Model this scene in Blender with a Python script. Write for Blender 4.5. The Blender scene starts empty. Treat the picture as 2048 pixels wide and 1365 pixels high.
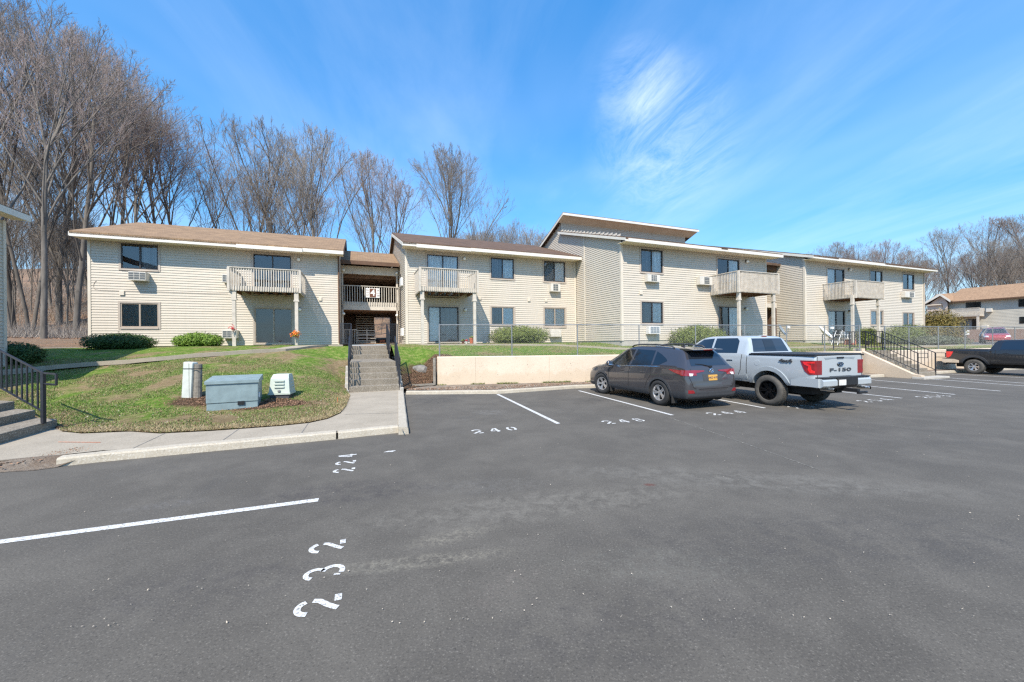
import bpy, bmesh, math, random
from mathutils import Vector, Matrix, noise
C = bpy.context.scene.collection
PI = math.pi
rad = math.radians
# ---------------------------------------------------------------- site survey (metres); the camera stands at the origin looking along +Y
F, H, HY, S = 780.0, 1.8, 687.0, -.010
YAW = math.atan2(1976, 780)
E1 = (math.sin(YAW), math.cos(YAW)); E2 = (-math.cos(YAW), math.sin(YAW))
BROT = math.atan2(E1[1], E1[0])
def ray(x, y):
    u = x-1024; v = HY-y; t = math.atan(-S); c = math.cos(t); s = math.sin(t)
    return (u*c+v*s)/F, 1.0, (-u*s+v*c)/F
def G(x, y, z=0.0):
    r = ray(x, y); t = (z-H)/r[2]; return (r[0]*t, t)
def fb(x, y, b):
    r = ray(x, y); t = b/(r[0]*E2[0]+r[1]*E2[1]); return (r[0]*E1[0]+r[1]*E1[1])*t, H+r[2]*t
def fa(x, y, a):
    r = ray(x, y); t = a/(r[0]*E1[0]+r[1]*E1[1]); return (r[0]*E2[0]+r[1]*E2[1])*t, H+r[2]*t
def w2b(X, Y): return X*E1[0]+Y*E1[1], X*E2[0]+Y*E2[1]
def b2w(a, b): return a*E1[0]+b*E2[0], a*E1[1]+b*E2[1]

# ---------------------------------------------------------------- objects
class Thing:
    def __init__(s, name, label, cat, origin=(0,0,0), rot=0.0, group=None):
        o = bpy.data.objects.new(name, None); C.objects.link(o); s.o = o
        s.og = Vector(origin); s.rot = rot
        c, n = math.cos(rot), math.sin(rot)
        o.location = (c*origin[0]-n*origin[1], n*origin[0]+c*origin[1], origin[2])
        o.rotation_euler = (0,0,rot); o.empty_display_size = .2
        o['label'] = label; o['category'] = cat
        if group: o['group'] = group
def tag(o, label=None, cat=None, group=None, kind=None):
    if label: o['label'] = label
    if cat: o['category'] = cat
    if group: o['group'] = group
    if kind: o['kind'] = kind
    return o
class MB:
    def __init__(s): s.v = []; s.f = []
    def add(s, vs, fs):
        n = len(s.v); s.v += [tuple(p) for p in vs]; s.f += [tuple(i+n for i in f) for f in fs]; return s
    def quad(s, a, b, c, d): return s.add([a,b,c,d], [(0,1,2,3)])
    def poly(s, pts): return s.add(pts, [tuple(range(len(pts)))])
    def box(s, x0, x1, y0, y1, z0, z1, M=None):
        v = [(x0,y0,z0),(x1,y0,z0),(x1,y1,z0),(x0,y1,z0),(x0,y0,z1),(x1,y0,z1),(x1,y1,z1),(x0,y1,z1)]
        if M is not None: v = [tuple(M @ Vector(p)) for p in v]
        return s.add(v, [(0,3,2,1),(4,5,6,7),(0,1,5,4),(1,2,6,5),(2,3,7,6),(3,0,4,7)])
    def cbox(s, x0, x1, y0, y1, z0, z1, c=.02, M=None):
        bm = bmesh.new(); bmesh.ops.create_cube(bm, size=1)
        for v in bm.verts: v.co = Vector(((x0+x1)/2+v.co.x*(x1-x0), (y0+y1)/2+v.co.y*(y1-y0), (z0+z1)/2+v.co.z*(z1-z0)))
        bmesh.ops.bevel(bm, geom=bm.edges[:], offset=c, segments=2, affect='EDGES', profile=.6)
        vs = [(M @ v.co if M is not None else v.co)[:] for v in bm.verts]
        bm.verts.ensure_lookup_table(); bm.verts.index_update()
        s.add(vs, [tuple(v.index for v in f.verts) for f in bm.faces]); bm.free(); return s
    def prism(s, pts, axis, t0, t1):
        """outline pts (2D) extruded along an axis: x:(y,z) y:(x,z) z:(x,y)"""
        def m(p, t): return {'x':(t,p[0],p[1]), 'y':(p[0],t,p[1]), 'z':(p[0],p[1],t)}[axis]
        n = len(pts); v = [m(p,t0) for p in pts]+[m(p,t1) for p in pts]
        return s.add(v, [tuple(range(n))[::-1], tuple(range(n,2*n))]+[(i,(i+1)%n,n+(i+1)%n,n+i) for i in range(n)])
    def tube(s, pts, r, n=6, cap=True):
        pts = [Vector(p) for p in pts]; m = len(pts); rr = r if isinstance(r, (list,tuple)) else [r]*m
        base = len(s.v); prev = None
        for i, p in enumerate(pts):
            d = (pts[min(i+1,m-1)]-pts[max(i-1,0)]).normalized()
            if prev is None: u = d.orthogonal().normalized()
            else:
                u = prev-d*prev.dot(d)
                u = u.normalized() if u.length > 1e-5 else d.orthogonal().normalized()
            prev = u; w = d.cross(u)
            for k in range(n):
                a = 2*PI*k/n; s.v.append(tuple(p+(u*math.cos(a)+w*math.sin(a))*rr[i]))
        for i in range(m-1):
            for k in range(n):
                s.f.append((base+i*n+k, base+i*n+(k+1)%n, base+(i+1)*n+(k+1)%n, base+(i+1)*n+k))
        if cap:
            s.f.append(tuple(base+k for k in range(n))[::-1]); s.f.append(tuple(base+(m-1)*n+k for k in range(n)))
        return s
    def lathe(s, prof, n=24, M=None, closed=False):
        """prof (r,h) around local z"""
        base = len(s.v); m = len(prof)
        for r, h in prof:
            for k in range(n):
                a = 2*PI*k/n; p = Vector((r*math.cos(a), r*math.sin(a), h)); s.v.append(tuple(M @ p if M is not None else p))
        for i in range(m-1 if not closed else m):
            for k in range(n):
                j = (i+1) % m
                s.f.append((base+i*n+k, base+i*n+(k+1)%n, base+j*n+(k+1)%n, base+j*n+k))
        return s
    def ball(s, c, r, n=10, sq=(1,1,1)):
        prof = [(max(1e-4,math.sin(PI*i/n)), -math.cos(PI*i/n)) for i in range(n+1)]
        return s.lathe(prof, n*2, Matrix.Translation(c) @ Matrix.Diagonal((r*sq[0], r*sq[1], r*sq[2], 1)))
    def build(s, name, mat, th=None, parent=None, smooth=False, frame=None, label=None):
        """th: the Thing that owns it (vertices are in the Thing's frame, absolute); parent: a part object to hang under"""
        me = bpy.data.meshes.new(name)
        og = th.og if th else Vector((0,0,0))
        vs = [(p[0]-og[0], p[1]-og[1], p[2]-og[2]) for p in s.v] if th else s.v
        if frame is not None and not th:
            c, n = math.cos(frame), math.sin(frame); vs = [(c*p[0]-n*p[1], n*p[0]+c*p[1], p[2]) for p in vs]
        me.from_pydata(vs, [], s.f); me.materials.append(mat); me.update()
        if smooth:
            me.polygons.foreach_set('use_smooth', [True]*len(me.polygons))
            if smooth is not True: me.set_sharp_from_angle(angle=rad(smooth))
        o = bpy.data.objects.new(name, me); C.objects.link(o)
        if parent is not None: o.parent = parent
        elif th: o.parent = th.o
        if label: o['label'] = label
        return o

# ---------------------------------------------------------------- materials
MATS = {}
def newmat(name):
    m = bpy.data.materials.new(name); m.use_nodes = True; MATS[name] = m
    nt = m.node_tree; b = nt.nodes['Principled BSDF']; return m, nt, b
def nd(nt, t, **k):
    n = nt.nodes.new(t)
    for a, v in k.items():
        if a in n.inputs: n.inputs[a].default_value = v
        else: setattr(n, a, v)
    return n
def lk(nt, a, b): nt.links.new(a, b)
def ramp(nt, fac, stops):
    r = nt.nodes.new('ShaderNodeValToRGB'); lk(nt, fac, r.inputs[0])
    e = r.color_ramp.elements
    e[0].position = stops[0][0]; e[0].color = (*stops[0][1],1)
    for i, (p, c) in enumerate(stops[1:]):
        if i == 0: e[1].position = p; e[1].color = (*c,1)
        else: q = e.new(p); q.color = (*c,1)
    return r.outputs[0]
def noi(nt, scale, detail=4, rough=.55, coord=None, dist=0, st=(1,1,1)):
    n = nd(nt, 'ShaderNodeTexNoise'); n.inputs['Scale'].default_value = scale; n.inputs['Detail'].default_value = detail
    n.inputs['Roughness'].default_value = rough; n.inputs['Distortion'].default_value = dist
    c = coord or nt.nodes.new('ShaderNodeTexCoord').outputs['Object']
    mp = nd(nt, 'ShaderNodeMapping'); mp.inputs['Scale'].default_value = st; lk(nt, c, mp.inputs[0]); lk(nt, mp.outputs[0], n.inputs[0])
    return n.outputs[0]
def mixc(nt, fac, a, b, mode='MIX'):
    m = nd(nt, 'ShaderNodeMix', data_type='RGBA', blend_type=mode)
    if isinstance(fac, (int,float)): m.inputs[0].default_value = fac
    else: lk(nt, fac, m.inputs[0])
    for i, v in ((6,a),(7,b)):
        if isinstance(v, tuple): m.inputs[i].default_value = (*v,1)
        else: lk(nt, v, m.inputs[i])
    return m.outputs[2]
def bump(nt, b, h, strength=.3, dist=.01):
    n = nd(nt, 'ShaderNodeBump'); n.inputs['Strength'].default_value = strength; n.inputs['Distance'].default_value = dist
    lk(nt, h, n.inputs['Height']); lk(nt, n.outputs[0], b.inputs['Normal']); return n
def plain(name, col, rough=.6, metal=0, var=.12, scale=6, bmp=0, spec=None, coat=0):
    m, nt, b = newmat(name)
    n = noi(nt, scale, 5)
    c0 = tuple(x*(1-var) for x in col); c1 = tuple(min(1,x*(1+var)) for x in col)
    lk(nt, ramp(nt, n, [(.3,c0),(.7,c1)]), b.inputs['Base Color'])
    b.inputs['Roughness'].default_value = rough; b.inputs['Metallic'].default_value = metal
    if spec is not None: b.inputs['Specular IOR Level'].default_value = spec
    if coat: b.inputs['Coat Weight'].default_value = coat; b.inputs['Coat Roughness'].default_value = .03
    if bmp: bump(nt, b, noi(nt, scale*6, 4), bmp, .01)
    return m
def M(n): return MATS[n]

# siding: cream vinyl with streaks and a faint board to board change
m, nt, b = newmat('siding')
tc = nt.nodes.new('ShaderNodeTexCoord').outputs['Object']
n1 = noi(nt, .6, 5, .6, tc, 0, (1,1,.25)); n2 = noi(nt, 3, 2, .5, tc, 0, (.25,.25,7.9)); n3 = noi(nt, 5, 6, .7, tc, 0, (1,1,.12))
c = mixc(nt, ramp(nt, n2, [(.35,(0,0,0)),(.65,(1,1,1))]), (.51,.448,.368), (.56,.498,.412))
c = mixc(nt, ramp(nt, n1, [(.45,(0,0,0)),(.75,(.5,.5,.5))]), c, (.55,.49,.385))
c = mixc(nt, ramp(nt, n3, [(.46,(0,0,0)),(.78,(.6,.6,.6))]), c, (.47,.42,.34))
lk(nt, c, b.inputs['Base Color']); b.inputs['Roughness'].default_value = .55; b.inputs['Specular IOR Level'].default_value = .3
plain('trim', (.42,.355,.29), .6, var=.08, scale=3)
plain('corner_trim', (.60,.53,.43), .6, var=.06, scale=3)
plain('fascia', (.66,.62,.54), .5, var=.07, scale=2.2)
plain('soffit', (.78,.66,.50), .7, var=.1, scale=2)
plain('brown_board', (.11,.058,.032), .75, var=.25, scale=3, bmp=.2)
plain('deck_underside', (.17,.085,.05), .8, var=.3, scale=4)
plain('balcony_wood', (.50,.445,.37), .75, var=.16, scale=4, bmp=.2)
plain('dark_frame', (.035,.030,.028), .4, var=.1)
plain('tan_frame', (.36,.29,.225), .5, var=.08)
plain('concrete', (.40,.37,.32), .9, var=.13, scale=5, bmp=.4)
plain('dark_rail', (.020,.021,.026), .42, var=.3, scale=10)
plain('steel', (.24,.25,.25), .5, .4, var=.15, scale=9)
plain('ac_shell', (.58,.54,.47), .5, var=.08)
plain('ac_grille', (.10,.11,.11), .6, var=.2, scale=20)
plain('white_plastic', (.75,.74,.71), .4, var=.05)
plain('dirt_white', (.62,.60,.56), .6, var=.15, scale=8)
plain('black_plastic', (.012,.012,.013), .45, var=.2)
plain('cladding', (.045,.046,.049), .6, var=.12, scale=12)
plain('lamp_glass', (.8,.78,.7), .25, var=.03)
plain('terracotta', (.45,.13,.06), .8, var=.15)
plain('orange_petals', (.9,.22,.03), .6, var=.2, scale=30)
plain('red_petals', (.5,.05,.05), .6, var=.2, scale=30)
plain('transformer_paint', (.20,.26,.265), .5, var=.16, scale=5, bmp=.05)
plain('pedestal_paint', (.44,.49,.42), .5, var=.08, scale=5)
plain('panel_paint', (.50,.52,.47), .55, var=.1, scale=6)
plain('old_wood', (.21,.185,.15), .9, var=.35, scale=14, bmp=.4)
plain('stone', (.19,.175,.155), .95, var=.3, scale=6, bmp=.6)
plain('grey_dish', (.22,.25,.27), .45, var=.08)
plain('sign_brown', (.13,.045,.02), .6, var=.08)
plain('sign_white', (.72,.70,.66), .5, var=.04)
plain('sign_blue', (.06,.22,.5), .5, var=.05)
plain('rubber', (.022,.021,.020), .8, var=.25, scale=20, bmp=.2)
plain('dusty_rubber', (.075,.068,.058), .85, var=.25, scale=9, bmp=.2)
plain('alloy', (.55,.55,.56), .3, .8, var=.06)
plain('black_alloy', (.05,.05,.055), .18, .9, var=.1)
plain('chrome', (.7,.7,.7), .12, 1, var=.03)
plain('red_lens', (.22,.010,.014), .12, var=.2, scale=9, coat=1)
plain('bright_red_lens', (.85,.02,.02), .15, var=.1, coat=1)
plain('clear_lens', (.6,.55,.55), .1, var=.1, coat=1)
plain('plate_yellow', (.60,.33,.07), .4, var=.1, scale=30)
plain('plate_text', (.03,.035,.12), .5)
plain('vinyl_cover', (.02,.021,.023), .55, var=.15, scale=5)
plain('underbody', (.012,.011,.010), .9, var=.3)
plain('orange_paint', (.65,.17,.06), .8, var=.3, scale=30)
plain('lining_brown', (.26,.155,.10), .8, var=.25, scale=3)
plain('joint_tan', (.44,.36,.27), .9)
plain('block_brown', (.16,.10,.075), .95, var=.25, scale=8, bmp=.4)
plain('gable_cream', (.58,.47,.38), .7, var=.05, scale=2)
plain('far_siding', (.46,.425,.35), .7, var=.07, scale=1)
def paint(name, col, rough=.28, metal=.5, dust=(.25,.23,.2), dk=.25):
    m, nt, b = newmat(name)
    tc = nt.nodes.new('ShaderNodeTexCoord').outputs['Object']
    fl = noi(nt, 400, 2, .5, tc); du = noi(nt, 2.2, 6, .65, tc)
    c = mixc(nt, ramp(nt, fl, [(.4,(0,0,0)),(.7,(.35,.35,.35))]), col, tuple(min(1,x*1.6+.01) for x in col))
    sp = nd(nt, 'ShaderNodeSeparateXYZ'); lk(nt, tc, sp.inputs[0])
    mr = nd(nt, 'ShaderNodeMapRange'); lk(nt, sp.outputs[2], mr.inputs[0]); mr.inputs[1].default_value = 1.1; mr.inputs[2].default_value = .25; mr.inputs[3].default_value = .03; mr.inputs[4].default_value = dk
    mu = nd(nt, 'ShaderNodeMath', operation='MULTIPLY'); lk(nt, mr.outputs[0], mu.inputs[0]); lk(nt, du, mu.inputs[1])
    lk(nt, mixc(nt, mu.outputs[0], c, dust), b.inputs['Base Color'])
    b.inputs['Metallic'].default_value = metal; b.inputs['Roughness'].default_value = rough
    b.inputs['Coat Weight'].default_value = 1; b.inputs['Coat Roughness'].default_value = .03
    return m
paint('grey_paint', (.036,.035,.040), .20, .15, (.24,.22,.20), .16)
paint('white_paint', (.40,.43,.44), .25, .15, (.4,.38,.34), .2)
paint('navy_paint', (.018,.019,.022), .35, .3)
paint('red_paint', (.32,.012,.02), .3, .2)
plain('car_glass', (.006,.007,.008), .05, var=.05, spec=.8, coat=.3)
plain('car_black_glass', (.012,.016,.022), .05, var=.05, spec=.9, coat=.5)

# roofs
def shingle(name, cols):
    m, nt, b = newmat(name)
    tc = nt.nodes.new('ShaderNodeTexCoord').outputs['Object']
    br = nd(nt, 'ShaderNodeTexBrick'); br.inputs['Scale'].default_value = 1; br.inputs['Brick Width'].default_value = .32; br.inputs['Row Height'].default_value = .14
    br.inputs['Mortar Size'].default_value = .012; br.inputs['Color1'].default_value = (.3,.3,.3,1); br.inputs['Color2'].default_value = (.8,.8,.8,1); br.inputs['Mortar'].default_value = (0,0,0,1); br.offset = .5
    lk(nt, tc, br.inputs[0])
    n1 = noi(nt, 1.4, 6, .7, tc, 0, (1,1,1)); n2 = noi(nt, 22, 3, .6, tc)
    c = ramp(nt, n1, [(.3,cols[0]),(.7,cols[1])])
    c = mixc(nt, .55, c, mixc(nt, 1.0, c, br.outputs[0], 'MULTIPLY'))
    c = mixc(nt, ramp(nt, n2, [(.45,(0,0,0)),(.75,(.5,.5,.5))]), c, cols[2])
    lk(nt, c, b.inputs['Base Color']); b.inputs['Roughness'].default_value = .95
    bump(nt, b, n2, .6, .02); return m
shingle('shingles', [(.22,.135,.075),(.37,.235,.13),(.44,.30,.18)])
shingle('dark_shingles', [(.085,.05,.032),(.17,.10,.062),(.24,.15,.09)])
shingle('tan_shingles', [(.34,.20,.11),(.42,.26,.15),(.46,.31,.19)])

# window glass: the pane both mirrors the sky and shows the curtain
m, nt, b = newmat('glass'); nt.nodes.remove(b); out = nt.nodes['Material Output']
g = nd(nt, 'ShaderNodeBsdfGlossy'); g.inputs['Roughness'].default_value = .015; g.inputs['Color'].default_value = (.9,.95,1,1)
t = nd(nt, 'ShaderNodeBsdfTransparent'); t.inputs['Color'].default_value = (.93,.95,.95,1)
lw = nd(nt, 'ShaderNodeFresnel'); lw.inputs['IOR'].default_value = 1.5
ad = nd(nt, 'ShaderNodeMath', operation='MULTIPLY_ADD'); lk(nt, lw.outputs[0], ad.inputs[0]); ad.inputs[1].default_value = 1.2; ad.inputs[2].default_value = .05
wn = noi(nt, 1.3, 1, .5); bp = nd(nt, 'ShaderNodeBump'); bp.inputs['Strength'].default_value = .06; bp.inputs['Distance'].default_value = .1; lk(nt, wn, bp.inputs['Height']); lk(nt, bp.outputs[0], g.inputs['Normal'])
mx = nd(nt, 'ShaderNodeMixShader'); lk(nt, ad.outputs[0], mx.inputs[0]); lk(nt, t.outputs[0], mx.inputs[1]); lk(nt, g.outputs[0], mx.inputs[2]); lk(nt, mx.outputs[0], out.inputs[0])
def cloth(name, c0, c1, scale=16):
    m, nt, b = newmat(name)
    n = noi(nt, scale, 2, .5, None, 0, (1,1,.03))
    lk(nt, ramp(nt, n, [(.35,c0),(.65,c1)]), b.inputs['Base Color']); b.inputs['Roughness'].default_value = .9
cloth('curtain_white', (.58,.59,.56), (.86,.86,.82))
cloth('curtain_grey', (.14,.15,.155), (.30,.32,.32))
cloth('curtain_dark', (.02,.022,.03), (.06,.065,.075))
cloth('curtain_green', (.10,.14,.135), (.15,.20,.19), 3)
plain('interior_dark', (.022,.022,.024), .9)  # near-black colour standing in for the unlit room behind the glass
m, nt, b = newmat('blinds')
tc = nt.nodes.new('ShaderNodeTexCoord').outputs['Object']
wv = nd(nt, 'ShaderNodeTexWave', wave_type='BANDS', bands_direction='Z'); wv.inputs['Scale'].default_value = 6.5; lk(nt, tc, wv.inputs[0])
lk(nt, ramp(nt, wv.outputs[0], [(.2,(.45,.45,.43)),(.6,(.84,.84,.80))]), b.inputs['Base Color'])

# asphalt
m, nt, b = newmat('asphalt')
tc = nt.nodes.new('ShaderNodeTexCoord').outputs['Object']
big = noi(nt, .16, 5, .6, tc, .6); mid = noi(nt, 1.1, 6, .68, tc, .3); fine = noi(nt, 55, 3, .75, tc); vo = nd(nt, 'ShaderNodeTexVoronoi'); vo.inputs['Scale'].default_value = 75; lk(nt, tc, vo.inputs[0])
c = ramp(nt, big, [(.3,(.073,.065,.054)),(.7,(.102,.091,.075))])
c = mixc(nt, ramp(nt, mid, [(.42,(0,0,0)),(.75,(.7,.7,.7))]), c, (.135,.121,.10))
c = mixc(nt, ramp(nt, noi(nt, .33, 7, .72, tc, 1.2, (1,.7,1)), [(.56,(0,0,0)),(.68,(.5,.5,.5)),(.72,(0,0,0))]), c, (.066,.061,.055))
def stain(c, px, py, rx, ry, rot, col, k, lo=.42, sc=5):
    X, Y = G(px, py); mp = nd(nt, 'ShaderNodeMapping', vector_type='TEXTURE'); mp.inputs['Location'].default_value = (X,Y,0); mp.inputs['Rotation'].default_value = (0,0,rad(rot)); mp.inputs['Scale'].default_value = (rx,ry,1)
    lk(nt, tc, mp.inputs[0]); gr = nd(nt, 'ShaderNodeTexGradient', gradient_type='SPHERICAL'); lk(nt, mp.outputs[0], gr.inputs[0])
    nn = ramp(nt, noi(nt, sc, 7, .8, tc, .5), [(lo,(0,0,0)),(lo+.25,(1,1,1))]); g2 = ramp(nt, gr.outputs[0], [(0,(0,0,0)),(.55,(k,k,k))])
    return mixc(nt, mixc(nt, 1.0, nn, g2, 'MULTIPLY'), c, col)
for q in ((905,1072,.55,.16,25,(.24,.215,.165),.8,.46,16),(850,1122,1.0,.13,10,(.24,.215,.165),.8,.45,16),(1010,1172,.45,.2,35,(.16,.13,.11),.5,.47,14),(760,1135,.45,.12,5,(.19,.175,.14),.7,.46,18),(1340,1130,1.2,.35,0,(.15,.145,.12),.6,.46,12),
          (1090,1010,2.6,.5,12,(.16,.145,.12),.9,.42,6),(1500,960,3.2,.5,-12,(.155,.142,.12),.9,.42,5),(700,985,1.4,.5,10,(.052,.046,.044),.8,.4,5),(980,972,1.0,.3,5,(.13,.12,.105),.7,.42,9),
          (860,802,1.0,.9,0,(.038,.036,.035),.8,.42,4),(935,790,1.1,.7,10,(.040,.037,.036),.8,.42,5),(978,825,.55,.5,-20,(.16,.15,.135),.8,.42,7),(1190,800,1.2,.6,0,(.045,.042,.040),.7,.42,5),(1299,970,.09,.06,0,(.10,.04,.03),1.0,.3,8),
          (1250,1250,1.6,.5,15,(.058,.052,.047),.7,.42,5),(420,1170,1.0,.5,15,(.056,.050,.046),.7,.42,5),(330,1010,.5,.15,20,(.15,.14,.13),.7,.44,14),(1700,1080,3.2,.7,0,(.062,.056,.05),.8,.4,4)):
    c = stain(c, *q)
sp = mixc(nt, 1.0, ramp(nt, fine, [(.47,(0,0,0)),(.74,(.6,.6,.6))]), ramp(nt, vo.outputs[0], [(.15,(1,1,1)),(.5,(0,0,0))]), 'MULTIPLY')
c = mixc(nt, sp, c, (.33,.30,.25))
c = mixc(nt, ramp(nt, fine, [(.28,(.7,.7,.7)),(.45,(0,0,0))]), c, (.022,.020,.018))
lk(nt, c, b.inputs['Base Color']); b.inputs['Roughness'].default_value = .88; b.inputs['Specular IOR Level'].default_value = .35
bump(nt, b, fine, .5, .008)
# the worn pale patch of grit in the foreground lane
m, nt, b = newmat('road_paint')
n = noi(nt, 45, 5, .8); 
lk(nt, ramp(nt, n, [(.38,(.13,.125,.12)),(.49,(.55,.54,.51)),(.8,(.70,.69,.66))]), b.inputs['Base Color']); b.inputs['Roughness'].default_value = .8
m, nt, b = newmat('faded_line')
n = noi(nt, 14, 5, .8)
lk(nt, ramp(nt, n, [(.44,(.092,.085,.074)),(.62,(.27,.25,.21))]), b.inputs['Base Color']); b.inputs['Roughness'].default_value = .9
# sidewalk / kerb / rendered wall
def conc(name, c0, c1, c2, s=1.5, sp=60):
    m, nt, b = newmat(name); tc = nt.nodes.new('ShaderNodeTexCoord').outputs['Object']
    c = ramp(nt, noi(nt, s, 6, .65, tc), [(.3,c0),(.7,c1)]); fn = noi(nt, sp, 3, .7, tc)
    c = mixc(nt, ramp(nt, fn, [(.5,(0,0,0)),(.7,(.8,.8,.8))]), c, c2)
    c = mixc(nt, ramp(nt, noi(nt, sp*.6, 3, .7, tc), [(.25,(.6,.6,.6)),(.42,(0,0,0))]), c, tuple(x*.45 for x in c0))
    lk(nt, c, b.inputs['Base Color']); b.inputs['Roughness'].default_value = .92; bump(nt, b, fn, .5, .01); return m
conc('sidewalk', (.26,.22,.165), (.345,.295,.225), (.46,.40,.31))
conc('kerb', (.33,.285,.215), (.43,.375,.29), (.56,.52,.45), 3, 40)
conc('steps', (.14,.117,.086), (.215,.18,.135), (.47,.43,.36), 2, 38)
conc('pale_render', (.53,.43,.32), (.62,.51,.39), (.62,.52,.41), .8, 25)
m = MATS['pale_render']; nt = m.node_tree; b = nt.nodes['Principled BSDF']; src = b.inputs['Base Color'].links[0].from_socket
tc = nt.nodes.new('ShaderNodeTexCoord').outputs['Object']; sp = nd(nt, 'ShaderNodeSeparateXYZ'); lk(nt, tc, sp.inputs[0])
ma = nd(nt, 'ShaderNodeMath', operation='MULTIPLY_ADD'); lk(nt, noi(nt, 1.6, 6, .7, tc, 0, (1,1,.4)), ma.inputs[0]); ma.inputs[1].default_value = -1.1; lk(nt, sp.outputs[2], ma.inputs[2])
lk(nt, mixc(nt, ramp(nt, ma.outputs[0], [(-.05,(.4,.4,.4)),(.14,(0,0,0))]), src, (.47,.36,.24)), b.inputs['Base Color'])
# lawn: green to straw patches; ground soil
def lawnmat(name, bias=0.0):
    m, nt, b = newmat(name); tc = nt.nodes.new('ShaderNodeTexCoord').outputs['Object']
    n1 = noi(nt, .55, 6, .7, tc, .8); n2 = noi(nt, 5, 6, .8, tc); n3 = noi(nt, 42, 4, .8, tc)
    g = ramp(nt, n2, [(.32,(.05,.115,.015)),(.5,(.14,.23,.035)),(.68,(.36,.33,.12))])
    st = ramp(nt, n2, [(.3,(.19,.13,.065)),(.7,(.37,.28,.16))])
    ma = nd(nt, 'ShaderNodeMath', operation='MULTIPLY_ADD'); lk(nt, n2, ma.inputs[0]); ma.inputs[1].default_value = .35; lk(nt, n1, ma.inputs[2])
    at = nd(nt, 'ShaderNodeAttribute', attribute_name='dry'); ad = nd(nt, 'ShaderNodeMath', operation='ADD'); lk(nt, ma.outputs[0], ad.inputs[0]); lk(nt, at.outputs['Fac'], ad.inputs[1])
    f = ramp(nt, ad.outputs[0], [(.60-bias,(0,0,0)),(.80-bias,(1,1,1))])
    c = mixc(nt, f, g, st)
    soil = ramp(nt, n3, [(.3,(.055,.032,.018)),(.7,(.17,.11,.07))])
    at2 = nd(nt, 'ShaderNodeAttribute', attribute_name='soil'); a2 = nd(nt, 'ShaderNodeMath', operation='MULTIPLY_ADD'); lk(nt, n2, a2.inputs[0]); a2.inputs[1].default_value = .5; lk(nt, at2.outputs['Fac'], a2.inputs[2])
    c = mixc(nt, ramp(nt, a2.outputs[0], [(.62,(0,0,0)),(.8,(1,1,1))]), c, soil)
    c = mixc(nt, ramp(nt, n3, [(.28,(.8,.8,.8)),(.5,(0,0,0))]), c, mixc(nt, 1.0, c, (.35,.35,.35), 'MULTIPLY'))
    lk(nt, c, b.inputs['Base Color']); b.inputs['Roughness'].default_value = 1; b.inputs['Specular IOR Level'].default_value = .1
    bump(nt, b, n3, 1, .05); return m
lawnmat('lawn')
m, nt, b = newmat('leaf_litter'); tc = nt.nodes.new('ShaderNodeTexCoord').outputs['Object']
n1 = noi(nt, .5, 6, .7, tc); n3 = noi(nt, 16, 5, .8, tc)
c = mixc(nt, ramp(nt, n1, [(.4,(0,0,0)),(.65,(1,1,1))]), ramp(nt, n3, [(.35,(.09,.045,.025)),(.62,(.40,.24,.14))]), ramp(nt, n3, [(.35,(.06,.04,.025)),(.62,(.30,.21,.12))]))
lk(nt, c, b.inputs['Base Color']); b.inputs['Roughness'].default_value = 1; bump(nt, b, n3, 1, .1)
m, nt, b = newmat('gravel_soil'); tc = nt.nodes.new('ShaderNodeTexCoord').outputs['Object']
n1 = noi(nt, 2.2, 6, .7, tc); n3 = noi(nt, 34, 5, .8, tc)
c = mixc(nt, ramp(nt, n1, [(.4,(0,0,0)),(.65,(1,1,1))]), ramp(nt, n3, [(.3,(.09,.06,.04)),(.7,(.27,.20,.14))]), ramp(nt, n3, [(.3,(.16,.13,.10)),(.7,(.36,.31,.25))]))
lk(nt, c, b.inputs['Base Color']); b.inputs['Roughness'].default_value = 1; bump(nt, b, n3, 1, .04)
def bark(name, c0, c1):
    m, nt, b = newmat(name); tc = nt.nodes.new('ShaderNodeTexCoord').outputs['Object']
    n = noi(nt, 3, 6, .75, tc, 0, (1,1,.2))
    oi = nt.nodes.new('ShaderNodeObjectInfo'); c = ramp(nt, n, [(.3,c0),(.7,c1)])
    c = mixc(nt, ramp(nt, oi.outputs['Random'], [(0,(0,0,0)),(1,(.6,.6,.6))]), c, mixc(nt, 1.0, c, (.55,.48,.42), 'MULTIPLY'))
    lk(nt, c, b.inputs['Base Color']); b.inputs['Roughness'].default_value = .95
bark('bark', (.075,.066,.056), (.23,.205,.175))
bark('twig_grey', (.20,.175,.15), (.40,.355,.305))
bark('twig_red', (.22,.17,.155), (.38,.305,.275))
def leaf(name, c0, c1, c2):
    m, nt, b = newmat(name); tc = nt.nodes.new('ShaderNodeTexCoord').outputs['Object']
    c = ramp(nt, noi(nt, 9, 4, .7, tc), [(.3,c0),(.55,c1),(.75,c2)])
    lk(nt, c, b.inputs['Base Color']); b.inputs['Roughness'].default_value = .6; b.inputs['Specular IOR Level'].default_value = .3
leaf('yew_dark', (.018,.045,.012), (.045,.09,.02), (.10,.15,.03))
leaf('yew_green', (.05,.11,.012), (.15,.24,.03), (.28,.35,.06))
leaf('yew_olive', (.055,.085,.015), (.16,.19,.045), (.28,.28,.08))
leaf('holly_gold', (.06,.06,.015), (.17,.13,.03), (.33,.17,.05))
leaf('juniper', (.05,.065,.035), (.11,.12,.07), (.18,.17,.11))
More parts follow.
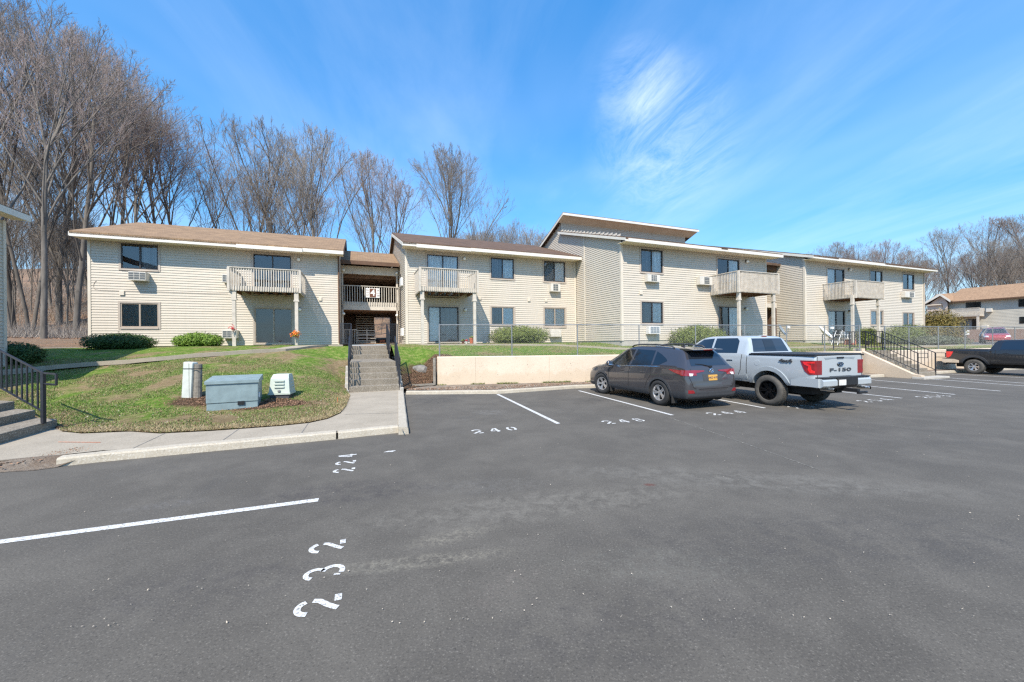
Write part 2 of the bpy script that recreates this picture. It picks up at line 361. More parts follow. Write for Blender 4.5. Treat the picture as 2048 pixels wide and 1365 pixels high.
# ---------------------------------------------------------------- camera, sun, sky
sc = bpy.context.scene
cam = bpy.data.cameras.new('camera'); co = bpy.data.objects.new('camera', cam); C.objects.link(co); sc.camera = co
cam.sensor_width = 36; cam.lens = F/2048*36; cam.clip_end = 3000; cam.clip_start = .05
cam.shift_y = (HY-682.5)/2048
roll = math.atan(-S)
co.matrix_world = Matrix.Translation((0,0,H)) @ Matrix.Rotation(rad(90), 4, 'X') @ Matrix.Rotation(-roll, 4, 'Z')
SUN = Vector((-.21,-1.10,1.30)).normalized()
sl = bpy.data.lights.new('sun', 'SUN'); sl.energy = 3.3; sl.angle = rad(.5); sl.color = (1,.92,.80)
so = bpy.data.objects.new('sun', sl); C.objects.link(so); so.rotation_euler = SUN.to_track_quat('Z','Y').to_euler()
w = bpy.data.worlds.new('World'); sc.world = w; w.use_nodes = True; nt = w.node_tree
bg = nt.nodes['Background']; sky = nd(nt, 'ShaderNodeTexSky', sky_type='NISHITA'); sky.sun_disc = False
sky.sun_elevation = math.asin(SUN.z); sky.sun_rotation = math.atan2(SUN.x, SUN.y)
sky.air_density = 1.0; sky.dust_density = .3; sky.ozone_density = 2.2
tc = nt.nodes.new('ShaderNodeTexCoord').outputs['Generated']
sx = nd(nt, 'ShaderNodeSeparateXYZ'); lk(nt, tc, sx.inputs[0])
# project the direction on a cloud layer: wisps stretch towards the horizon
dz = nd(nt, 'ShaderNodeMath', operation='MAXIMUM'); lk(nt, sx.outputs[2], dz.inputs[0]); dz.inputs[1].default_value = .06
dx = nd(nt, 'ShaderNodeMath', operation='DIVIDE'); lk(nt, sx.outputs[0], dx.inputs[0]); lk(nt, dz.outputs[0], dx.inputs[1])
dy = nd(nt, 'ShaderNodeMath', operation='DIVIDE'); lk(nt, sx.outputs[1], dy.inputs[0]); lk(nt, dz.outputs[0], dy.inputs[1])
cx = nd(nt, 'ShaderNodeCombineXYZ'); lk(nt, dx.outputs[0], cx.inputs[0]); lk(nt, dy.outputs[0], cx.inputs[1])
def cn(scale, st, rot, loc, det=8, ro=.6, dist=.6):
    mp = nd(nt, 'ShaderNodeMapping'); mp.inputs['Scale'].default_value = st; mp.inputs['Rotation'].default_value = (0,0,rot); mp.inputs['Location'].default_value = loc
    lk(nt, cx.outputs[0], mp.inputs[0]); n = nd(nt, 'ShaderNodeTexNoise'); n.inputs['Scale'].default_value = scale; n.inputs['Detail'].default_value = det; n.inputs['Roughness'].default_value = ro; n.inputs['Distortion'].default_value = dist
    lk(nt, mp.outputs[0], n.inputs[0]); return n.outputs[0]
wisp = ramp(nt, cn(.9, (1,.28,1), rad(14), (1.7,.4,0)), [(.44,(0,0,0)),(.85,(.18,.18,.18))])
band = ramp(nt, cn(.28, (1,.4,1), rad(-30), (4.2,1.3,0), 5), [(.46,(0,0,0)),(.82,(.22,.22,.22))])
# the one bright cirrus patch
def blob(d, r, pw):
    v = nd(nt, 'ShaderNodeVectorMath', operation='DOT_PRODUCT'); nrm = nd(nt, 'ShaderNodeVectorMath', operation='NORMALIZE'); lk(nt, tc, nrm.inputs[0]); lk(nt, nrm.outputs[0], v.inputs[0]); v.inputs[1].default_value = Vector(d).normalized()
    return ramp(nt, v.outputs['Value'], [(math.cos(rad(r)),(0,0,0)),(1,(pw,pw,pw))])
def dirp(x, y): return Vector(ray(x,y))
b1 = blob(dirp(1325,285), 9.5, .40); b2 = blob(dirp(1275,165), 5.5, .34)
bb = mixc(nt, 1.0, b1, b2, 'ADD'); br = mixc(nt, 1.0, bb, ramp(nt, cn(3.4, (1,.38,1), rad(28), (.3,2.2,0), 10, .70, 1.2), [(.38,(0,0,0)),(.80,(1,1,1))]), 'MULTIPLY')
cl = mixc(nt, 1.0, mixc(nt, 1.0, wisp, band, 'ADD'), br, 'ADD')
# photographic blue: saturate the clear air a little
hs = nd(nt, 'ShaderNodeHueSaturation'); hs.inputs['Saturation'].default_value = 1.24; hs.inputs['Value'].default_value = 1.0; lk(nt, mixc(nt, 1.0, sky.outputs[0], (.80,.98,1.05), 'MULTIPLY'), hs.inputs['Color'])
hz = ramp(nt, sx.outputs[2], [(-.02,(0,0,0)),(.25,(1,1,1))])
skc = mixc(nt, hz, mixc(nt, .55, hs.outputs[0], (1.9,3.6,6.2)), hs.outputs[0])
skc = mixc(nt, 1.0, skc, ramp(nt, sx.outputs[2], [(0,(.46,.46,.46)),(.12,(.56,.55,.55)),(.35,(.82,.80,.79)),(.7,(1,1,1))]), 'MULTIPLY')
fin = mixc(nt, ramp(nt, sx.outputs[2], [(0,(.16,.16,.16)),(.35,(.02,.02,.02))]), mixc(nt, cl, skc, (4.6,5.0,5.5)), (4.4,4.8,5.4))
lk(nt, fin, bg.inputs[0]); bg.inputs[1].default_value = .15
sc.view_settings.view_transform = 'Standard'; sc.view_settings.look = 'None'; sc.view_settings.exposure = 1.13; sc.view_settings.gamma = 1
sc.cycles.max_bounces = 6; sc.cycles.transparent_max_bounces = 24; sc.cycles.use_denoising = False; sc.cycles.use_adaptive_sampling = False
sc.cycles.sample_clamp_indirect = 3; w.cycles.sampling_method = 'AUTOMATIC'; sc.cycles.blur_glossy = .5; sc.cycles.pixel_filter_type = 'BLACKMAN_HARRIS'; sc.cycles.filter_width = 1.35
# ---------------------------------------------------------------- ground, lot, lawns, hillside
from mathutils.bvhtree import BVHTree
SURF = []
def sheet(name, cols, nv, prof, mat, attrs=None, nu_step=.3, kind='structure', noise_amp=.02, nu=None):
    """cols: [(front xyz, back xyz)], lofted; prof(t, i_frac)->height fraction"""
    fr = [Vector(c[0]) for c in cols]; bk = [Vector(c[1]) for c in cols]
    L = [0]
    for i in range(1, len(cols)): L.append(L[-1]+max((fr[i].xy-fr[i-1].xy).length, .4*(bk[i].xy-bk[i-1].xy).length))
    n = nu or max(4, int(L[-1]/nu_step)); vs = []; at = {k: [] for k in (attrs or {})}
    for i in range(n+1):
        s = L[-1]*i/n; j = 0
        while j < len(L)-2 and L[j+1] < s: j += 1
        k = (s-L[j])/max(1e-6, L[j+1]-L[j]); f = fr[j].lerp(fr[j+1], k); b = bk[j].lerp(bk[j+1], k)
        for q in range(nv+1):
            t = (q/nv)**1.35; x = f.x+(b.x-f.x)*t; y = f.y+(b.y-f.y)*t
            z = f.z+(b.z-f.z)*prof(t, s/L[-1], f, b, x, y)
            if 0 < q < nv: z += noise_amp*noise.noise(Vector((x*.9, y*.9, 3)))*2+noise_amp*.5*noise.noise(Vector((x*4, y*4, 1)))
            vs.append((x,y,z))
            for nm, fn in (attrs or {}).items(): at[nm].append(fn(x, y, t, f, b))
    fs = [(i*(nv+1)+q, (i+1)*(nv+1)+q, (i+1)*(nv+1)+q+1, i*(nv+1)+q+1) for i in range(n) for q in range(nv)]
    mb = MB(); mb.v = vs; mb.f = fs; o = mb.build(name, mat, smooth=True); tag(o, kind=kind)
    for nm, vals in at.items():
        a = o.data.attributes.new(nm, 'FLOAT', 'POINT'); a.data.foreach_set('value', vals)
    SURF.append(BVHTree.FromPolygons([Vector(v) for v in vs], fs)); return o
def gz(x, y):
    best = 0.0
    for s in SURF:
        h = s.ray_cast(Vector((x,y,80)), Vector((0,0,-1)))
        if h[0] is not None and h[0].z > best: best = h[0].z
    return best
def hit(px, py):
    r = Vector(ray(px, py)).normalized(); best = None
    for s in SURF:
        h = s.ray_cast(Vector((0,0,H)), r)
        if h[0] is not None and (best is None or h[3] < best[1]): best = (h[0], h[3])
    if best is None: return None
    return best[0]
sm = lambda t: t*t*(3-2*t) if 0 < t < 1 else (0. if t <= 0 else 1.)
lot = MB(); lot.quad((-90,-70,0),(130,-70,0),(130,26,0),(-90,26,0)); tag(lot.build('parking_lot', M('asphalt')), kind='structure')
g0 = MB(); g0.quad((-900,-900,-.08),(900,-900,-.08),(900,1200,-.08),(-900,1200,-.08)); tag(g0.build('ground', M('leaf_litter')), kind='structure')

# stair line from the lot up to the courtyard between the two left blocks
S0 = Vector((-4.94,14.0,0)); SD = Vector((-.3672,.930,0)).normalized(); SR = Vector((SD.y,-SD.x,0))
def G3(x, y, z): p = G(x, y, z); return Vector((p[0], p[1], z))
inner = [G3(x, y, .14) for x, y in ((123,862),(164,866),(260,862),(320,866),(420,861),(478,857),(560,851),(618,845),(655,837),(680,826),(692,812),(697,800),(700,790))]
sl0 = S0-SR*.93+Vector((0,0,.14))
BK = 25.6
def bkp(a, z=1.8, b=BK): p = b2w(a, b); return Vector((p[0], p[1], z))
cols = [(Vector((-30,-2,.6)), bkp(-40,1.9)), (Vector((-17,5.3,.5)), bkp(-24,1.9)), (Vector((-13.2,7.4,.45)), bkp(-19,1.85)), (Vector((-10.1,8.5,.16)), bkp(-14,1.8))]
n = len(inner)
for i, p in enumerate(inner): cols.append((p, bkp(-12.5+(10.9)*(i+1)/(n+1))))
e = S0-SR*.93; ab = w2b(e.x, e.y)
cols.append((Vector((e.x,e.y,.16)), bkp(ab[0])))
def profL(t, s, f, b, x, y):
    lim = 1.0-.28*sm((s-.6)/.4); return sm(min(1, t/lim))**(1.0-.15*s)
def soilL(x, y, t, f, b):
    v = 0
    for cx, cy, rx, ry, k in SOIL:
        d = math.hypot((x-cx)/rx, (y-cy)/ry); v = max(v, k*(1.25-d)+.12*noise.noise(Vector((x*2.5,y*2.5,0))))
    d = math.hypot(x-f.x, y-f.y); v = max(v, (.42+.9*noise.noise(Vector((x*1.1,y*1.1,11))))*math.exp(-d*.55)*.9)
    return max(0, min(1, v))
SOIL = [(-8.0,10.2,1.35,.8,.8),(-6.7,9.8,1.4,.55,.75),(-5.95,10.25,1.1,.55,.75)]
def dryL(x, y, t, f, b):
    d = math.hypot(x-f.x, y-f.y); ab = w2b(x, y)
    return .50*math.exp(-d*.72)+.15*max(0,1-abs(ab[1]-17.5)/4)-.08+.30*noise.noise(Vector((x*.8,y*.8,4)))+(.25 if ab[0] < -13 else 0)
lawnL = sheet('lawn', cols, 64, profL, M('lawn'), {'soil': soilL, 'dry': dryL}, .22)

# retaining wall line and terrace above it
WL = [Vector((-3.0,15.6,0)), Vector((3.05,16.4,0)), Vector((10.5,17.95,0)), Vector((17.55,19.55,0))]
WR = [Vector((19.35,20.15,0)), Vector((23.7,21.6,0)), Vector((33,24.6,0)), Vector((60,33.5,0))]
ST_T = Vector((17.98,19.72,0)); ST_D = Vector((.30,-.954,0)).normalized(); ST_R = Vector((-ST_D.y,ST_D.x,0))  # second stair, going down to the lot
e = S0+SR*.93; ab = w2b(e.x, e.y)
colsR = [(Vector((e.x,e.y,.16)), bkp(ab[0])), (Vector((-3.35,15.55,.16)), bkp(2.2)), (Vector((-3.12,15.6,.2)), bkp(2.6)),(Vector((-2.9,15.92,1.22)), bkp(3.0))]
off = Vector((-.07,.28,1.22))
pts = [WL[0]+off+Vector((.35,0,0)), WL[1]+off, WL[2]+off, WL[3]+off, ST_T+ST_R*.0+Vector((0,.3,1.22)), WR[0]+off, WR[1]+off, WR[2]+off, WR[3]+off]
ends = [(3.4,1.8,BK),(9.5,1.8,BK),(18,1.8,BK),(26.5,1.82,BK),(27.2,1.82,BK),(29,1.8,BK),(45.8,1.65,BK),(46.6,1.3,14.9),(80,1.3,16)]
for p, (a, z, b) in zip(pts, ends): colsR.append((p, bkp(a, z, b)))
def profR(t, s, f, b, x, y):
    if f.z < 1: return sm(min(1, t/.52))**.62
    return sm(min(1, t/.62))
def soilR(x, y, t, f, b):
    v = 0
    if x < -2.6:
        d = math.hypot(x-f.x, y-f.y); v = 1.0-.30*d+.2*noise.noise(Vector((x*2,y*2,0)))
    v = max(v, .45*math.exp(-((t-.0)/.012)**2) if x > 15 else 0)
    return max(0, min(1, v))
def dryR(x, y, t, f, b):
    a_, b_ = w2b(x, y); return .12*math.exp(-abs(b_-21.2)/.8)-.07+.14*noise.noise(Vector((x*.35,y*.8,9)))+(.08 if a_ > 14 else 0)+.14*math.exp(-t*30)
lawnR = sheet('lawn', colsR, 64, profR, M('lawn'), {'soil': soilR, 'dry': dryR}, .3, noise_amp=.012)

def hh(a, b):
    d = b-24.9; z = 1.78+.045*min(d,24)+max(0, b-50)*.19*sm((b-48)/20)
    if a < -13: z += .0
    return z+(.5*noise.noise(Vector((a*.05,b*.05,2))) if d > 4 else 0)*min(1,(d-4)/10)
mb = MB(); A0, A1, da = -110, 50, 2.5; na = int((A1-A0)/da); bs = [25.5+i*1.6 for i in range(30)]+[75+i*5 for i in range(30)]
for i in range(na+1):
    for b in bs:
        a = A0+i*da; p = b2w(a, b); mb.v.append((p[0],p[1],hh(a,b)))
nb = len(bs); mb.f = [(i*nb+q,(i+1)*nb+q,(i+1)*nb+q+1,i*nb+q+1) for i in range(na) for q in range(nb-1)]
o = tag(mb.build('hillside', M('leaf_litter'), smooth=True), kind='structure'); SURF.append(BVHTree.FromPolygons([Vector(v) for v in mb.v], mb.f))
def h2(x, y): return 3.1+max(0,y-80)*.09+.4*noise.noise(Vector((x*.05,y*.05,7)))*min(1,max(0,(y-64))/20)
mb = MB(); nx, ny = 60, 40
for i in range(nx+1):
    for j in range(ny+1):
        x = 30+i*4; y = 62.3+j*4; mb.v.append((x,y,h2(x,y)))
mb.f = [(i*(ny+1)+q,(i+1)*(ny+1)+q,(i+1)*(ny+1)+q+1,i*(ny+1)+q+1) for i in range(nx) for q in range(ny)]
o = tag(mb.build('hillside', M('leaf_litter'), smooth=True), kind='structure'); SURF.append(BVHTree.FromPolygons([Vector(v) for v in mb.v], mb.f))
mb = MB(); q = [b2w(46.2,14.95), b2w(150,14.95), b2w(150,60), b2w(46.2,45)]
mb.poly([(p[0],p[1],1.26) for p in q]); tag(mb.build('parking_lot', M('asphalt')), kind='structure')
SURF.append(BVHTree.FromPolygons([Vector((p[0],p[1],1.26)) for p in q], [(0,1,2,3)]))

def ribbon(pts, w, mat, name, dz=.018, zf=None, step=.4, thick=0):
    P = [Vector((p[0],p[1],0)) for p in pts]; out = []
    for i in range(len(P)-1):
        n = max(1, int((P[i+1]-P[i]).length/step))
        for k in range(n): out.append(P[i].lerp(P[i+1], k/n))
    out.append(P[-1]); mb = MB(); zf = zf or gz
    for i, p in enumerate(out):
        d = (out[min(i+1,len(out)-1)]-out[max(i-1,0)]).normalized(); nrm = Vector((-d.y,d.x,0))
        zz = max(zf((p+nrm*w/2).x,(p+nrm*w/2).y), zf(p.x,p.y), zf((p-nrm*w/2).x,(p-nrm*w/2).y))+dz
        for s in (-1,1):
            q = p+nrm*s*w/2; mb.v.append((q.x,q.y,zz))
            mb.v.append((q.x,q.y,zz-.15))
    for i in range(len(out)-1):
        a = 4*i; b = a+4
        mb.f += [(a,b,b+2,a+2),(a+1,b+1,b,a),(a+2,b+2,b+3,a+3)]
    return tag(mb.build(name, mat), kind='structure')
pp = []
for x, y in ((0,747),(100,737.5),(200,728.5),(320,719),(420,710.5),(500,704),(560,700)):
    h = hit(x, y)
    if h is not None: pp.append((h.x,h.y))
pp = [(-27,6)]+pp+[b2w(-1.6,22.0), b2w(.2,21.9)]
ribbon(pp, 1.0, M('sidewalk'), 'footpath')
ribbon([b2w(a,b) for a, b in ((.9,21.9),(5,20.6),(10,19.2),(14,16.1),(24,14.9),(34,14.2),(46,13.4))], .75, M('sidewalk'), 'footpath')
# courtyard slab in front of and through the open stairwell
mb = MB()
for q in ([(-1.1,21.6),(1.35,21.6),(1.35,24),(2.5,24),(2.5,36),(-.9,36),(-.9,24),(-1.1,24)],):
    mb.poly([(a,b,1.815) for a, b in q])
tag(mb.build('courtyard_slab', M('sidewalk'), frame=BROT), kind='structure')

# sidewalk with its joints, kerbs
outer = [G3(x, y, .125) for x, y in ((112,926),(160,914),(203,907),(260,900),(400,886),(481,880),(560,872),(640,865),(676,861),(740,858),(798,857))]
sw = MB()
inn = [G3(-60,938,.125), G3(0,921,.125), G3(60,914,.125)]
top = [Vector((-9.6,5.2,.125)), Vector((-9.25,6.6,.125)), Vector((-9.45,7.6,.125))]
# lower left part under the steps
L1 = [Vector((-11.5,3.8,.125)), Vector((-10.6,6.0,.125)), Vector((-10.2,8.1,.125)), Vector((-9.7,8.75,.125))]+inner[:1]
ring = [Vector((-8.7,3.0,.125)), G3(0,922,.125), G3(90,913,.125), G3(150,908,.125)]+outer[2:]
kr = [G3(798.5,787,.125), G3(802.5,869,.125)]
ringin = [p.copy() for p in inner[::-1]]
kq = [Vector((q.x+.03,q.y+.17,.125)) for q in [G3(x,y,0) for x,y in ((203,924.5),(260,919),(400,905.5),(481,898),(580,888),(672,879.3),(679,878.6),(740,872),(790,867))]]
kq[0] = G3(206,901,.125); ring = ring[:3]+[G3(150,907,.125)]+kq
poly = ring+[G3(806,864,.122), G3(799,830,.125), G3(797.5,784,.125), Vector((S0+SR*.95).to_tuple())+Vector((0,0,.125)), Vector((S0-SR*.95).to_tuple())+Vector((0,0,.125))]+[Vector((p.x,p.y,.125)) for p in ringin]+L1[::-1][1:]
bm = bmesh.new(); vs = [bm.verts.new(p) for p in poly]; f = bm.faces.new(vs); bmesh.ops.triangulate(bm, faces=[f]); me = bpy.data.meshes.new('sidewalk'); bm.to_mesh(me); bm.free()
me.materials.append(M('sidewalk')); o = bpy.data.objects.new('sidewalk', me); C.objects.link(o); tag(o, kind='structure')
jm = MB()
for (x0,y0),(x1,y1) in (((263,898),(330,867)),((600,870.5),(617,846)),((441,884),(478,858)),((690,829),(797,826)),):
    a = G3(x0,y0,.129); b = G3(x1,y1,.129); d = (b-a).normalized()*.008; nrm = Vector((-d.y,d.x,0)); jm.quad(a-nrm,b-nrm,b+nrm,a+nrm)
tag(jm.build('sidewalk_joints', M('stone')), kind='structure')
# strip of fallen leaves between the sidewalk and the lot
mb = MB(); q = [Vector((-9.2,2.5,.006)), G3(0,945,.006), G3(70,941,.006), G3(112,935,.006), G3(150,921,.07), G3(160,909,.128), G3(100,911,.128), G3(0,920.5,.128), Vector((-9.3,4.0,.125))]
mb.poly(q); tag(mb.build('leaf_strip', M('gravel_soil')), kind='structure')
def kerb(name, pts, w=.15, h=.13, side=1, taper=0):
    """pts: front bottom edge on the lot; thickness goes to the side"""
    P = []
    for i in range(len(pts)-1):
        n = max(1, int((pts[i+1]-pts[i]).length/.25))
        for k in range(n): P.append(pts[i].lerp(pts[i+1], k/n))
    P.append(pts[-1]); mb = MB()
    for i, p in enumerate(P):
        d = (P[min(i+1,len(P)-1)]-P[max(i-1,0)]); d.z = 0; d.normalize(); nrm = Vector((-d.y,d.x,0))*side
        j = .008*noise.noise(p*3); hh_ = h+.006*noise.noise(p*2.3+Vector((5,0,0)))
        if taper and i < taper: hh_ *= .93+.07*i/taper
        for o_, z in ((0+j,-.02),(.012+j,hh_-.025),(.035+j,hh_),(w,hh_+.004),(w,-.02)):
            q = p+nrm*o_; mb.v.append((q.x,q.y,z))
    for i in range(len(P)-1):
        for k in range(4): mb.f.append((i*5+k,(i+1)*5+k,(i+1)*5+k+1,i*5+k+1))
    mb.f += [(0,1,2,3,4), tuple((len(P)-1)*5+k for k in (4,3,2,1,0))]
    return tag(mb.build(name, M('kerb')), kind='structure')
kp = [G3(x,y,0) for x,y in ((112,934.5),(203,924.5),(260,919),(400,905.5),(481,898),(580,888),(672,879.3))]
mb = MB(); kk = [kp[0]*.25+kp[1]*.75]+kp[1:]+[G3(792,866.5,0)]
for i in range(len(kk)-1):
    a, b = kk[i], kk[i+1]; mb.quad((a.x+.02,a.y+.06,.117),(b.x+.02,b.y+.06,.117),(b.x-.15,b.y+.75,.117),(a.x-.15,a.y+.75,.117))
tag(mb.build('sidewalk', M('sidewalk')), kind='structure')
kerb('kerb', kp, .2, .135, 1, 8)
kerb('kerb', [G3(x,y,0) for x,y in ((676.5,878.9),(740,872),(797,866.2))], .17, .135, 1)
kerb('kerb', [G3(x,y,0) for x,y in ((817.8,868.7),(812.5,826),(808,789))], .2, .14, 1)
KB = [G3(812,789.6,0), G3(995,788.3,0), G3(1150,777.5,0), Vector((7.5,16.35,0)), Vector((12,17.3,0)), Vector((17.9,18.75,0))]
kerb('kerb', KB, .16, .12, 1)
KC = [Vector((20.1,19.35,0)), Vector((23.2,20.6,0)), Vector((34,24,0)), Vector((60,32.5,0))]
kerb('kerb', KC, .16, .12, 1)
# soil strip between kerb and wall
mb = MB(); a = [p+Vector((-.04,.15,.115)) for p in KB]; b = [Vector((-4.0,15.45,.125)), Vector((-2.2,15.95,.16)), Vector((3.05,16.65,.16)), Vector((8,17.6,.16)), Vector((12.5,18.6,.15)), Vector((18.1,19.8,.15))]
a[0] = Vector((-3.9,14.42,.115))
b[0] = Vector((-4.25,15.6,.16))
for i in range(5):
    n = 14
    for k in range(n):
        p0, p1 = a[i].lerp(a[i+1],k/n), a[i].lerp(a[i+1],(k+1)/n); q0, q1 = b[i].lerp(b[i+1],k/n), b[i].lerp(b[i+1],(k+1)/n)
        mb.quad(p0,p1,q1,q0)
tag(mb.build('soil_strip', M('gravel_soil')), kind='structure')
mb = MB(); mb.poly([KC[0]+Vector((-.04,.15,.115)), KC[1]+Vector((-.04,.15,.115)), KC[2]+Vector((-.04,.15,.115)), KC[3]+Vector((0,.15,.115)), WR[3]+Vector((0,.1,.13)), WR[2]+Vector((0,.1,.13)), WR[1]+Vector((0,.1,.13)), WR[0]+Vector((0,.1,.13))]); tag(mb.build('soil_strip', M('gravel_soil')), kind='structure')

# ---------------------------------------------------------------- painted lines and stencilled bay numbers
def line(p0, p1, w=.1, mat='road_paint', z=.004):
    a = Vector((*G(*p0),z)); b = Vector((*G(*p1),z)); d = (b-a).normalized(); n = Vector((-d.y,d.x,0))*w/2
    mb = MB(); mb.quad(a-n,b-n,b+n,a+n); return tag(mb.build('bay_line', M(mat)), kind='structure')
line((637,1000.5),(-260,1119),.105)
for p in (((995,789),(1117,848)),((1158,782),(1345,831)),((1380,789),(1530,816.8)),((1640,792.5),(1804,797)) if 0 else ((1590,774),(1804,797)),((1600,759.5),(1910,789.6)),((1716,757.8),(2001.6,782.9)),((1847,757.6),(2110,777)),((1881,755.2),(2120,772)),((1898,748.8),(2120,759.5))):
    line(*p, w=.10)
sp_ = [(1160,786),(1212,802),(1341,836.5),(1480,884),(1640,941)]
for i in range(4): line(sp_[i], sp_[i+1], .022, 'faded_line', .003)
# stencil digits: stroked centre lines, (x across 0..1, y up 0..1.6)
def arc(cx, cy, rx, ry, a0, a1, n=9): return [(cx+rx*math.cos(rad(a0+(a1-a0)*i/n)), cy+ry*math.sin(rad(a0+(a1-a0)*i/n))) for i in range(n+1)]
DIG = {
 '2': [(arc(.5,1.12,.4,.42,172,20), .20), ([(.87,1.02),(.78,.78),(.45,.5),(.16,.2),(.10,.10)], .20), ([(.55,.11),(.98,.11)], .22)],
 '4': [([(.55,1.5),(.10,.52)], .16), ([(.05,.46),(.5,.46)], .17), ([(.72,1.55),(.72,.0)], .22), ([(.86,.46),(1.0,.46)], .17)],
 '0': [(arc(.5,.8,.38,.68,112,250), .20), (arc(.5,.8,.38,.68,292,428), .20)],
 '8': [(arc(.5,1.17,.32,.34,100,260), .17), (arc(.5,1.17,.32,.34,280,440), .17), (arc(.5,.42,.38,.38,100,260), .18), (arc(.5,.42,.38,.38,280,440), .18)],
 '3': [(arc(.48,1.14,.36,.38,160,-62), .18), (arc(.46,.45,.42,.42,75,-120), .19), ([(.06,.26),(.2,.22)], .22)],
 '5': [([(.2,1.5),(.9,1.5)], .17), ([(.2,1.42),(.16,.92)], .18), (arc(.46,.52,.42,.45,105,-150), .19)],
 '6': [(arc(.5,.8,.38,.7,60,178), .19), (arc(.5,.42,.38,.38,200,520), .17)]}
def stroke(mb, pts, w, T):
    P = [Vector((x,y,0)) for x,y in pts]; n = len(P)
    L = []
    for i, p in enumerate(P):
        d = (P[min(i+1,n-1)]-P[max(i-1,0)]).normalized(); q = Vector((-d.y,d.x,0))*w/2; L.append((p-q,p+q))
    for i in range(n-1): mb.quad(T(L[i][0]),T(L[i+1][0]),T(L[i+1][1]),T(L[i][1]))
def stencil(txt, org, right, up, hgt, gap=1.45):
    """org: world xy of the lower left corner; right/up: unit vectors on the lot"""
    k = hgt/1.6; mb = MB()
    for i, ch in enumerate(txt):
        for pts, w in DIG[ch]:
            w *= 1.22
            stroke(mb, pts, w, lambda p, i=i: (org[0]+right[0]*(p.x+i*gap)*k+up[0]*p.y*k, org[1]+right[1]*(p.x+i*gap)*k+up[1]*p.y*k, .0045))
    return tag(mb.build('bay_number', M('road_paint')), kind='structure')
def norm(v): l = math.hypot(*v); return (v[0]/l, v[1]/l)
def two(txt, pl, pr, hgt, gap, flip=1):
    a, b = G(*pl), G(*pr); r = norm((b[0]-a[0], b[1]-a[1])); u = (-r[1]*flip, r[0]*flip)
    wd = math.hypot(b[0]-a[0], b[1]-a[1]); k = hgt/1.6; gp = (wd/k-1)/(len(txt)-1)
    stencil(txt, a, r, u, hgt, gp)
two('240', (948,868.5), (1038,860.5), .34, 2)
two('248', (1216,849), (1293,842.5), .34, 2)
two('244', (1430,831.5), (1496,826), .34, 2)
two('250', (1597,818), (1657,812.5), .34, 2)
two('254', (1737,805.5), (1790,800.5), .34, 2)
two('256', (1856,797), (1905,793), .34, 2)
# the two numbers read from the left-hand bays: baseline on the right, tops to the left
two('232', (681,1218), (691,1079), .285, 2)
two('224', (709,943), (713.5,908), .28, 2)
mb = MB()
for x, y, w_, h_ in ((780,903.5,.09,.06),):
    p = G(x,y); mb.quad((p[0]-w_,p[1]-h_,.005),(p[0]+w_*.6,p[1]-h_*.6,.005),(p[0]+w_,p[1]+h_,.005),(p[0]-w_*.5,p[1]+h_*.3,.005))
tag(mb.build('paint_drip', M('road_paint')), kind='structure')
mb = MB(); a = G3(115,884.5,.131); b = G3(200,885.3,.131); mb.quad(a,b,b+Vector((0,.02,0)),a+Vector((0,.02,0))); tag(mb.build('spray_mark', M('orange_paint')), kind='structure')
# ---------------------------------------------------------------- apartment blocks (frame: a along the front, b into the depth)
def siding(mb, og, d, n, s0, s1, z0, top, opens=(), pitch=.127, off=.022):
    """clapboard courses with real laps; og + s*d is the wall line, n its outward normal"""
    f = top if callable(top) else (lambda s: top)
    zmax = max(f(s0), f(s1), *(f(s0+(s1-s0)*k/40) for k in range(41))); k = 0
    def P(s, o, z): return (og[0]+s*d[0]+o*n[0], og[1]+s*d[1]+o*n[1], z)
    while z0+k*pitch < zmax:
        za = z0+k*pitch; zb = za+pitch; zm = za+pitch*.5; k += 1
        if callable(top):
            ss = [s0+(s1-s0)*i/160 for i in range(161)]; iv = []; cur = None
            for s in ss:
                if f(s) >= zm:
                    if cur is None: cur = s
                    last = s
                elif cur is not None: iv.append((cur,last)); cur = None
            if cur is not None: iv.append((cur,last))
            zt = zb
        else: iv = [(s0,s1)]; zt = min(zb, top)
        for (o0,o1,p0,p1) in opens:
            if zm > p0 and zm < p1:
                ni = []
                for a, b in iv:
                    if o1 <= a or o0 >= b: ni.append((a,b)); continue
                    if o0 > a: ni.append((a,o0))
                    if o1 < b: ni.append((o1,b))
                iv = ni
        for a, b in iv:
            if b-a < .01: continue
            mb.quad(P(a,off,za), P(b,off,za), P(b,.001,zt), P(a,.001,zt))
            mb.quad(P(a,-.01,za), P(b,-.01,za), P(b,off,za), P(a,off,za))
def pleat(mb, a0, a1, b, z0, z1, amp=.025, w=.09):
    n = max(2, int((a1-a0)/w)*2); pts = [(a0+(a1-a0)*i/n, b+(amp if i%2 else -amp)) for i in range(n+1)]
    for i in range(n): mb.quad((pts[i][0],pts[i][1],z0),(pts[i+1][0],pts[i+1][1],z0),(pts[i+1][0],pts[i+1][1],z1),(pts[i][0],pts[i][1],z1))
def rectpx(x0, y0, x1, y1, b):
    p = [fb(x0,y0,b), fb(x1,y1,b), fb(x0,y1,b), fb(x1,y0,b)]
    return ((p[0][0]+p[2][0])/2, (p[1][0]+p[3][0])/2, (p[1][1]+p[2][1])/2, (p[0][1]+p[3][1])/2)
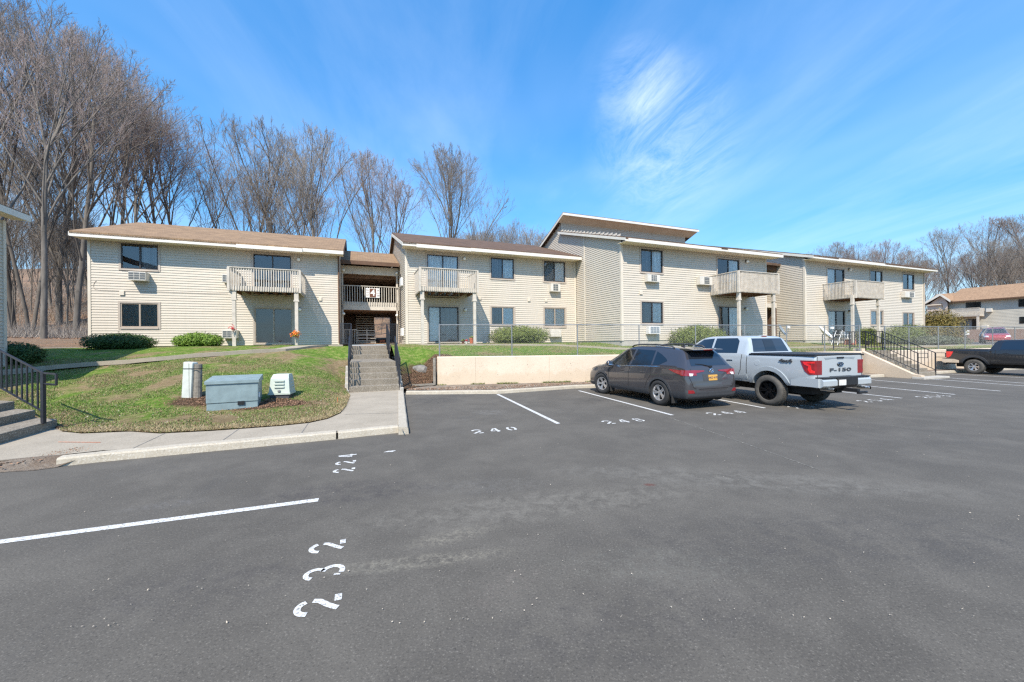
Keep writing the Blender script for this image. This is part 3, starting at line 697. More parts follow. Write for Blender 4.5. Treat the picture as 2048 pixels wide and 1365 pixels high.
def glaz(th, b, px, curt=('curtain_grey','curtain_white'), fr='dark_frame', door=False, zbot=None, frac=.5, label=None, ztop=None, wt=.085):
    """a sliding window or patio door set in the front wall; returns the opening cut in the siding"""
    a0, a1, z0, z1 = px if len(px) == 4 and isinstance(px, tuple) and px[3] < 20 else rectpx(*px, b)
    if zbot is not None: z0 = zbot
    if ztop is not None: z1 = ztop
    t = MB(); bo = b-.035
    t.box(a0,a0+wt,bo,b+.02,z0,z1); t.box(a1-wt,a1,bo,b+.02,z0,z1); t.box(a0+wt,a1-wt,bo,b+.02,z1-wt,z1)
    if door: t.box(a0+wt,a1-wt,bo-.03,b+.02,z0,z0+.06)
    else: t.box(a0+wt-.0,a1-wt,bo-.018,b+.02,z0,z0+wt)
    w = t.build('patio_door' if door else 'window', M('trim'), th, label=label)
    i0, i1, j0, j1 = a0+wt, a1-wt, z0+(.06 if door else wt), z1-wt
    f = MB(); fw = .05; y0, y1 = b-.01, b+.05
    f.box(i0,i0+fw,y0,y1,j0,j1); f.box(i1-fw,i1,y0,y1,j0,j1); f.box(i0+fw,i1-fw,y0,y1,j1-fw,j1); f.box(i0+fw,i1-fw,y0,y1,j0,j0+fw)
    m_ = i0+(i1-i0)*frac; f.box(m_-.03,m_+.03,y0-.004,y1+.02,j0+fw,j1-fw)
    for u in (i0,i1): f.quad((u,b+.05,j0),(u,b+.3,j0),(u,b+.3,j1),(u,b+.05,j1))
    for v in (j0,j1): f.quad((i0,b+.05,v),(i1,b+.05,v),(i1,b+.3,v),(i0,b+.3,v))
    f.build('frame', M(fr), th, w)
    for k, (u0,u1,dd) in enumerate(((i0+fw,m_-.03,.015),(m_+.03,i1-fw,.035))):
        g = MB(); g.quad((u0,b+dd,j0+fw),(u1,b+dd,j0+fw),(u1,b+dd,j1-fw),(u0,b+dd,j1-fw)); g.build('pane', M('glass'), th, w)
        c = MB(); cm = curt[k]
        e0 = i0 if k == 0 else m_; e1 = m_ if k == 0 else i1
        if cm in ('blinds','curtain_green'): c.quad((e0,b+.065,j0),(e1,b+.065,j0),(e1,b+.065,j1),(e0,b+.065,j1))
        elif cm == 'interior_dark': c.quad((e0,b+.29,j0),(e1,b+.29,j0),(e1,b+.29,j1),(e0,b+.29,j1))  # no cloth here: a flat sheet with the room's darkness painted in
        else: pleat(c, e0, e1, b+.08, j0, j1)
        c.build('blind' if cm == 'blinds' else 'curtain', M(cm), th, w)  # the painted dark-room sheet is built under the curtain name too
    return (a0+.03,a1-.03,z0 if door else z0+.03,z1-.03)
def globe(th, px, b, r=.09, flood=False):
    a, z = fb(*px, b); m_ = MB(); m_.box(a-.05,a+.05,b-.06,b-.015,z-.02,z+.09); m_.tube([(a,b-.05,z+.05),(a,b-.14,z+.06)],.025)
    l = m_.build('wall_lamp', M('dark_frame'), th)
    if flood: g = MB().cbox(a-.13,a+.13,b-.28,b-.1,z-.07,z+.05,.02)
    else: g = MB().ball((a,b-.15,z-.03), r, 8)
    g.build('lamp_shade', M('lamp_glass'), th, l, smooth=40)
def jbox(th, rect, b, mat='corner_trim', d=.07):
    a0, a1, z0, z1 = rectpx(*rect, b); MB().cbox(a0,a1,b-d,b-.01,z0,z1,.008).build('junction_box', M(mat), th)
def slab(a0, a1, b0, z0, b1, z1, t=.13, mb=None):
    mb = mb or MB(); return mb.prism([(b0,z0),(b1,z1),(b1,z1+t),(b0,z0+t)], 'x', a0, a1)
def fascia(th, roof, segs, b, hgt=.17):
    """segs: (a0,a1,zbottom,protrusion)"""
    for a0, a1, z, p in segs:
        MB().cbox(a0,a1,b-p,b+.025-.0,z,z+hgt,.006).build('fascia_board', M('fascia'), th, roof)
def balcony(th, bw, depth, xs, ytops, ybots, posts, zg, solid_side=False, gaps=.105, bottom_of_posts=None):
    bf = bw-depth
    a0, zt0 = fb(xs[0], ytops[0], bf); a1, zt1 = fb(xs[1], ytops[1], bf); zt = (zt0+zt1)/2
    zb = (fb(xs[0],ybots[0],bf)[1]+fb(xs[1],ybots[1],bf)[1])/2; zd = zb+.18
    m_ = MB(); n = int((a1-a0)/.14)
    for i in range(n):
        u = a0+.03+(a1-a0-.06)*i/n; m_.box(u,u+(a1-a0-.06)/n-.012,bf+.03,bw-.02,zd-.04,zd)
    d = m_.build('balcony', M('balcony_wood'), th)
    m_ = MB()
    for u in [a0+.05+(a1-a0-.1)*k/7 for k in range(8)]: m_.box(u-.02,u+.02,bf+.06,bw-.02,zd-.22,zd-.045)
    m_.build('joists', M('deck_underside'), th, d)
    m_ = MB(); m_.box(a0+.025,a1-.025,bf+.022,bf+.055,zd-.24,zd-.004); m_.box(a0+.026,a0+.055,bf+.055,bw-.03,zd-.24,zd-.004); m_.box(a1-.055,a1-.026,bf+.055,bw-.03,zd-.24,zd-.004); m_.build('rim_board', M('balcony_wood'), th, d)
    r = MB(); th_ = .045
    def run(p, q):
        L = math.hypot(q[0]-p[0], q[1]-p[1]); n = max(2, round(L/gaps)); ux, uy = (q[0]-p[0])/L, (q[1]-p[1])/L
        for i in range(1, n):
            x, y = p[0]+ux*L*i/n, p[1]+uy*L*i/n
            r.box(x-.019,x+.019,y-.019,y+.019,zd-.20,zt-.04)
    run((a0,bf),(a1,bf)); run((a0,bf),(a0,bw)); run((a1,bf),(a1,bw))
    r.box(a0-.04,a1+.04,bf-.045,bf+.045,zt-.04,zt); r.box(a0-.04,a0+.04,bf+.045,bw-.02,zt-.042,zt-.002); r.box(a1-.04,a1+.04,bf+.045,bw-.02,zt-.042,zt-.002)
    r.box(a0+.06,a1-.06,bf+.02,bf+.04,zt-.13,zt-.05)
    for u in (a0,a1): r.box(u-.055,u+.055,bf-.055,bf+.055,zd-.26,zt-.045)
    r.build('railing', M('balcony_wood'), th, d)
    for xp in posts:
        u = fb(xp, ybots[0]+30, bf+.12)[0]; m_ = MB(); m_.box(u-.10,u+.10,bf+.06,bf+.20,zd-.62,zd-.045); m_.box(u-.125,u+.125,bf+.045,bf+.215,zd-.70,zd-.62); m_.box(u-.075,u+.075,bf+.065,bf+.195,zg-.1,zd-.70)
        m_.build('post', M('balcony_wood'), th, d)
    return zd, a0, a1
def acunit(px, b, label, grille=(.08,.92), depth=.34, mat='ac_shell', gmat='ac_grille', bars=(3,2)):
    a0, a1, z0, z1 = rectpx(*px, b-depth)
    t = Thing('air_conditioner', label, 'air conditioner', ((a0+a1)/2,b,z0), BROT, 'through-wall air conditioners under the windows')
    MB().cbox(a0,a1,b-depth,b-.02,z0,z1,.012).build('casing', M(mat), t)
    g0, g1 = a0+(a1-a0)*grille[0], a0+(a1-a0)*grille[1]; h0, h1 = z0+(z1-z0)*.12, z1-(z1-z0)*.1
    m_ = MB(); m_.box(g0,g1,b-depth-.006,b-depth+.01,h0,h1); m_.build('grille', M(gmat), t)
    m_ = MB()
    for i in range(1, bars[0]): u = g0+(g1-g0)*i/bars[0]; m_.box(u-.008,u+.008,b-depth-.014,b-depth-.005,h0,h1)
    for i in range(1, bars[1]+1): z = h0+(h1-h0)*i/(bars[1]+1); m_.box(g0,g1,b-depth-.013,b-depth-.0055,z-.008,z+.008)
    m_.build('grille_bars', M(mat), t)
    return t

def block(name, label, a0, a1, bF, bB, zb, opens_fn, ridge_b, ridge_z, eave_b, px_f, over, shing, grp, side=None, side_top=None, gable_to=None):
    """one block of flats: front siding with openings, gable sides, roof"""
    th = Thing(name, label, 'apartment building', (a0,bF,zb), BROT, grp)
    zf = sum(fb(x, y, eave_b)[1] for x, y in px_f)/len(px_f)
    opens = opens_fn(th)
    wm = MB(); siding(wm, (0,bF), (1,0), (0,-1), a0, a1, zb+.06, zf+.16, opens)
    if side:
        sl = (ridge_z-(zf+.17))/(ridge_b-eave_b)
        tf = side_top or (lambda s: zf+.14+sl*(s-eave_b) if s < ridge_b else ridge_z-sl*(s-ridge_b)-.03)
        siding(wm, (a0,0), (0,1), (-1,0), bF, bB, zb+.06, tf)
    wall = wm.build('wall', M('siding'), th)
    # back and right side, foundation, inner backing
    m_ = MB(); m_.quad((a0,bB,zb),(a1,bB,zb),(a1,bB,zf),(a0,bB,zf))
    rt = [(a1,bF,zb),(a1,bB,zb),(a1,bB,zf+.1),(a1,ridge_b,ridge_z-.05),(a1,bF,zf+.16)]; m_.poly(rt)
    if not side: m_.poly([(a0,p[1],p[2]) for p in rt])
    m_.build('rear_wall', M('siding'), th)
    m_ = MB(); m_.box(a0+.02,a1-.02,bF+.01,bB-.02,zb-.9,zb+.06); m_.build('foundation', M('concrete'), th)
    for u, n_ in ((a0,1),(a1,-1)):
        m_ = MB(); m_.box(min(u,u+n_*.11)-.0,max(u,u+n_*.11),bF-.035,bF+.02,zb+.04,zf+.16)
        if n_ == 1 and side: m_.box(u-.035,u+.0,bF-.034,bF+.10,zb+.04,zf+.16)
        m_.build('corner_board', M('corner_trim'), th)
    return th, zf
# ===== block A, left
BA = 24.6
def openA(th):
    o = [glaz(th, BA, (237.7,485.7,321,542.6), ('interior_dark','curtain_grey'), label='upper window with dark glass above the air conditioner'),
         glaz(th, BA, (236.7,603.5,321.7,658.5), ('curtain_green','curtain_green'), 'tan_frame', label='lower window with tan frame and grey green shades')]
    zA = 4.52
    o.append(glaz(th, BA, (503.5,507.5,586,600), ('interior_dark','interior_dark'), 'dark_frame', True, zbot=zA, label='upper patio door behind the balcony'))
    o.append(glaz(th, BA, (506,614,588,692), ('interior_dark','curtain_dark'), 'tan_frame', True, zbot=1.86, label='ground floor patio door under the balcony'))
    return o
GRP = 'two-storey blocks of flats in a row above the lot'
bA, zfA = block('apartment_building', 'leftmost cream sided two-storey block with brown shingle gable roof, beside the bare woods', -11.9, -.95, BA, 35.4, 1.78, openA, 29.9, 9.12, 23.85, ((175,475),(430,493),(680,508)), .7, 'shingles', GRP)
m_ = MB(); e0, e1 = -12.16, -.72; m_.prism([(23.83,zfA+.12),(29.9,9.12),(36.2,7.1),(36.2,7.25),(29.9,9.27),(23.83,zfA+.25)], 'x', e0, e1)
rA = m_.build('roof', M('shingles'), bA)
ga = fb(472.5,490,23.8)[0]; gb_ = fb(605,500,23.8)[0]
fascia(bA, rA, [(e0,ga,zfA,.0),(ga,gb_,zfA-.035,.07),(gb_,e1,zfA-.0,.02)], 23.83, .19)
MB().box(e0+.02,e1-.02,23.86,24.6,zfA+.03,zfA+.05).build('soffit', M('soffit'), bA, rA)
for u in (e0,e1):
    s = 1 if u == e1 else -1
    MB().prism([(23.83,zfA+.02),(29.9,9.02),(36.2,7.0),(36.2,7.14),(29.9,9.18),(23.83,zfA+.2)], 'x', u+.003*s, u+.03*s).build('rake_board', M('brown_board') if s > 0 else M('fascia'), bA, rA)
balcony(bA, BA, 2.0, (456.7,599.5), (533.5,540.5), (578,584), (468,593), 1.75)
globe(bA, (598,519.6), BA); globe(bA, (600,619), BA); globe(bA, (653.5,511), BA, flood=True)
jbox(bA, (240,582,249.5,591), BA); jbox(bA, (637.7,595,643.6,602), BA)
a, z = fb(188,566,BA)[0], fb(188,580,BA)[1]; m_ = MB(); pts = [fb(x,y,BA) for x,y in ((193,562),(189,566),(187,573),(190,579),(200,580.5),(240,582),(310,583.5),(400,587),(456,588))]
m_.tube([(p[0],BA-.025,p[1]) for p in pts], .009, 4); m_.build('cable', M('trim'), bA)
p = rectpx(160,0,172,10,BA); m_ = MB(); m_.tube([(-1.0,BA-.09,1.9),(-1.0,BA-.09,7.0)], .045, 8); m_.build('downspout', M('brown_board'), bA)

# ===== block B
BB = 22.8
def openB(th):
    o = [glaz(th, BB, (979,514.5,1030,560.7), ('curtain_grey','curtain_white'), 'dark_frame', label='upper middle window with pale curtains'),
         glaz(th, BB, (979.6,611.9,1030.5,653), ('curtain_grey','blinds'), 'tan_frame', label='lower window above the clipped bush'),
         glaz(th, BB, (1085,521,1132,566.8), ('curtain_grey','blinds'), 'dark_frame', label='upper window beside the inner corner'),
         glaz(th, BB, (1086,613.8,1132.7,656.3), ('blinds','blinds'), 'tan_frame', label='lower window with white blinds beside the inner corner')]
    o.append(glaz(th, BB, (851.5,508.5,919,580), ('curtain_white','curtain_white'), 'dark_frame', True, zbot=4.55))
    o.append(glaz(th, BB, (854,611.5,920,688), ('blinds','curtain_grey'), 'dark_frame', True, zbot=1.86, frac=.38))
    return o
bB, zfB = block('apartment_building', 'second cream sided block from the left with a dark brown roof', 2.55, 13.64, BB, 35, 1.78, openB, 29.1, 9.65, 22.05, ((812,494.5),(1000,508),(1160,519)), .7, 'dark', GRP, side=True)
m_ = MB(); e0, e1 = 2.33, 13.64; m_.prism([(22.03,zfB+.12),(29.1,9.67),(36,7.3),(36,7.45),(29.1,9.82),(22.03,zfB+.25)], 'x', e0, e1)
rB = m_.build('roof', M('dark_shingles'), bB)
ga = fb(833,492,22)[0]; gb_ = fb(942,500,22)[0]
fascia(bB, rB, [(e0,ga,zfB+.03,0),(ga,gb_,zfB-.03,.07),(gb_,e1,zfB,.03)], 22.03, .19)
MB().box(e0+.02,e1,22.06,BB,zfB+.03,zfB+.05).build('soffit', M('soffit'), bB, rB)
MB().prism([(22.03,zfB+.02),(29.1,9.55),(36,7.2),(36,7.37),(29.1,9.73),(22.03,zfB+.2)], 'x', e0-.03, e0-.003).build('rake_board', M('fascia'), bB, rB)
balcony(bB, BB, 2.0, (839.5,954.7), (535,540.5), (580.5,583.5), (844.5,949), 1.75)
globe(bB, (927.6,517.8), BB); globe(bB, (929.7,620), BB)
for r in ((1055,596,1060,603.5),(1089,597,1094,604),(957.6,595,962,600)): jbox(bB, r, BB)
for (y0,y1,b0_) in ((555,571,24.2),(656.5,672,24.0)):   # meter boxes on the stairwell side wall
    z0 = H+(689-y1)/F*23.4; z1 = H+(689-y0)/F*23.4; m_ = MB(); m_.cbox(2.55-.13,2.54,b0_,b0_+.75,z0,z1,.01); m_.build('meter_box', M('white_plastic'), bB)
MB().tube([(2.5,25.3,1.9),(2.5,25.3,6.2)], .03, 6).build('conduit', M('dark_frame'), bB)

# ===== block C with the clerestory
BC = 18.0
def openC(th):
    return [glaz(th, BC, (1279,497,1327,548.5), ('curtain_grey','curtain_white'), 'dark_frame', label='upper window with a pale right-hand curtain'),
            glaz(th, BC, (1280.4,601.7,1327.5,650), ('curtain_grey','curtain_white'), 'dark_frame', label='lower window with vertical blinds'),
            glaz(th, BC, (1432.5,516.5,1480,580), ('curtain_dark','curtain_white'), 'dark_frame', True, zbot=4.6),
            glaz(th, BC, (1434,611.5,1481,680), ('curtain_dark','curtain_white'), 'dark_frame', True, zbot=1.92)]
def sideC(s): return 7.62+.31*(s-17.3) if s < 24.85 else 10.72-.37*(s-24.1)
bC, zfC = block('apartment_building', 'tallest cream sided block in the middle with a raised clerestory roof behind its front roof', 13.7, 25.42, BC, 31, 1.84, openC, 24.9, 9.9, 17.3, ((1243,484),(1400,498.5),(1545,513)), .7, 'x', GRP, side=True, side_top=sideC)
e0, e1 = 13.46, 26.0
m_ = MB(); m_.prism([(17.28,zfC+.12),(24.88,zfC+.12+.31*7.6),(24.88,zfC+.25+.31*7.6),(17.28,zfC+.25)], 'x', e0, e1)
rC = m_.build('roof', M('dark_shingles'), bC)
ga = fb(1256,480,17.3)[0]; gb_ = fb(1441,499,17.3)[0]; gc = fb(1455,499,17.3)[0]
fascia(bC, rC, [(e0,ga,zfC+.02,0),(ga,gb_,zfC,.05),(gb_,gc,zfC+.02,0),(gc,e1,zfC,.05)], 17.28, .18)
MB().prism([(17.28,zfC+.05),(24.88,zfC+.05+.31*7.6),(24.88,zfC+.2+.31*7.6),(17.28,zfC+.2)], 'x', e0-.03, e0-.003).build('rake_board', M('fascia'), bC, rC)
MB().box(e0+.02,e1-.02,17.3,BC,zfC+.03,zfC+.05).build('soffit', M('soffit'), bC, rC)
m_ = MB(); siding(m_, (0,24.9), (1,0), (0,-1), 13.7, 25.42, zfC+2.4, 10.75); m_.build('clerestory_wall', M('siding'), bC)
m_ = MB(); m_.prism([(24.05,10.82),(31.6,7.9),(31.6,8.03),(24.05,10.95)], 'x', 13.42, 26.0); rC2 = m_.build('upper_roof', M('dark_shingles'), bC)
MB().cbox(13.40,26.02,24.0,24.045,10.74,10.90,.006).build('fascia_board', M('fascia'), bC, rC2)
MB().prism([(24.05,10.70),(31.6,7.78),(31.6,7.95),(24.05,10.86)], 'x', 13.385, 13.41).build('rake_board', M('fascia'), bC, rC2)
MB().prism([(24.07,10.79),(24.9,10.47),(24.9,10.49),(24.07,10.81)], 'x', 13.44, 25.98).build('soffit', M('soffit'), bC, rC2)
m_ = MB(); m_.box(13.66,13.70,21.7,21.82,1.9,8.95); m_.build('corner_board', M('corner_trim'), bC)
balcony(bC, BC, 1.95, (1476.6,1556), (541.5,547.5), (582.5,586), (1478,1547), 1.8)
globe(bC, (1491,523.5), BC); globe(bC, (1489.5,618), BC)
jbox(bC, (1278.5,582,1284,589.5), BC)
# ===== block D
BD = 17.5
def openD(th):
    return [glaz(th, BD, (1738.5,540.3,1765.3,575), ('curtain_dark','curtain_white'), 'dark_frame', label='small upper window right of the balcony'),
            glaz(th, BD, (1803.7,547,1828.6,581.8), ('curtain_grey','curtain_white'), 'dark_frame', label='upper window at the far right end'),
            glaz(th, BD, (1740,620,1767,653), ('blinds','blinds'), 'tan_frame', label='lower window behind the balcony post'),
            glaz(th, BD, (1804.4,624,1828.6,657), ('curtain_grey','curtain_white'), 'tan_frame', label='lower window above the clipped hedge'),
            glaz(th, BD, (1652.5,536,1689.5,590), ('curtain_white','curtain_dark'), 'dark_frame', True, zbot=4.5),
            glaz(th, BD, (1654.5,620,1690.5,690), ('curtain_white','curtain_dark'), 'dark_frame', True, zbot=1.84)]
bD, zfD = block('apartment_building', 'rightmost block of the row, tan cream siding, behind the outdoor stair with black railings', 28.55, 43.45, BD, 33, 1.76, openD, 25.2, 9.95, 16.8, ((1620,519),(1740,529),(1850,540.5)), .7, 'x', GRP, side=True)
e0, e1 = 28.3, 43.95
m_ = MB(); m_.prism([(16.78,zfD+.12),(25.2,9.97),(33.8,7.4),(33.8,7.53),(25.2,10.1),(16.78,zfD+.25)], 'x', e0, e1)
rD = m_.build('roof', M('dark_shingles'), bD)
fascia(bD, rD, [(e0,31,zfD+.02,0),(31,36.5,zfD,.03),(36.5,e1,zfD+.02,.0)], 16.78, .18)
MB().prism([(16.78,zfD+.03),(25.2,9.87),(33.8,7.3),(33.8,7.45),(25.2,10.03),(16.78,zfD+.2)], 'x', e0-.03, e0-.003).build('rake_board', M('fascia'), bD, rD)
MB().box(e0+.02,e1-.02,16.8,BD,zfD+.03,zfD+.05).build('soffit', M('soffit'), bD, rD)
balcony(bD, BD, 1.95, (1711,1767), (561,564.5), (593.5,597.4), (1705.5,1757), 1.7, gaps=.085)
globe(bD, (1696.7,539.6), BD); globe(bD, (1697.4,623), BD)
MB().tube([(43.5,BD-.06,1.85),(43.5,BD-.06,7.3)], .045, 8).build('downspout', M('trim'), bD)

# ===== open stairwell between A and B
T = Thing('stairwell_porch', 'covered open stairwell with brown ceiling and balustrade, bridging the two left blocks', 'stairwell', (-.95,26.5,1.8), BROT)
pa0, pa1 = -.93, 2.53
m_ = MB(); m_.prism([(25.7,6.80),(30,8.35),(34.5,6.8),(34.5,6.93),(30,8.48),(25.7,6.93)], 'x', pa0, pa1-.05); r_ = m_.build('roof', M('shingles'), T)
MB().box(pa0,pa1-.05,25.64,25.70,6.72,6.95).build('fascia_board', M('brown_board'), T, r_)
MB().box(pa0,pa1-.03,26.35,26.5,6.25,6.75).build('beam', M('corner_trim'), T)
m_ = MB(); m_.box(pa0+.0,pa1-.03,26.5,33.5,6.28,6.34); m_.box(pa0,pa1-.03,26.5,33.5,4.0,4.08)
for q in range(6): m_.box(pa0,pa1-.03,27.2+q*1.1,27.3+q*1.1,6.12,6.28)
m_.build('ceiling', M('lining_brown'), T)
m_ = MB(); m_.box(pa0,pa1-.03,26.45,33.5,4.1,4.42); m_.build('upper_floor', M('concrete'), T)
m_ = MB(); m_.box(pa0+.01,pa1-.04,26.36,26.45,4.0,4.5); m_.build('floor_fascia', M('balcony_wood'), T)
m_ = MB(); zt = 5.52
n = 23
for i in range(n+1):
    u = pa0+.05+(pa1-pa0-.12)*i/n; m_.box(u-.018,u+.018,26.30,26.336,4.3,zt-.04)
m_.box(pa0,pa1-.04,26.27,26.36,zt-.04,zt); m_.build('railing', M('balcony_wood'), T)
m_ = MB(); m_.box(pa0+.002,pa0+.03,26.5,33.5,1.8,6.3); m_.box(pa1-.06,pa1-.032,27.6,33.5,1.8,6.3); m_.box(pa0,pa1-.04,33.45,33.5,4.42,6.3); m_.box(pa0,1.15,31.5,31.6,1.8,4.0); m_.build('lining', M('lining_brown'), T)
m_ = MB()
for u in (pa0+.06, pa1-.14): m_.box(u-.05,u+.05,26.36,26.46,1.8,6.3)
m_.build('post', M('balcony_wood'), T)
m_ = MB()
for i in range(12): m_.box(-.1,1.05,27.3+i*.3,27.3+i*.3+.3,1.85+i*.18,1.92+i*.18)
for u in (-.13,1.06): m_.prism([(27.2,1.8),(31,4.1),(31,3.85),(27.5,1.8)], 'x', u, u+.04)
m_.build('stair_flight', M('balcony_wood'), T)
m_ = MB()
for i in range(9): u = pa0+.12+i*.1; m_.box(u-.014,u+.014,27.1,27.13,1.85,2.75)
m_.box(pa0+.06,-.05,27.09,27.14,2.75,2.8)
for z in (1.95,2.2,2.45,2.7): m_.box(0,1.1,27.2,27.24,z,z+.035)
m_.box(.52,.57,27.19,27.25,1.85,2.8)
m_.build('lower_balustrade', M('balcony_wood'), T)
for (x, y) in ((687,540.5),(795,546.7),(687.5,628),(796.5,631.5)):
    a, z = fb(x,y,26.2); a = max(pa0+.12, min(pa1-.18, a)); l = MB().box(a-.03,a+.03,26.25,26.36,z-.02,z+.04).build('wall_lamp', M('dark_frame'), T)
    MB().ball((a,26.2,z), .085, 8).build('lamp_shade', M('lamp_glass'), T, l, smooth=True)
MB().box(1.4,1.75,28.5,28.9,1.82,2.12).build('crate', M('terracotta'), T)
# the number sign on its rail
a0, a1, z0, z1 = rectpx(731.5,577,759.5,596,26.25)
sg = Thing('building_sign', 'brown and white block number sign with a white 4 on the stairwell balustrade', 'sign', ((a0+a1)/2,26.26,z0), BROT)
m_ = MB().cbox(a0,a1,26.235,26.268,z0,z1,.02); m_.build('plate', M('sign_white'), sg)
w_ = a1-a0; m_ = MB(); m_.box(a0+w_*.27,a1-w_*.27,26.228,26.234,z0+.03,z1-.03)
for u, v in ((a0+.03,a0+w_*.24),(a1-w_*.24,a1-.03)):
    m_.box(u,v,26.229,26.234,(z0+z1)/2-.012,(z0+z1)/2+.012)
m_.build('number_panel', M('sign_brown'), sg)
def text(txt, size, mat, name, mtx, parent=None, ext=.002, bold=0, sx=1):
    cu = bpy.data.curves.new(name, 'FONT'); cu.body = txt; cu.size = size; cu.extrude = ext; cu.align_x = 'CENTER'; cu.align_y = 'CENTER'; cu.offset = bold; cu.resolution_u = 3
    to = bpy.data.objects.new(name, cu); C.objects.link(to); bpy.context.view_layer.update()
    me = bpy.data.meshes.new_from_object(to.evaluated_get(bpy.context.evaluated_depsgraph_get())); bpy.data.objects.remove(to); bpy.data.curves.remove(cu)
    me.transform(Matrix.Diagonal((sx,1,1,1))); me.transform(mtx); me.materials.clear(); me.materials.append(mat); me.name = name
    o = bpy.data.objects.new(name, me); C.objects.link(o)
    if parent: o.parent = parent
    return o
up = Matrix.Rotation(rad(90), 4, 'X')
text('4', (z1-z0)*.92, M('sign_white'), 'numeral', Matrix.Translation((0,26.224-26.26,(z1-z0)/2)) @ up, sg.o, .003, .012)
for k, (t_, u, v) in enumerate((('25',-.38,.27),('27',-.38,-.27),('26',.38,.27),('28',.38,-.27))):
    text(t_, .15, M('sign_brown'), 'small_number', Matrix.Translation((u*w_,26.230-26.26,(z1-z0)*(.5+v))) @ up, sg.o, .002)

# ===== recess between C and D
T = Thing('stairwell_porch', 'shadowed brown stairwell recess between the clerestory block and the rightmost block', 'stairwell', (25.42,19.4,1.8), BROT)
m_ = MB(); siding(m_, (0,19.4), (1,0), (0,-1), 25.44, 26.35, 1.9, 7.2); m_.build('wall', M('siding'), T)
m_ = MB(); m_.box(26.35,28.5,21.6,21.7,1.8,7.2); m_.build('back_panel', M('brown_board'), T)
m_ = MB(); m_.box(26.35,28.5,19.38,19.6,6.9,7.25); m_.box(26.33,26.45,19.36,19.6,1.8,6.9); m_.build('beam', M('brown_board'), T)
m_ = MB(); m_.box(26.35,28.5,19.4,21.6,4.2,4.5); m_.build('upper_floor', M('balcony_wood'), T)
m_ = MB(); m_.prism([(19.1,7.2),(25,9.2),(25,9.35),(19.1,7.35)], 'x', 25.5, 28.5); m_.build('roof', M('dark_shingles'), T)
MB().box(28.44,28.5,19.42,20.2,1.85,4.1).build('door', M('brown_board'), T)

# ===== wing at the far left edge, facing right
T = Thing('apartment_building', 'sliver of a sided block with a white eave at the far left edge', 'apartment building', (-11.85,19.15,.7), BROT, GRP)
m_ = MB(); siding(m_, (-11.45,0), (0,1), (1,0), 13, 19.15, .7, 6.25); m_.build('wall', M('siding'), T)
m_ = MB(); m_.quad((-11.45,19.15,.5),(-22,19.15,.5),(-22,19.15,6.3),(-11.45,19.15,6.25)); m_.quad((-11.45,13,.3),(-22,13,.3),(-22,13,6.3),(-11.45,13,6.25)); m_.build('rear_wall', M('siding'), T)
zl = H+(694.5-441)/F*14.0
m_ = MB(); m_.add([(-11.0,19.5,zl+.14),(-17,19.5,zl+2.0),(-17,12.6,zl+2.0),(-11.0,12.6,zl+.14),(-11.0,19.5,zl+.26),(-17,19.5,zl+2.12),(-17,12.6,zl+2.12),(-11.0,12.6,zl+.26)], [(0,1,2,3),(4,7,6,5),(0,4,5,1),(1,5,6,2),(2,6,7,3),(3,7,4,0)]); r_ = m_.build('roof', M('shingles'), T)
MB().cbox(-11.01,-10.97,12.6,19.52,zl,zl+.22,.006).build('fascia_board', M('fascia'), T, r_)
MB().box(-11.45,-11.01,12.62,19.48,zl+.03,zl+.05).build('soffit', M('soffit'), T, r_)
MB().box(-11.56,-11.41,19.05,19.17,.6,6.25).build('corner_board', M('corner_trim'), T)
MB().box(-21.9,-11.5,13.1,19.05,.0,.72).build('foundation', M('concrete'), T)

# ===== far building on the right, front facing left along b
ga_, zb_ = 105.6, 3.3
T = Thing('apartment_building', 'distant beige block with a long tan roof and a balcony, above the brown retaining wall', 'apartment building', (ga_,39,zb_), BROT, 'far blocks beyond the fence')
Rf = lambda x, y: fa(x, y, ga_)
m_ = MB(); siding(m_, (ga_,0), (0,1), (-1,0), 12, 38.9, zb_-.4, 9.0, pitch=.25); m_.build('wall', M('far_siding'), T)
m_ = MB(); m_.prism([(ga_-.8,8.75),(ga_+6,11.6),(ga_+13,8.8),(ga_+13,8.95),(ga_+6,11.75),(ga_-.8,8.9)], 'y', 12, 38.0); m_.prism([(ga_-.8,8.75),(ga_+6,11.6),(ga_+6,11.75),(ga_-.8,8.9)], 'y', 38.0, 39.3); r_ = m_.build('roof', M('tan_shingles'), T)
MB().box(ga_-.86,ga_-.8,12,39.3,8.68,8.86).build('fascia_board', M('brown_board'), T, r_)
def sq(name, x0, y0, x1, y1, mat, d0=.03, d1=.06, par=None):
    p, q = Rf(x0,y0), Rf(x1,y1); m_ = MB(); m_.box(ga_-d1,ga_-d0,min(p[0],q[0]),max(p[0],q[0]),min(p[1],q[1]),max(p[1],q[1])); return m_.build(name, M(mat), T, par)
for (x0,y0,x1,y1) in ((1931.5,606,1962,617.5),(2037,599,2060,613),(2039,634,2060,647)):
    w_ = sq('window', x0,y0,x1,y1,'dark_frame'); sq('pane', x0+1,y0+1,x1-1,y1-1,'car_glass',.06,.07,w_)
w_ = sq('patio_door', 1932,639,1956,660,'dark_frame'); sq('pane', 1933,640,1944,659,'curtain_grey',.06,.07,w_); sq('pane', 1945,640,1955,659,'car_glass',.06,.07,w_)
for (x0,y0,x1,y1) in ((1975,617.5,1986,624),(1966,651,1978,657)): sq('air_conditioner', x0,y0,x1,y1,'ac_shell',.0,.6)
p, q = Rf(1911.5,620), Rf(1970,632); m_ = MB(); b0_, b1_ = q[0], p[0]; z0_, z1_ = min(p[1],q[1])-.1, max(p[1],q[1])
m_.box(ga_-2,ga_,b0_,b1_,z0_+.1,z0_+.3); bal = m_.build('balcony', M('balcony_wood'), T)
m_ = MB(); n = 34
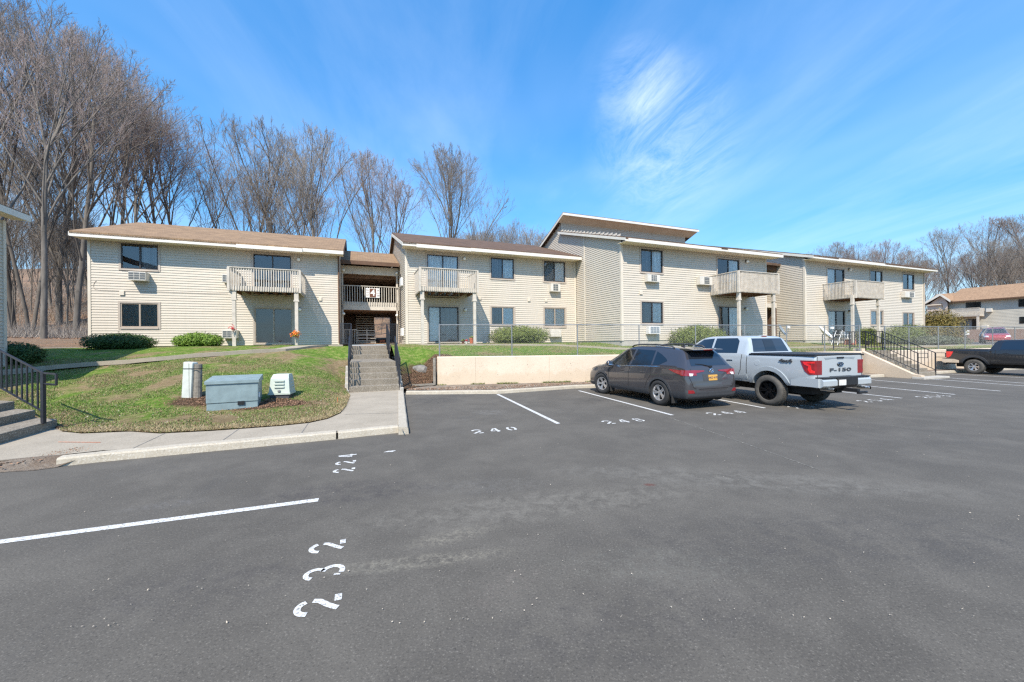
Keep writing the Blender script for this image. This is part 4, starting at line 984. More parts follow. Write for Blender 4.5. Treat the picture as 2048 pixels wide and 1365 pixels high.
for i in range(n+1):
    u = b0_+(b1_-b0_)*i/n; m_.box(ga_-2.03,ga_-1.98,u-.03,u+.03,z0_,z1_)
m_.box(ga_-2.06,ga_-1.95,b0_,b1_,z1_,z1_+.08)
for i in range(9):
    for u in (b0_,b1_): m_.box(ga_-2+i*.22,ga_-1.95+i*.22,u-.03,u+.03,z0_,z1_)
m_.build('railing', M('balcony_wood'), T, bal)
for u in (b0_+.25,b1_-.25): MB().box(ga_-2,ga_-1.75,u-.14,u+.14,zb_-.3,z0_+.1).build('post', M('balcony_wood'), T, bal)
# lower stairwell and gabled house further left
T2 = Thing('apartment_building', 'distant pale gabled block with a white rake behind the golden bush', 'apartment building', (104,42,3.3), BROT, 'far blocks beyond the fence')
ga_ = 104.5
Rf = lambda x, y: fa(x, y, ga_)
b_pk, z_pk = Rf(1883.5,588); b_l, z_l = Rf(1846,609); b_r, z_r = Rf(1904,601)
m_ = MB(); m_.poly([(ga_,b_l-.6,3),(ga_,b_r+.6,3),(ga_,b_r+.6,z_r-.5),(ga_,b_pk,z_pk-.25),(ga_,b_l-.6,z_l-.4)]); m_.build('wall', M('gable_cream'), T2)
m_ = MB(); lo = min(b_l,b_r); hi = max(b_l,b_r); zlo = z_l if b_l < b_r else z_r; zhi = z_r if b_l < b_r else z_l
m_.prism([(lo,zlo),(b_pk,z_pk),(hi,zhi),(hi,zhi-.2),(b_pk,z_pk-.2),(lo,zlo-.2)], 'x', ga_-.6, ga_+16); r_ = m_.build('roof', M('tan_shingles'), T2)
m_ = MB(); m_.prism([(lo,zlo+.03),(b_pk,z_pk+.03),(hi,zhi+.03),(hi,zhi-.4),(b_pk,z_pk-.4),(lo,zlo-.4)], 'x', ga_-.68, ga_-.61); m_.build('rake_board', M('fascia'), T2, r_)
T3 = Thing('stairwell_porch', 'distant dark brown stairwell under a low tan roof behind the golden bush', 'stairwell', (105,40,3.3), BROT)
q = [fa(x,y,105.2) for x,y in ((1856,611),(1862,660),(1896,660),(1894,609))]
b0_, b1_ = 39.0, max(p[0] for p in q)
m_ = MB(); m_.box(105.3,106,b0_,b1_,3,8.9); m_.build('lining', M('brown_board'), T3)
z1_ = H+(678.5-611)/F*76
m_ = MB(); m_.prism([(104.2,z1_),(110,z1_+2.4),(110,z1_+2.55),(104.2,z1_+.15)], 'y', b0_+.35, b1_+.5); r_ = m_.build('roof', M('tan_shingles'), T3)
MB().box(104.14,104.2,b0_+.35,b1_+.5,z1_-.05,z1_+.16).build('fascia_board', M('corner_trim'), T3, r_)

# ===== air conditioners
acunit((255.8,543.7,291,561), BA, 'air conditioner below the upper window of the leftmost block', (.03,.97), .45)
acunit((444,549,468,565.5), BA, 'air conditioner at the left end of the leftmost balcony, upper floor', (.05,.95), .4)
acunit((444,660.7,474,677), BA, 'air conditioner near the ground behind the left post of the leftmost balcony', (.05,.9), .42)
acunit((1102,567.5,1121,583.5), BB, 'small air conditioner under the upper window beside the inner corner', (.25,.75), .3, bars=(2,2))
acunit((1101,659,1123,674), BB, 'blank covered air conditioner near the ground behind the fence, right of the round bush', (.1,.9), .3, gmat='ac_shell')
acunit((1295.5,549.5,1320.5,564), BC, 'air conditioner under the upper window of the clerestory block', (.3,.72), .3, bars=(3,2))
acunit((1400,553.5,1425,570), BC, 'air conditioner at the left end of the clerestory block balcony', (.35,.75), .3, bars=(1,3))
acunit((1298,652.5,1321,668.5), BC, 'grey air conditioner near the ground behind the dark grey car', (.15,.9), .3, 'dirt_white', 'grey_dish')
acunit((1811,584,1830.5,595.5), BD, 'air conditioner under the upper window at the far right end of the row', (.45,.85), .3, bars=(2,2))
# ---------------------------------------------------------------- outdoor stairs, railings, walls, fences
def frame3(org, d, r):   # local: x right, y forward (into the hill), z up
    return Matrix(((r.x,d.x,0,org.x),(r.y,d.y,0,org.y),(0,0,1,org.z),(0,0,0,1)))
def rig(name, label, cat, org, d, group=None):
    rot = math.atan2(-d.x, d.y); o = Thing(name, label, cat, (0,0,0), rot, group); o.o.location = org; return o
# main stair: 8 risers with a landing
t = rig('outdoor_stair', 'grey concrete stair with eight risers and a landing between two dark railings', 'stair', Vector((S0.x,S0.y,0)), SD)
rs = [0,.36,.72,1.08,1.44,5.0,5.7,6.4]; mb = MB(); hs = []
for i, y in enumerate(rs):
    y1 = rs[i+1] if i < 7 else 7.3; z = .13+.2*(i+1); hs.append((y,z))
    j = .006*math.sin(i*7)
    mb.cbox(-.85+j,.85+j,y-.02,y1+.05,-.3,z,.018)
mb.build('steps', M('steps'), t)
mb = MB()
for s in (-1,1):
    for i in range(5): mb.cbox(s*.93-.07,s*.93+.07,-.05+i*.38,.36+i*.38,-.2,.22+.19*i,.02)
mb.build('cheek_wall', M('concrete'), t)
def railrun(mb, bal, pts, h, lo=.1, n=None, x=0, post=None, r=.02):
    """pts (y,z) floor line; top rail parallel at h, bottom rail at lo, balusters between"""
    for dz in (h, lo): mb.tube([(x,y,z+dz) for y, z in pts], r*1.25 if dz == h else r, 4)
    (y0,z0), (y1,z1) = pts[0], pts[-1]; L = abs(y1-y0); n = n or int(L/.125)
    for i in range(1, n):
        k = i/n; y = y0+(y1-y0)*k; z = z0+(z1-z0)*k; bal.box(x-.008,x+.008,y-.008,y+.008,z+lo,z+h)
for s, lab in ((-1,'dark railing on the left side of the main concrete stair'),(1,'dark railing on the right side of the main concrete stair')):
    tr = rig('stair_railing', lab, 'railing', Vector((S0.x,S0.y,0))+SR*s*.86, SD, 'stair railings')
    a, bl = MB(), MB()
    railrun(a, bl, [(.02,.33),(1.7,1.13)], 1.0); bl.build('balusters', M('dark_rail'), tr); bl = MB(); railrun(a, bl, [(4.9,1.2),(6.7,1.76)], 1.12)
    # top return panel and its balusters
    xs = -.52 if s < 0 else .55
    for dz in (1.12,.1): a.tube([(0,6.7,1.76+dz),(xs,6.75,1.76+dz)], .024, 4)
    for i in range(1,9): u = xs*i/9; bl.box(u-.008,u+.008,6.73,6.746,1.86,2.88)
    a.tube([(0,.02,1.33),(0,-.25,1.30),(0,-.25,1.08),(0,.02,1.08)], .02, 4)
    a.build('handrail', M('dark_rail'), tr); bl.build('balusters', M('dark_rail'), tr)
    for (y, z, h) in ((.02,.33,1.02),(1.7,1.13,1.02),(4.9,1.15,1.16),(6.7,1.73,1.14)): MB().box(-.026,.026,y-.026,y+.026,z-.15,z+h).build('post', M('dark_rail'), tr)
    MB().box(xs-.022,xs+.022,6.73,6.77,1.7,2.9).build('post', M('dark_rail'), tr)
# second stair on the right with its rendered cheek wall
O2 = ST_T.copy(); d2 = -ST_D; r2 = Vector((d2.y,-d2.x,0))
t = rig('outdoor_stair', 'concrete stair with a pale cheek wall and black railings beside the retaining wall', 'stair', O2, d2)
mb = MB(); n = 7
for i in range(n):
    y = -1.95+i*.29; mb.cbox(-.02,1.32,y,.9 if i == n-1 else y+.33,-.3,.1+.163*(i+1),.014)
mb.build('steps', M('steps'), t)
mb = MB(); prof = [(-2.05,-.2),(-2.05,.2)]
for i in range(n): prof += [(-1.98+i*.29,.14+.163*i),(-1.98+i*.29,.14+.163*(i+1))]
prof += [(.35,.14+.163*n),(.35,-.2)]
pc = [(-2.2,-.2),(-2.2,.16),(-1.9,.20),(.1,1.22),(.1,1.36),(.5,1.36),(.5,-.2)]
mb.prism(pc, 'x', -.26, -.02)
mb.build('cheek_wall', M('pale_render'), t)
MB().cbox(-.34,1.5,-2.35,-1.9,-.1,.09,.02).build('landing', M('concrete'), t)
for x, lab in ((.02,'near black railing of the right-hand stair, in front of the steps'),(1.30,'far black railing of the right-hand stair, behind the steps')):
    tr = rig('stair_railing', lab, 'railing', O2+r2*x, d2, 'stair railings')
    a, bl = MB(), MB(); railrun(a, bl, [(-1.95,.24),(.1,1.3)], .92, .12, r=.017); bl.build('balusters', M('dark_rail'), tr); bl = MB(); railrun(a, bl, [(.1,1.3),(1.6,1.32)], .92, .12, r=.017, n=12)
    for dz in (.92,.72): a.tube([(0,-1.95,.24+dz),(0,-2.3,.24+dz)], .016, 4)
    a.tube([(0,-2.3,.96),(0,-2.3,1.16)], .016, 4)
    a.build('handrail', M('dark_rail'), tr); bl.build('balusters', M('dark_rail'), tr)
    for y, z in ((-1.95,.1),(.1,1.2),(1.6,1.2)): MB().box(-.02,.02,y-.02,y+.02,z,z+1.06).build('post', M('dark_rail'), tr)
# foreground steps at the left edge with one railing
tl = Thing('outdoor_stair', 'weathered concrete steps at the left edge of the photo, rising to the left', 'stair', (0,0,0), 0)
A_ = Vector((-9.59,8.2,0)); dn = Vector((.40,-.917,0)); up_ = Vector((-.917,-.40,0)).normalized(); up_ = Vector((-.96,.28,0))
mb = MB()
for i in range(5):
    o = A_+up_*(.74*i)+Vector((.0,0,0)); z1 = .30+.165*i; w_ = 2.4
    p = [o+Vector((0,.0,0)), o+dn*w_, o+dn*w_+up_*1.0, o+up_*1.0]
    m2 = Matrix(((dn.x,up_.x,0,o.x),(dn.y,up_.y,0,o.y),(0,0,1,0),(0,0,0,1)))
    mb.cbox(-.02+.0*i,w_,0,1.0,-.2,z1,.02,m2)
mb.build('steps', M('steps'), tl)
tr = Thing('stair_railing', 'black square bar railing with an end loop beside the steps at the left edge', 'railing', (0,0,0), 0, 'stair railings')
P0 = Vector((-9.36,8.37,0)); q0 = A_+up_*.30
P0 = Vector((*G(87,846,.30),0)); dr = up_
def rp(s, z): q = P0+dr*s; return (q.x,q.y,z)
mb = MB(); bl = MB()
zt0 = 1.30; sl = .315
mb.tube([rp(-.42,zt0-.02),rp(0,zt0),rp(2.6,zt0+sl*2.6)], .022, 4); mb.tube([rp(0,.52),rp(2.6,.52+sl*2.6)], .018, 4)
mb.tube([rp(-.42,zt0-.02),rp(-.42,zt0-.23),rp(0,zt0-.22)], .022, 4)
mb.build('handrail', M('dark_rail'), tr)
for i in range(1,15):
    s = i*.175; q = P0+dr*s; bl.box(q.x-.011,q.x+.011,q.y-.011,q.y+.011,.52+sl*s,zt0+sl*s)
bl.build('balusters', M('dark_rail'), tr)
MB().box(P0.x-.028,P0.x+.028,P0.y-.028,P0.y+.028,.28,zt0+.01).build('post', M('dark_rail'), tr)

# retaining walls
def wallrun(name, label, P, z1s, thick=.26, mat='pale_render', grp=None):
    o = P[0]; th = Thing(name, label, 'retaining wall', (o.x,o.y,0), 0, grp); mb = MB(); n = len(P)
    L = []
    for i, p in enumerate(P):
        d = (P[min(i+1,n-1)]-P[max(i-1,0)]).normalized(); q = Vector((-d.y,d.x,0)); L.append((p,q))
    for i in range(n):
        p, q = L[i]; z = z1s[i]
        for o_, zz in ((0,-.1),(.008,z-.03),(.03,z),(thick-.02,z),(thick,z-.02),(thick,-.1)):
            v = p+q*o_; mb.v.append((v.x,v.y,zz))
    for i in range(n-1):
        for k in range(5): mb.f.append((i*6+k,(i+1)*6+k,(i+1)*6+k+1,i*6+k+1))
    mb.f += [tuple(range(6)), tuple((n-1)*6+k for k in range(5,-1,-1))]
    mb.build('wall', M(mat), th)
    if n == 4:
        j = MB()
        for i in range(n-1):
            L_ = (P[i+1]-P[i]).length; k = max(1, round(L_/3.6)); d = (P[i+1]-P[i]).normalized(); q = Vector((d.y,-d.x,0))*.002
            for s in range(k):
                p = P[i].lerp(P[i+1], (s+.5)/k)+q; w2 = d*.006; z = z1s[i]-.03
                j.quad((p-w2).to_tuple()[:2]+(.1,), (p+w2).to_tuple()[:2]+(.1,), (p+w2).to_tuple()[:2]+(z,), (p-w2).to_tuple()[:2]+(z,))
                for t_ in (-.9,.9):
                    for zz in (.52,.95):
                        c = p+d*t_*(1+.1*math.sin(s*3+i)); e = d*.018; zz2 = zz+.03*math.sin(s*5+t_)
                        j.quad((c-e).to_tuple()[:2]+(zz2-.016,), (c+e).to_tuple()[:2]+(zz2-.016,), (c+e).to_tuple()[:2]+(zz2+.016,), (c-e).to_tuple()[:2]+(zz2+.016,))
        j.build('form_joints', M('joint_tan'), th)
    return th
def dens(P, k=6):
    out = []
    for i in range(len(P)-1): out += [P[i].lerp(P[i+1], j/k) for j in range(k)]
    return out+[P[-1]]
wallrun('retaining_wall', 'long pale rendered retaining wall below the chain-link fence, behind the parked cars', dens(WL,1), [1.29,1.27,1.25,1.22])
wallrun('retaining_wall', 'pale rendered retaining wall right of the outdoor stair, behind the dark pickup', dens(WR,1), [1.22,1.22,1.24,1.3])
bw = Thing('retaining_wall', 'distant dark brown block wall behind the red car on the far lot', 'retaining wall', (66,62,1.2), 0); MB().box(58,125,61.9,62.35,1.0,3.25).build('wall', M('block_brown'), bw)
t = Thing('edging_board', 'grey board upright against the left end of the long retaining wall', 'board', (-3.08,15.5,0)); MB().cbox(-3.14,-3.04,15.45,15.6,.05,1.25,.008).build('board', M('old_wood'), t)
t = Thing('landscape_timber', 'weathered timber lying across the foot of the bare soil bank', 'timber', (-4.2,15.2,0)); a, b = Vector((-4.42,14.9,.2)), Vector((-3.05,15.42,.22)); MB().tube([a,b], .05, 4).build('timber', M('old_wood'), t)
def rock(label, p, s, seed, grp='stones on the ground'):
    bm = bmesh.new(); bmesh.ops.create_icosphere(bm, subdivisions=2, radius=1)
    for v in bm.verts: v.co = Vector((v.co.x*s[0], v.co.y*s[1], v.co.z*s[2]))*(1+.35*noise.noise(v.co*1.6+Vector((seed,0,0))))
    me = bpy.data.meshes.new('rock'); bm.to_mesh(me); bm.free(); me.materials.append(M('stone')); o = bpy.data.objects.new('rock', me); C.objects.link(o); o.location = p
    return tag(o, label, 'rock', grp)
h = hit(838,738)
if h is not None: rock('rounded grey boulder set in the soil bank between the stair and the retaining wall', h+Vector((0,0,-.05)), (.42,.3,.22), 3)

# chain-link fence
def clfence(name, label, P, zb, hgt, posts=None, pitch=.085, grp='chain-link fences', spacing=2.3):
    """P world polyline, zb(p) ground height"""
    th = Thing(name, label, 'fence', (P[0].x,P[0].y,zb(P[0])), 0, grp)
    L = [0]
    for i in range(1, len(P)): L.append(L[-1]+(P[i]-P[i-1]).length)
    def at(s):
        s = max(0,min(L[-1]-1e-4,s)); j = 0
        while L[j+1] < s: j += 1
        p = P[j].lerp(P[j+1], (s-L[j])/(L[j+1]-L[j])); return Vector((p.x,p.y,zb(p)))
    T = L[-1]; w_ = MB(); dz = pitch; n = int(T/pitch)
    r = .0019
    def seg(a, b):
        d = (b-a).normalized(); u = Vector((d.y,-d.x,0)); u = u.normalized() if u.length > .01 else Vector((1,0,0)); v = d.cross(u)
        k = len(w_.v)
        for q in (a,b):
            for an in (0,2.09,4.19): w_.v.append(tuple(q+(u*math.cos(an)+v*math.sin(an))*r))
        w_.f += [(k,k+1,k+4,k+3),(k+1,k+2,k+5,k+4),(k+2,k,k+3,k+5)]
    hh_ = hgt-.06
    for i in range(-int(hh_/pitch)-1, n+1):
        for s in (1,-1):
            a0 = i*pitch if s > 0 else i*pitch+hh_; a1 = a0+s*hh_
            t0, t1 = 0, 1
            lo, hi = min(a0,a1), max(a0,a1)
            if hi <= 0 or lo >= T: continue
            if s > 0: t0 = max(0,-a0/hh_); t1 = min(1,(T-a0)/hh_)
            else: t0 = max(0,(a0-T)/hh_); t1 = min(1,a0/hh_)
            if t1-t0 < .03: continue
            pa, pb = at(a0+s*hh_*t0), at(a0+s*hh_*t1)
            seg(pa+Vector((0,0,.03+hh_*t0)), pb+Vector((0,0,.03+hh_*t1)))
    w_.build('wire_mesh', M('steel'), th)
    k = max(2, int(T/1.2)); MB().tube([at(T*i/k)+Vector((0,0,hgt)) for i in range(k+1)], .021, 6).build('top_rail', M('steel'), th)
    ps = posts or [T*i/max(1,round(T/spacing)) for i in range(max(1,round(T/spacing))+1)]
    for s in ps:
        p = at(s); e = s in (ps[0],ps[-1]); rr = .032 if e else .024
        MB().tube([(p.x,p.y,p.z-.05),(p.x,p.y,p.z+hgt+(.03 if e else -.0))], rr, 8).build('post', M('steel'), th)
    return th
off = Vector((-.04,.14,0))
FL = [WL[0]+Vector((.07,.16,0)), WL[1]+off, WL[2]+off, Vector((17.6,19.75,0))]
TL = sum((FL[i+1]-FL[i]).length for i in range(3))
clfence('chain_link_fence', 'chain-link fence with steel posts along the top of the long pale wall', FL, lambda p: 1.27-.05*(p.x+3)/20, 1.30, [0,2.95,5.75,8.6,11.4,14.0,16.4,18.7,TL])
FR = [WR[0]+Vector((.1,.2,0)), WR[1]+off, WR[2]+off, WR[3]+off]
clfence('chain_link_fence', 'chain-link fence on top of the wall to the right of the outdoor stair', FR, lambda p: 1.22, 1.27, [0,2.0,4.6,7.1,9.9,12.3,14.8,18,22,26,30,34])

# ---------------------------------------------------------------- utility cabinets
h = hit(464,819); X0, Y0 = h.x, h.y
t = Thing('transformer_box', 'low blue grey electrical transformer box on bare soil beside the sidewalk', 'transformer', (X0,Y0,h.z-.03), rad(27))
t.rot = rad(27); t.o.location = (X0+.02,Y0,h.z-.05); t.og = Vector((0,0,0))
W_ = .515
mb = MB(); mb.cbox(-W_,W_,0,.80,-.1,.215,.01); mb.build('plinth', M('transformer_paint'), t)
mb = MB(); mb.cbox(-W_-.01,W_+.01,-.015,.82,.22,.75,.015); mb.build('cabinet', M('transformer_paint'), t)
mb = MB(); mb.add([(-W_-.03,-.045,.68),(W_+.03,-.045,.68),(W_+.03,.85,.68),(-W_-.03,.85,.68),(-W_-.03,-.045,.75),(W_+.03,-.045,.75),(W_+.03,.85,.83),(-W_-.03,.85,.83)], [(0,3,2,1),(4,5,6,7),(0,1,5,4),(1,2,6,5),(2,3,7,6),(3,0,4,7)]); mb.build('lid', M('transformer_paint'), t)
mb = MB(); mb.box(.10,.24,-.03,.0,.15,.24); mb.build('latch', M('black_plastic'), t)
MB().cbox(W_+.01,W_+.035,.05,.15,.3,.42,.004).build('warning_label', M('white_plastic'), t)
h = hit(560,796)
t = Thing('utility_pedestal', 'small pale green vented cable pedestal on a dark base to the right of the transformer', 'pedestal', (0,0,0), rad(14)); t.o.location = (h.x,h.y,h.z-.03)
MB().cbox(-.24,.24,-.05,.42,-.05,.14,.02).build('base', M('cladding'), t)
mb = MB(); mb.add([(-.26,-.07,.12),(.26,-.07,.12),(.26,.45,.12),(-.26,.45,.12),(-.22,-.01,.55),(.22,-.01,.55),(.22,.40,.55),(-.22,.40,.55),(-.19,.1,.66),(.19,.1,.66),(.19,.40,.66),(-.19,.40,.66)],
 [(0,3,2,1),(0,1,5,4),(1,2,6,5),(2,3,7,6),(3,0,4,7),(4,5,9,8),(5,6,10,9),(6,7,11,10),(7,4,8,11),(8,9,10,11)]); mb.box(-.27,.27,-.08,.46,.12,.17); mb.build('cover', M('pedestal_paint'), t)
mb = MB()
for i in range(3): mb.cbox(-.12,.12,-.075+i*.008,-.03,.30+i*.085,.345+i*.085,.008)
for i in range(3): mb.cbox(.235-.01*i,.262-.01*i,.1,.34,.30+i*.085,.34+i*.085,.006)
mb.build('vent_louvres', M('pedestal_paint'), t)
MB().cbox(-.03,.03,-.1,-.06,.19,.25,.01).build('latch', M('steel'), t)
h = hit(380,795)
t = Thing('cable_box', 'tall white cable panel strapped to a short weathered wooden post, left of the transformer', 'utility panel', (0,0,0), rad(-4)); t.o.location = (h.x,h.y,h.z-.04)
lean = Matrix.Rotation(rad(4), 4, 'Y')
mb = MB(); mb.cbox(-.20,.07,-.06,.12,-.1,.98,.03, lean); mb.build('panel', M('panel_paint'), t)
MB().tube([(.165,.05,-.1),(.195,.06,.92)], [.095,.085], 12).build('post', M('old_wood'), t)
mb = MB(); mb.box(-.13,.30,-.072,-.06,.80,.815); mb.box(.28,.29,-.07,.12,.80,.815); mb.box(.035,.04,-.066,-.058,.0,.95); mb.build('strap', M('black_plastic'), t)
# warning whisker stake
h = hit(676,806)
t = Thing('marker_stake', 'thin orange marker stake in the grass beside the walk to the stair', 'marker', tuple(h)); MB().tube([(h.x,h.y,h.z-.02),(h.x-.02,h.y,h.z+.16)], .006, 4).build('stake', M('orange_paint'), t)

# ---------------------------------------------------------------- things on the patios
def bz(a, b): p = b2w(a, b); return p[0], p[1], gz(*p)
def putB(name, label, cat, px, b, grp=None):
    a = fb(px, 680, b)[0]; x, y, z = bz(a, b); t = Thing(name, label, cat, (a,b,z), BROT, grp); return t, a, b, z
# satellite dishes
def dish(label, px, py, b, r, tilt, yaw, grp, pole=True, mat='grey_dish'):
    a, z = fb(px, py, b); x, y, g = bz(a, b); t = Thing('satellite_dish', label, 'satellite dish', (a,b,g), BROT, grp)
    Mx = Matrix.Translation((a,b,z)) @ Matrix.Rotation(rad(yaw), 4, 'Z') @ Matrix.Rotation(rad(tilt), 4, 'X')
    prof = [(r*i/8, (r*i/8)**2*.55) for i in range(1,9)]; mb = MB(); mb.lathe([(.001,0)]+prof+[(r*1.01,r*r*.55-.02)]+[(q[0],q[1]-.02) for q in prof[::-1]]+[(.001,-.02)], 28, Mx); mb.build('reflector', M(mat), t, smooth=40)
    mb = MB(); e = Mx @ Vector((0,0,r*1.0)); mb.tube([Mx @ Vector((0,-r*.95,.1)), Mx @ Vector((0,-r*.5,r*.75)), e], .018, 5); mb.build('feed_arm', M('steel'), t)
    MB().cbox(e.x-.09,e.x+.09,e.y-.07,e.y+.07,e.z-.06,e.z+.08,.02).build('receiver', M('white_plastic'), t)
    if pole: MB().tube([(a-.02,b+.08,g-.05),(a-.02,b+.08,z-.05),(a,b,z)], .03, 8).build('mast', M('steel'), t)
dish('grey satellite dish with a white receiver on a mast, left of the rightmost block', 1562, 662, 16.6, .43, 62, 25, 'satellite dishes')
dish('white satellite dish standing low beside the ground floor patio of the rightmost block', 1648, 668, 16.2, .55, 50, 20, 'satellite dishes', mat='dirt_white')
# garden chairs
def chair(label, px, b, yaw, mat, grp='patio chairs', s=1.0):
    t, a, b, z = putB('patio_chair', label, 'chair', px, b, grp); Mx = Matrix.Translation((a,b,z)) @ Matrix.Rotation(rad(yaw), 4, 'Z') @ Matrix.Scale(s, 4)
    V = lambda x, y, z_: tuple(Mx @ Vector((x,y,z_)))
    mb = MB(); mb.box(-.24,.24,-.24,.24,.40,.43, Mx); mb.build('seat', M(mat), t)
    mb = MB()
    for i in range(6): x = -.22+i*.088; mb.box(x-.03,x+.03,.22,.25,.44,.86, Mx)
    mb.box(-.25,.25,.215,.255,.84,.9, Mx); mb.build('backrest', M(mat), t)
    for x in (-.22,.22):
        for y in (-.22,.22): MB().tube([V(x,y,0),V(x*.97,y*.97,.41)], .018, 6).build('leg', M(mat), t)
        MB().tube([V(x*1.1,-.24,.0),V(x*1.1,-.22,.64),V(x*1.1,.22,.66)], .018, 6).build('armrest', M(mat), t)
chair('dark metal patio chair beside the post of the clerestory block balcony', 1490, 17.0, 20, 'dark_frame')
chair('white plastic chair on the patio of the rightmost block', 1693, 16.4, 60, 'white_plastic')
chair('brown slatted patio chair behind the left post of the rightmost balcony', 1717, 16.9, -30, 'balcony_wood')
t, a, b, z = putB('patio_table', 'low pale patio table between the white dish and the white chair', 'table', 1674, 16.5)
MB().cbox(a-.45,a+.45,b-.35,b+.35,z+.62,z+.66,.01).build('table_top', M('dirt_white'), t)
for x in (-.38,.38):
    for y in (-.28,.28): MB().tube([(a+x,b+y,z),(a+x*.8,b+y*.8,z+.62)], .02, 6).build('leg', M('steel'), t)
t, a, b, z = putB('folding_chair', 'white folding chair leaning beside the white plastic chair', 'chair', 1680, 15.9, 'patio chairs')
MB().tube([(a-.3,b,z),(a+.25,b,z+.95)], .018, 6).build('frame', M('white_plastic'), t); MB().tube([(a-.3,b+.35,z),(a+.25,b+.35,z+.95)], .018, 6).build('frame', M('white_plastic'), t)
MB().add([(a-.05,b,z+.43),(a+.3,b,z+.40),(a+.3,b+.35,z+.40),(a-.05,b+.35,z+.43)],[(0,1,2,3)]).add([(a-.05,b,z+.40),(a+.3,b,z+.37),(a+.3,b+.35,z+.37),(a-.05,b+.35,z+.40)],[(3,2,1,0)]).build('seat', M('white_plastic'), t)
t, a, b, z = putB('storage_bin', 'reddish brown box of oddments on the ground between the patio chairs', 'box', 1700, 16.1); MB().cbox(a-.3,a+.3,b-.2,b+.2,z,z+.32,.02).build('bin', M('terracotta'), t); MB().cbox(a-.33,a+.33,b-.23,b+.23,z+.32,z+.36,.01).build('lid', M('sign_brown'), t)
# pots on the second block's patio
def pot(label, px, b, r, h_, mat='terracotta', top=None, grp='flower pots'):
    t, a, b, z = putB('flower_pot', label, 'flower pot', px, b, grp)
    MB().lathe([(.001,0),(r*.7,0),(r,h_),(r*1.1,h_),(r*1.1,h_*.85),(r*1.02,h_*.85)], 14, Matrix.Translation((a,b,z))).build('pot', M(mat), t, smooth=40)
    mb = MB(); rnd = random.Random(px)
    for _ in range(60):
        d = Vector((rnd.gauss(0,1),rnd.gauss(0,1),abs(rnd.gauss(0,1)))).normalized()*r*rnd.uniform(.3,1.3); c = Vector((a,b,z+h_))+d; u = Vector((rnd.gauss(0,1),rnd.gauss(0,1),rnd.gauss(0,1))).normalized()*.03; v = u.orthogonal().normalized()*.02
        mb.quad(c-u-v,c+u-v,c+u+v,c-u+v)
    mb.build('plant', M(top or 'yew_olive'), t)
pot('terracotta pot standing by the right post of the second balcony', 943, 21.4, .13, .32)
pot('small round pot, leftmost of the row on the second block patio', 926, 21.6, .10, .16, 'sign_brown')
pot('small pale pot in the middle of the row on the second block patio', 933, 21.5, .09, .14, 'dirt_white', 'red_petals')
pot('small dark pot behind the right-hand railing of the right stair', 1735, 15.8, .15, .3, 'dark_frame', 'yew_olive')
# hanging flowers on block A posts
t = Thing('hanging_flowers', 'bright orange flowers hanging on the right post of the leftmost balcony', 'flowers', (0,0,0), BROT)
a, z = fb(590,669,22.55); rnd = random.Random(4); mb = MB(); m2 = MB()
for _ in range(150):
    c = Vector((a+rnd.gauss(0,.09),22.5+rnd.gauss(0,.06),z+rnd.gauss(0,.07))); u = Vector((rnd.gauss(0,1),rnd.gauss(0,1),rnd.gauss(0,1))).normalized()*.03; v = u.orthogonal().normalized()*.03
    (mb if rnd.random() < .75 else m2).quad(c-u-v,c+u-v,c+u+v,c-u+v)
mb.build('petals', M('orange_petals'), t); m2.build('leaves', M('yew_green'), t)
MB().tube([(a,22.5,z-.05),(a+.03,22.5,1.8)], .02, 5).build('stem', M('corner_trim'), t)
t = Thing('hanging_flowers', 'tiny red flowers tied to the left post of the leftmost balcony', 'flowers', (0,0,0), BROT)
a, z = fb(466,657,22.55); mb = MB()
for _ in range(40):
    c = Vector((a+rnd.gauss(0,.06),22.48+rnd.gauss(0,.04),z+rnd.gauss(0,.06))); u = Vector((rnd.gauss(0,1),rnd.gauss(0,1),rnd.gauss(0,1))).normalized()*.025; v = u.orthogonal().normalized()*.025; mb.quad(c-u-v,c+u-v,c+u+v,c-u+v)
mb.build('petals', M('red_petals'), t)
# patio slab hints
# handicap signs on the far lot
def sign(label, px, y0, y1, wpx, mat, Z):
    r = ray(px,(y0+y1)/2); X = r[0]*Z; zc = H+r[2]*Z; s = Z/F; t = Thing('parking_sign', label, 'sign', (X,Z,1.26), 0, 'small signs on the far lot')
    MB().box(X-.03,X+.03,Z,Z+.05,1.2,zc+(y1-y0)/2*s).build('post', M('steel'), t)
    MB().cbox(X-wpx/2*s,X+wpx/2*s,Z-.04,Z-.005,zc-(y1-y0)/2*s,zc+(y1-y0)/2*s,.008).build('panel', M(mat), t); return t, X, zc, s
sign('small blue sign on a post by the brown far wall', 1901, 663, 673.5, 5, 'sign_blue', 55)
t, X, zc, s = sign('white notice sign on a post in front of the brown far wall', 1933.5, 661, 670, 9, 'dirt_white', 50)
MB().box(X-.2,X+.2,49.94,49.955,zc-.05,zc+.05).build('symbol', M('pedestal_paint'), t)
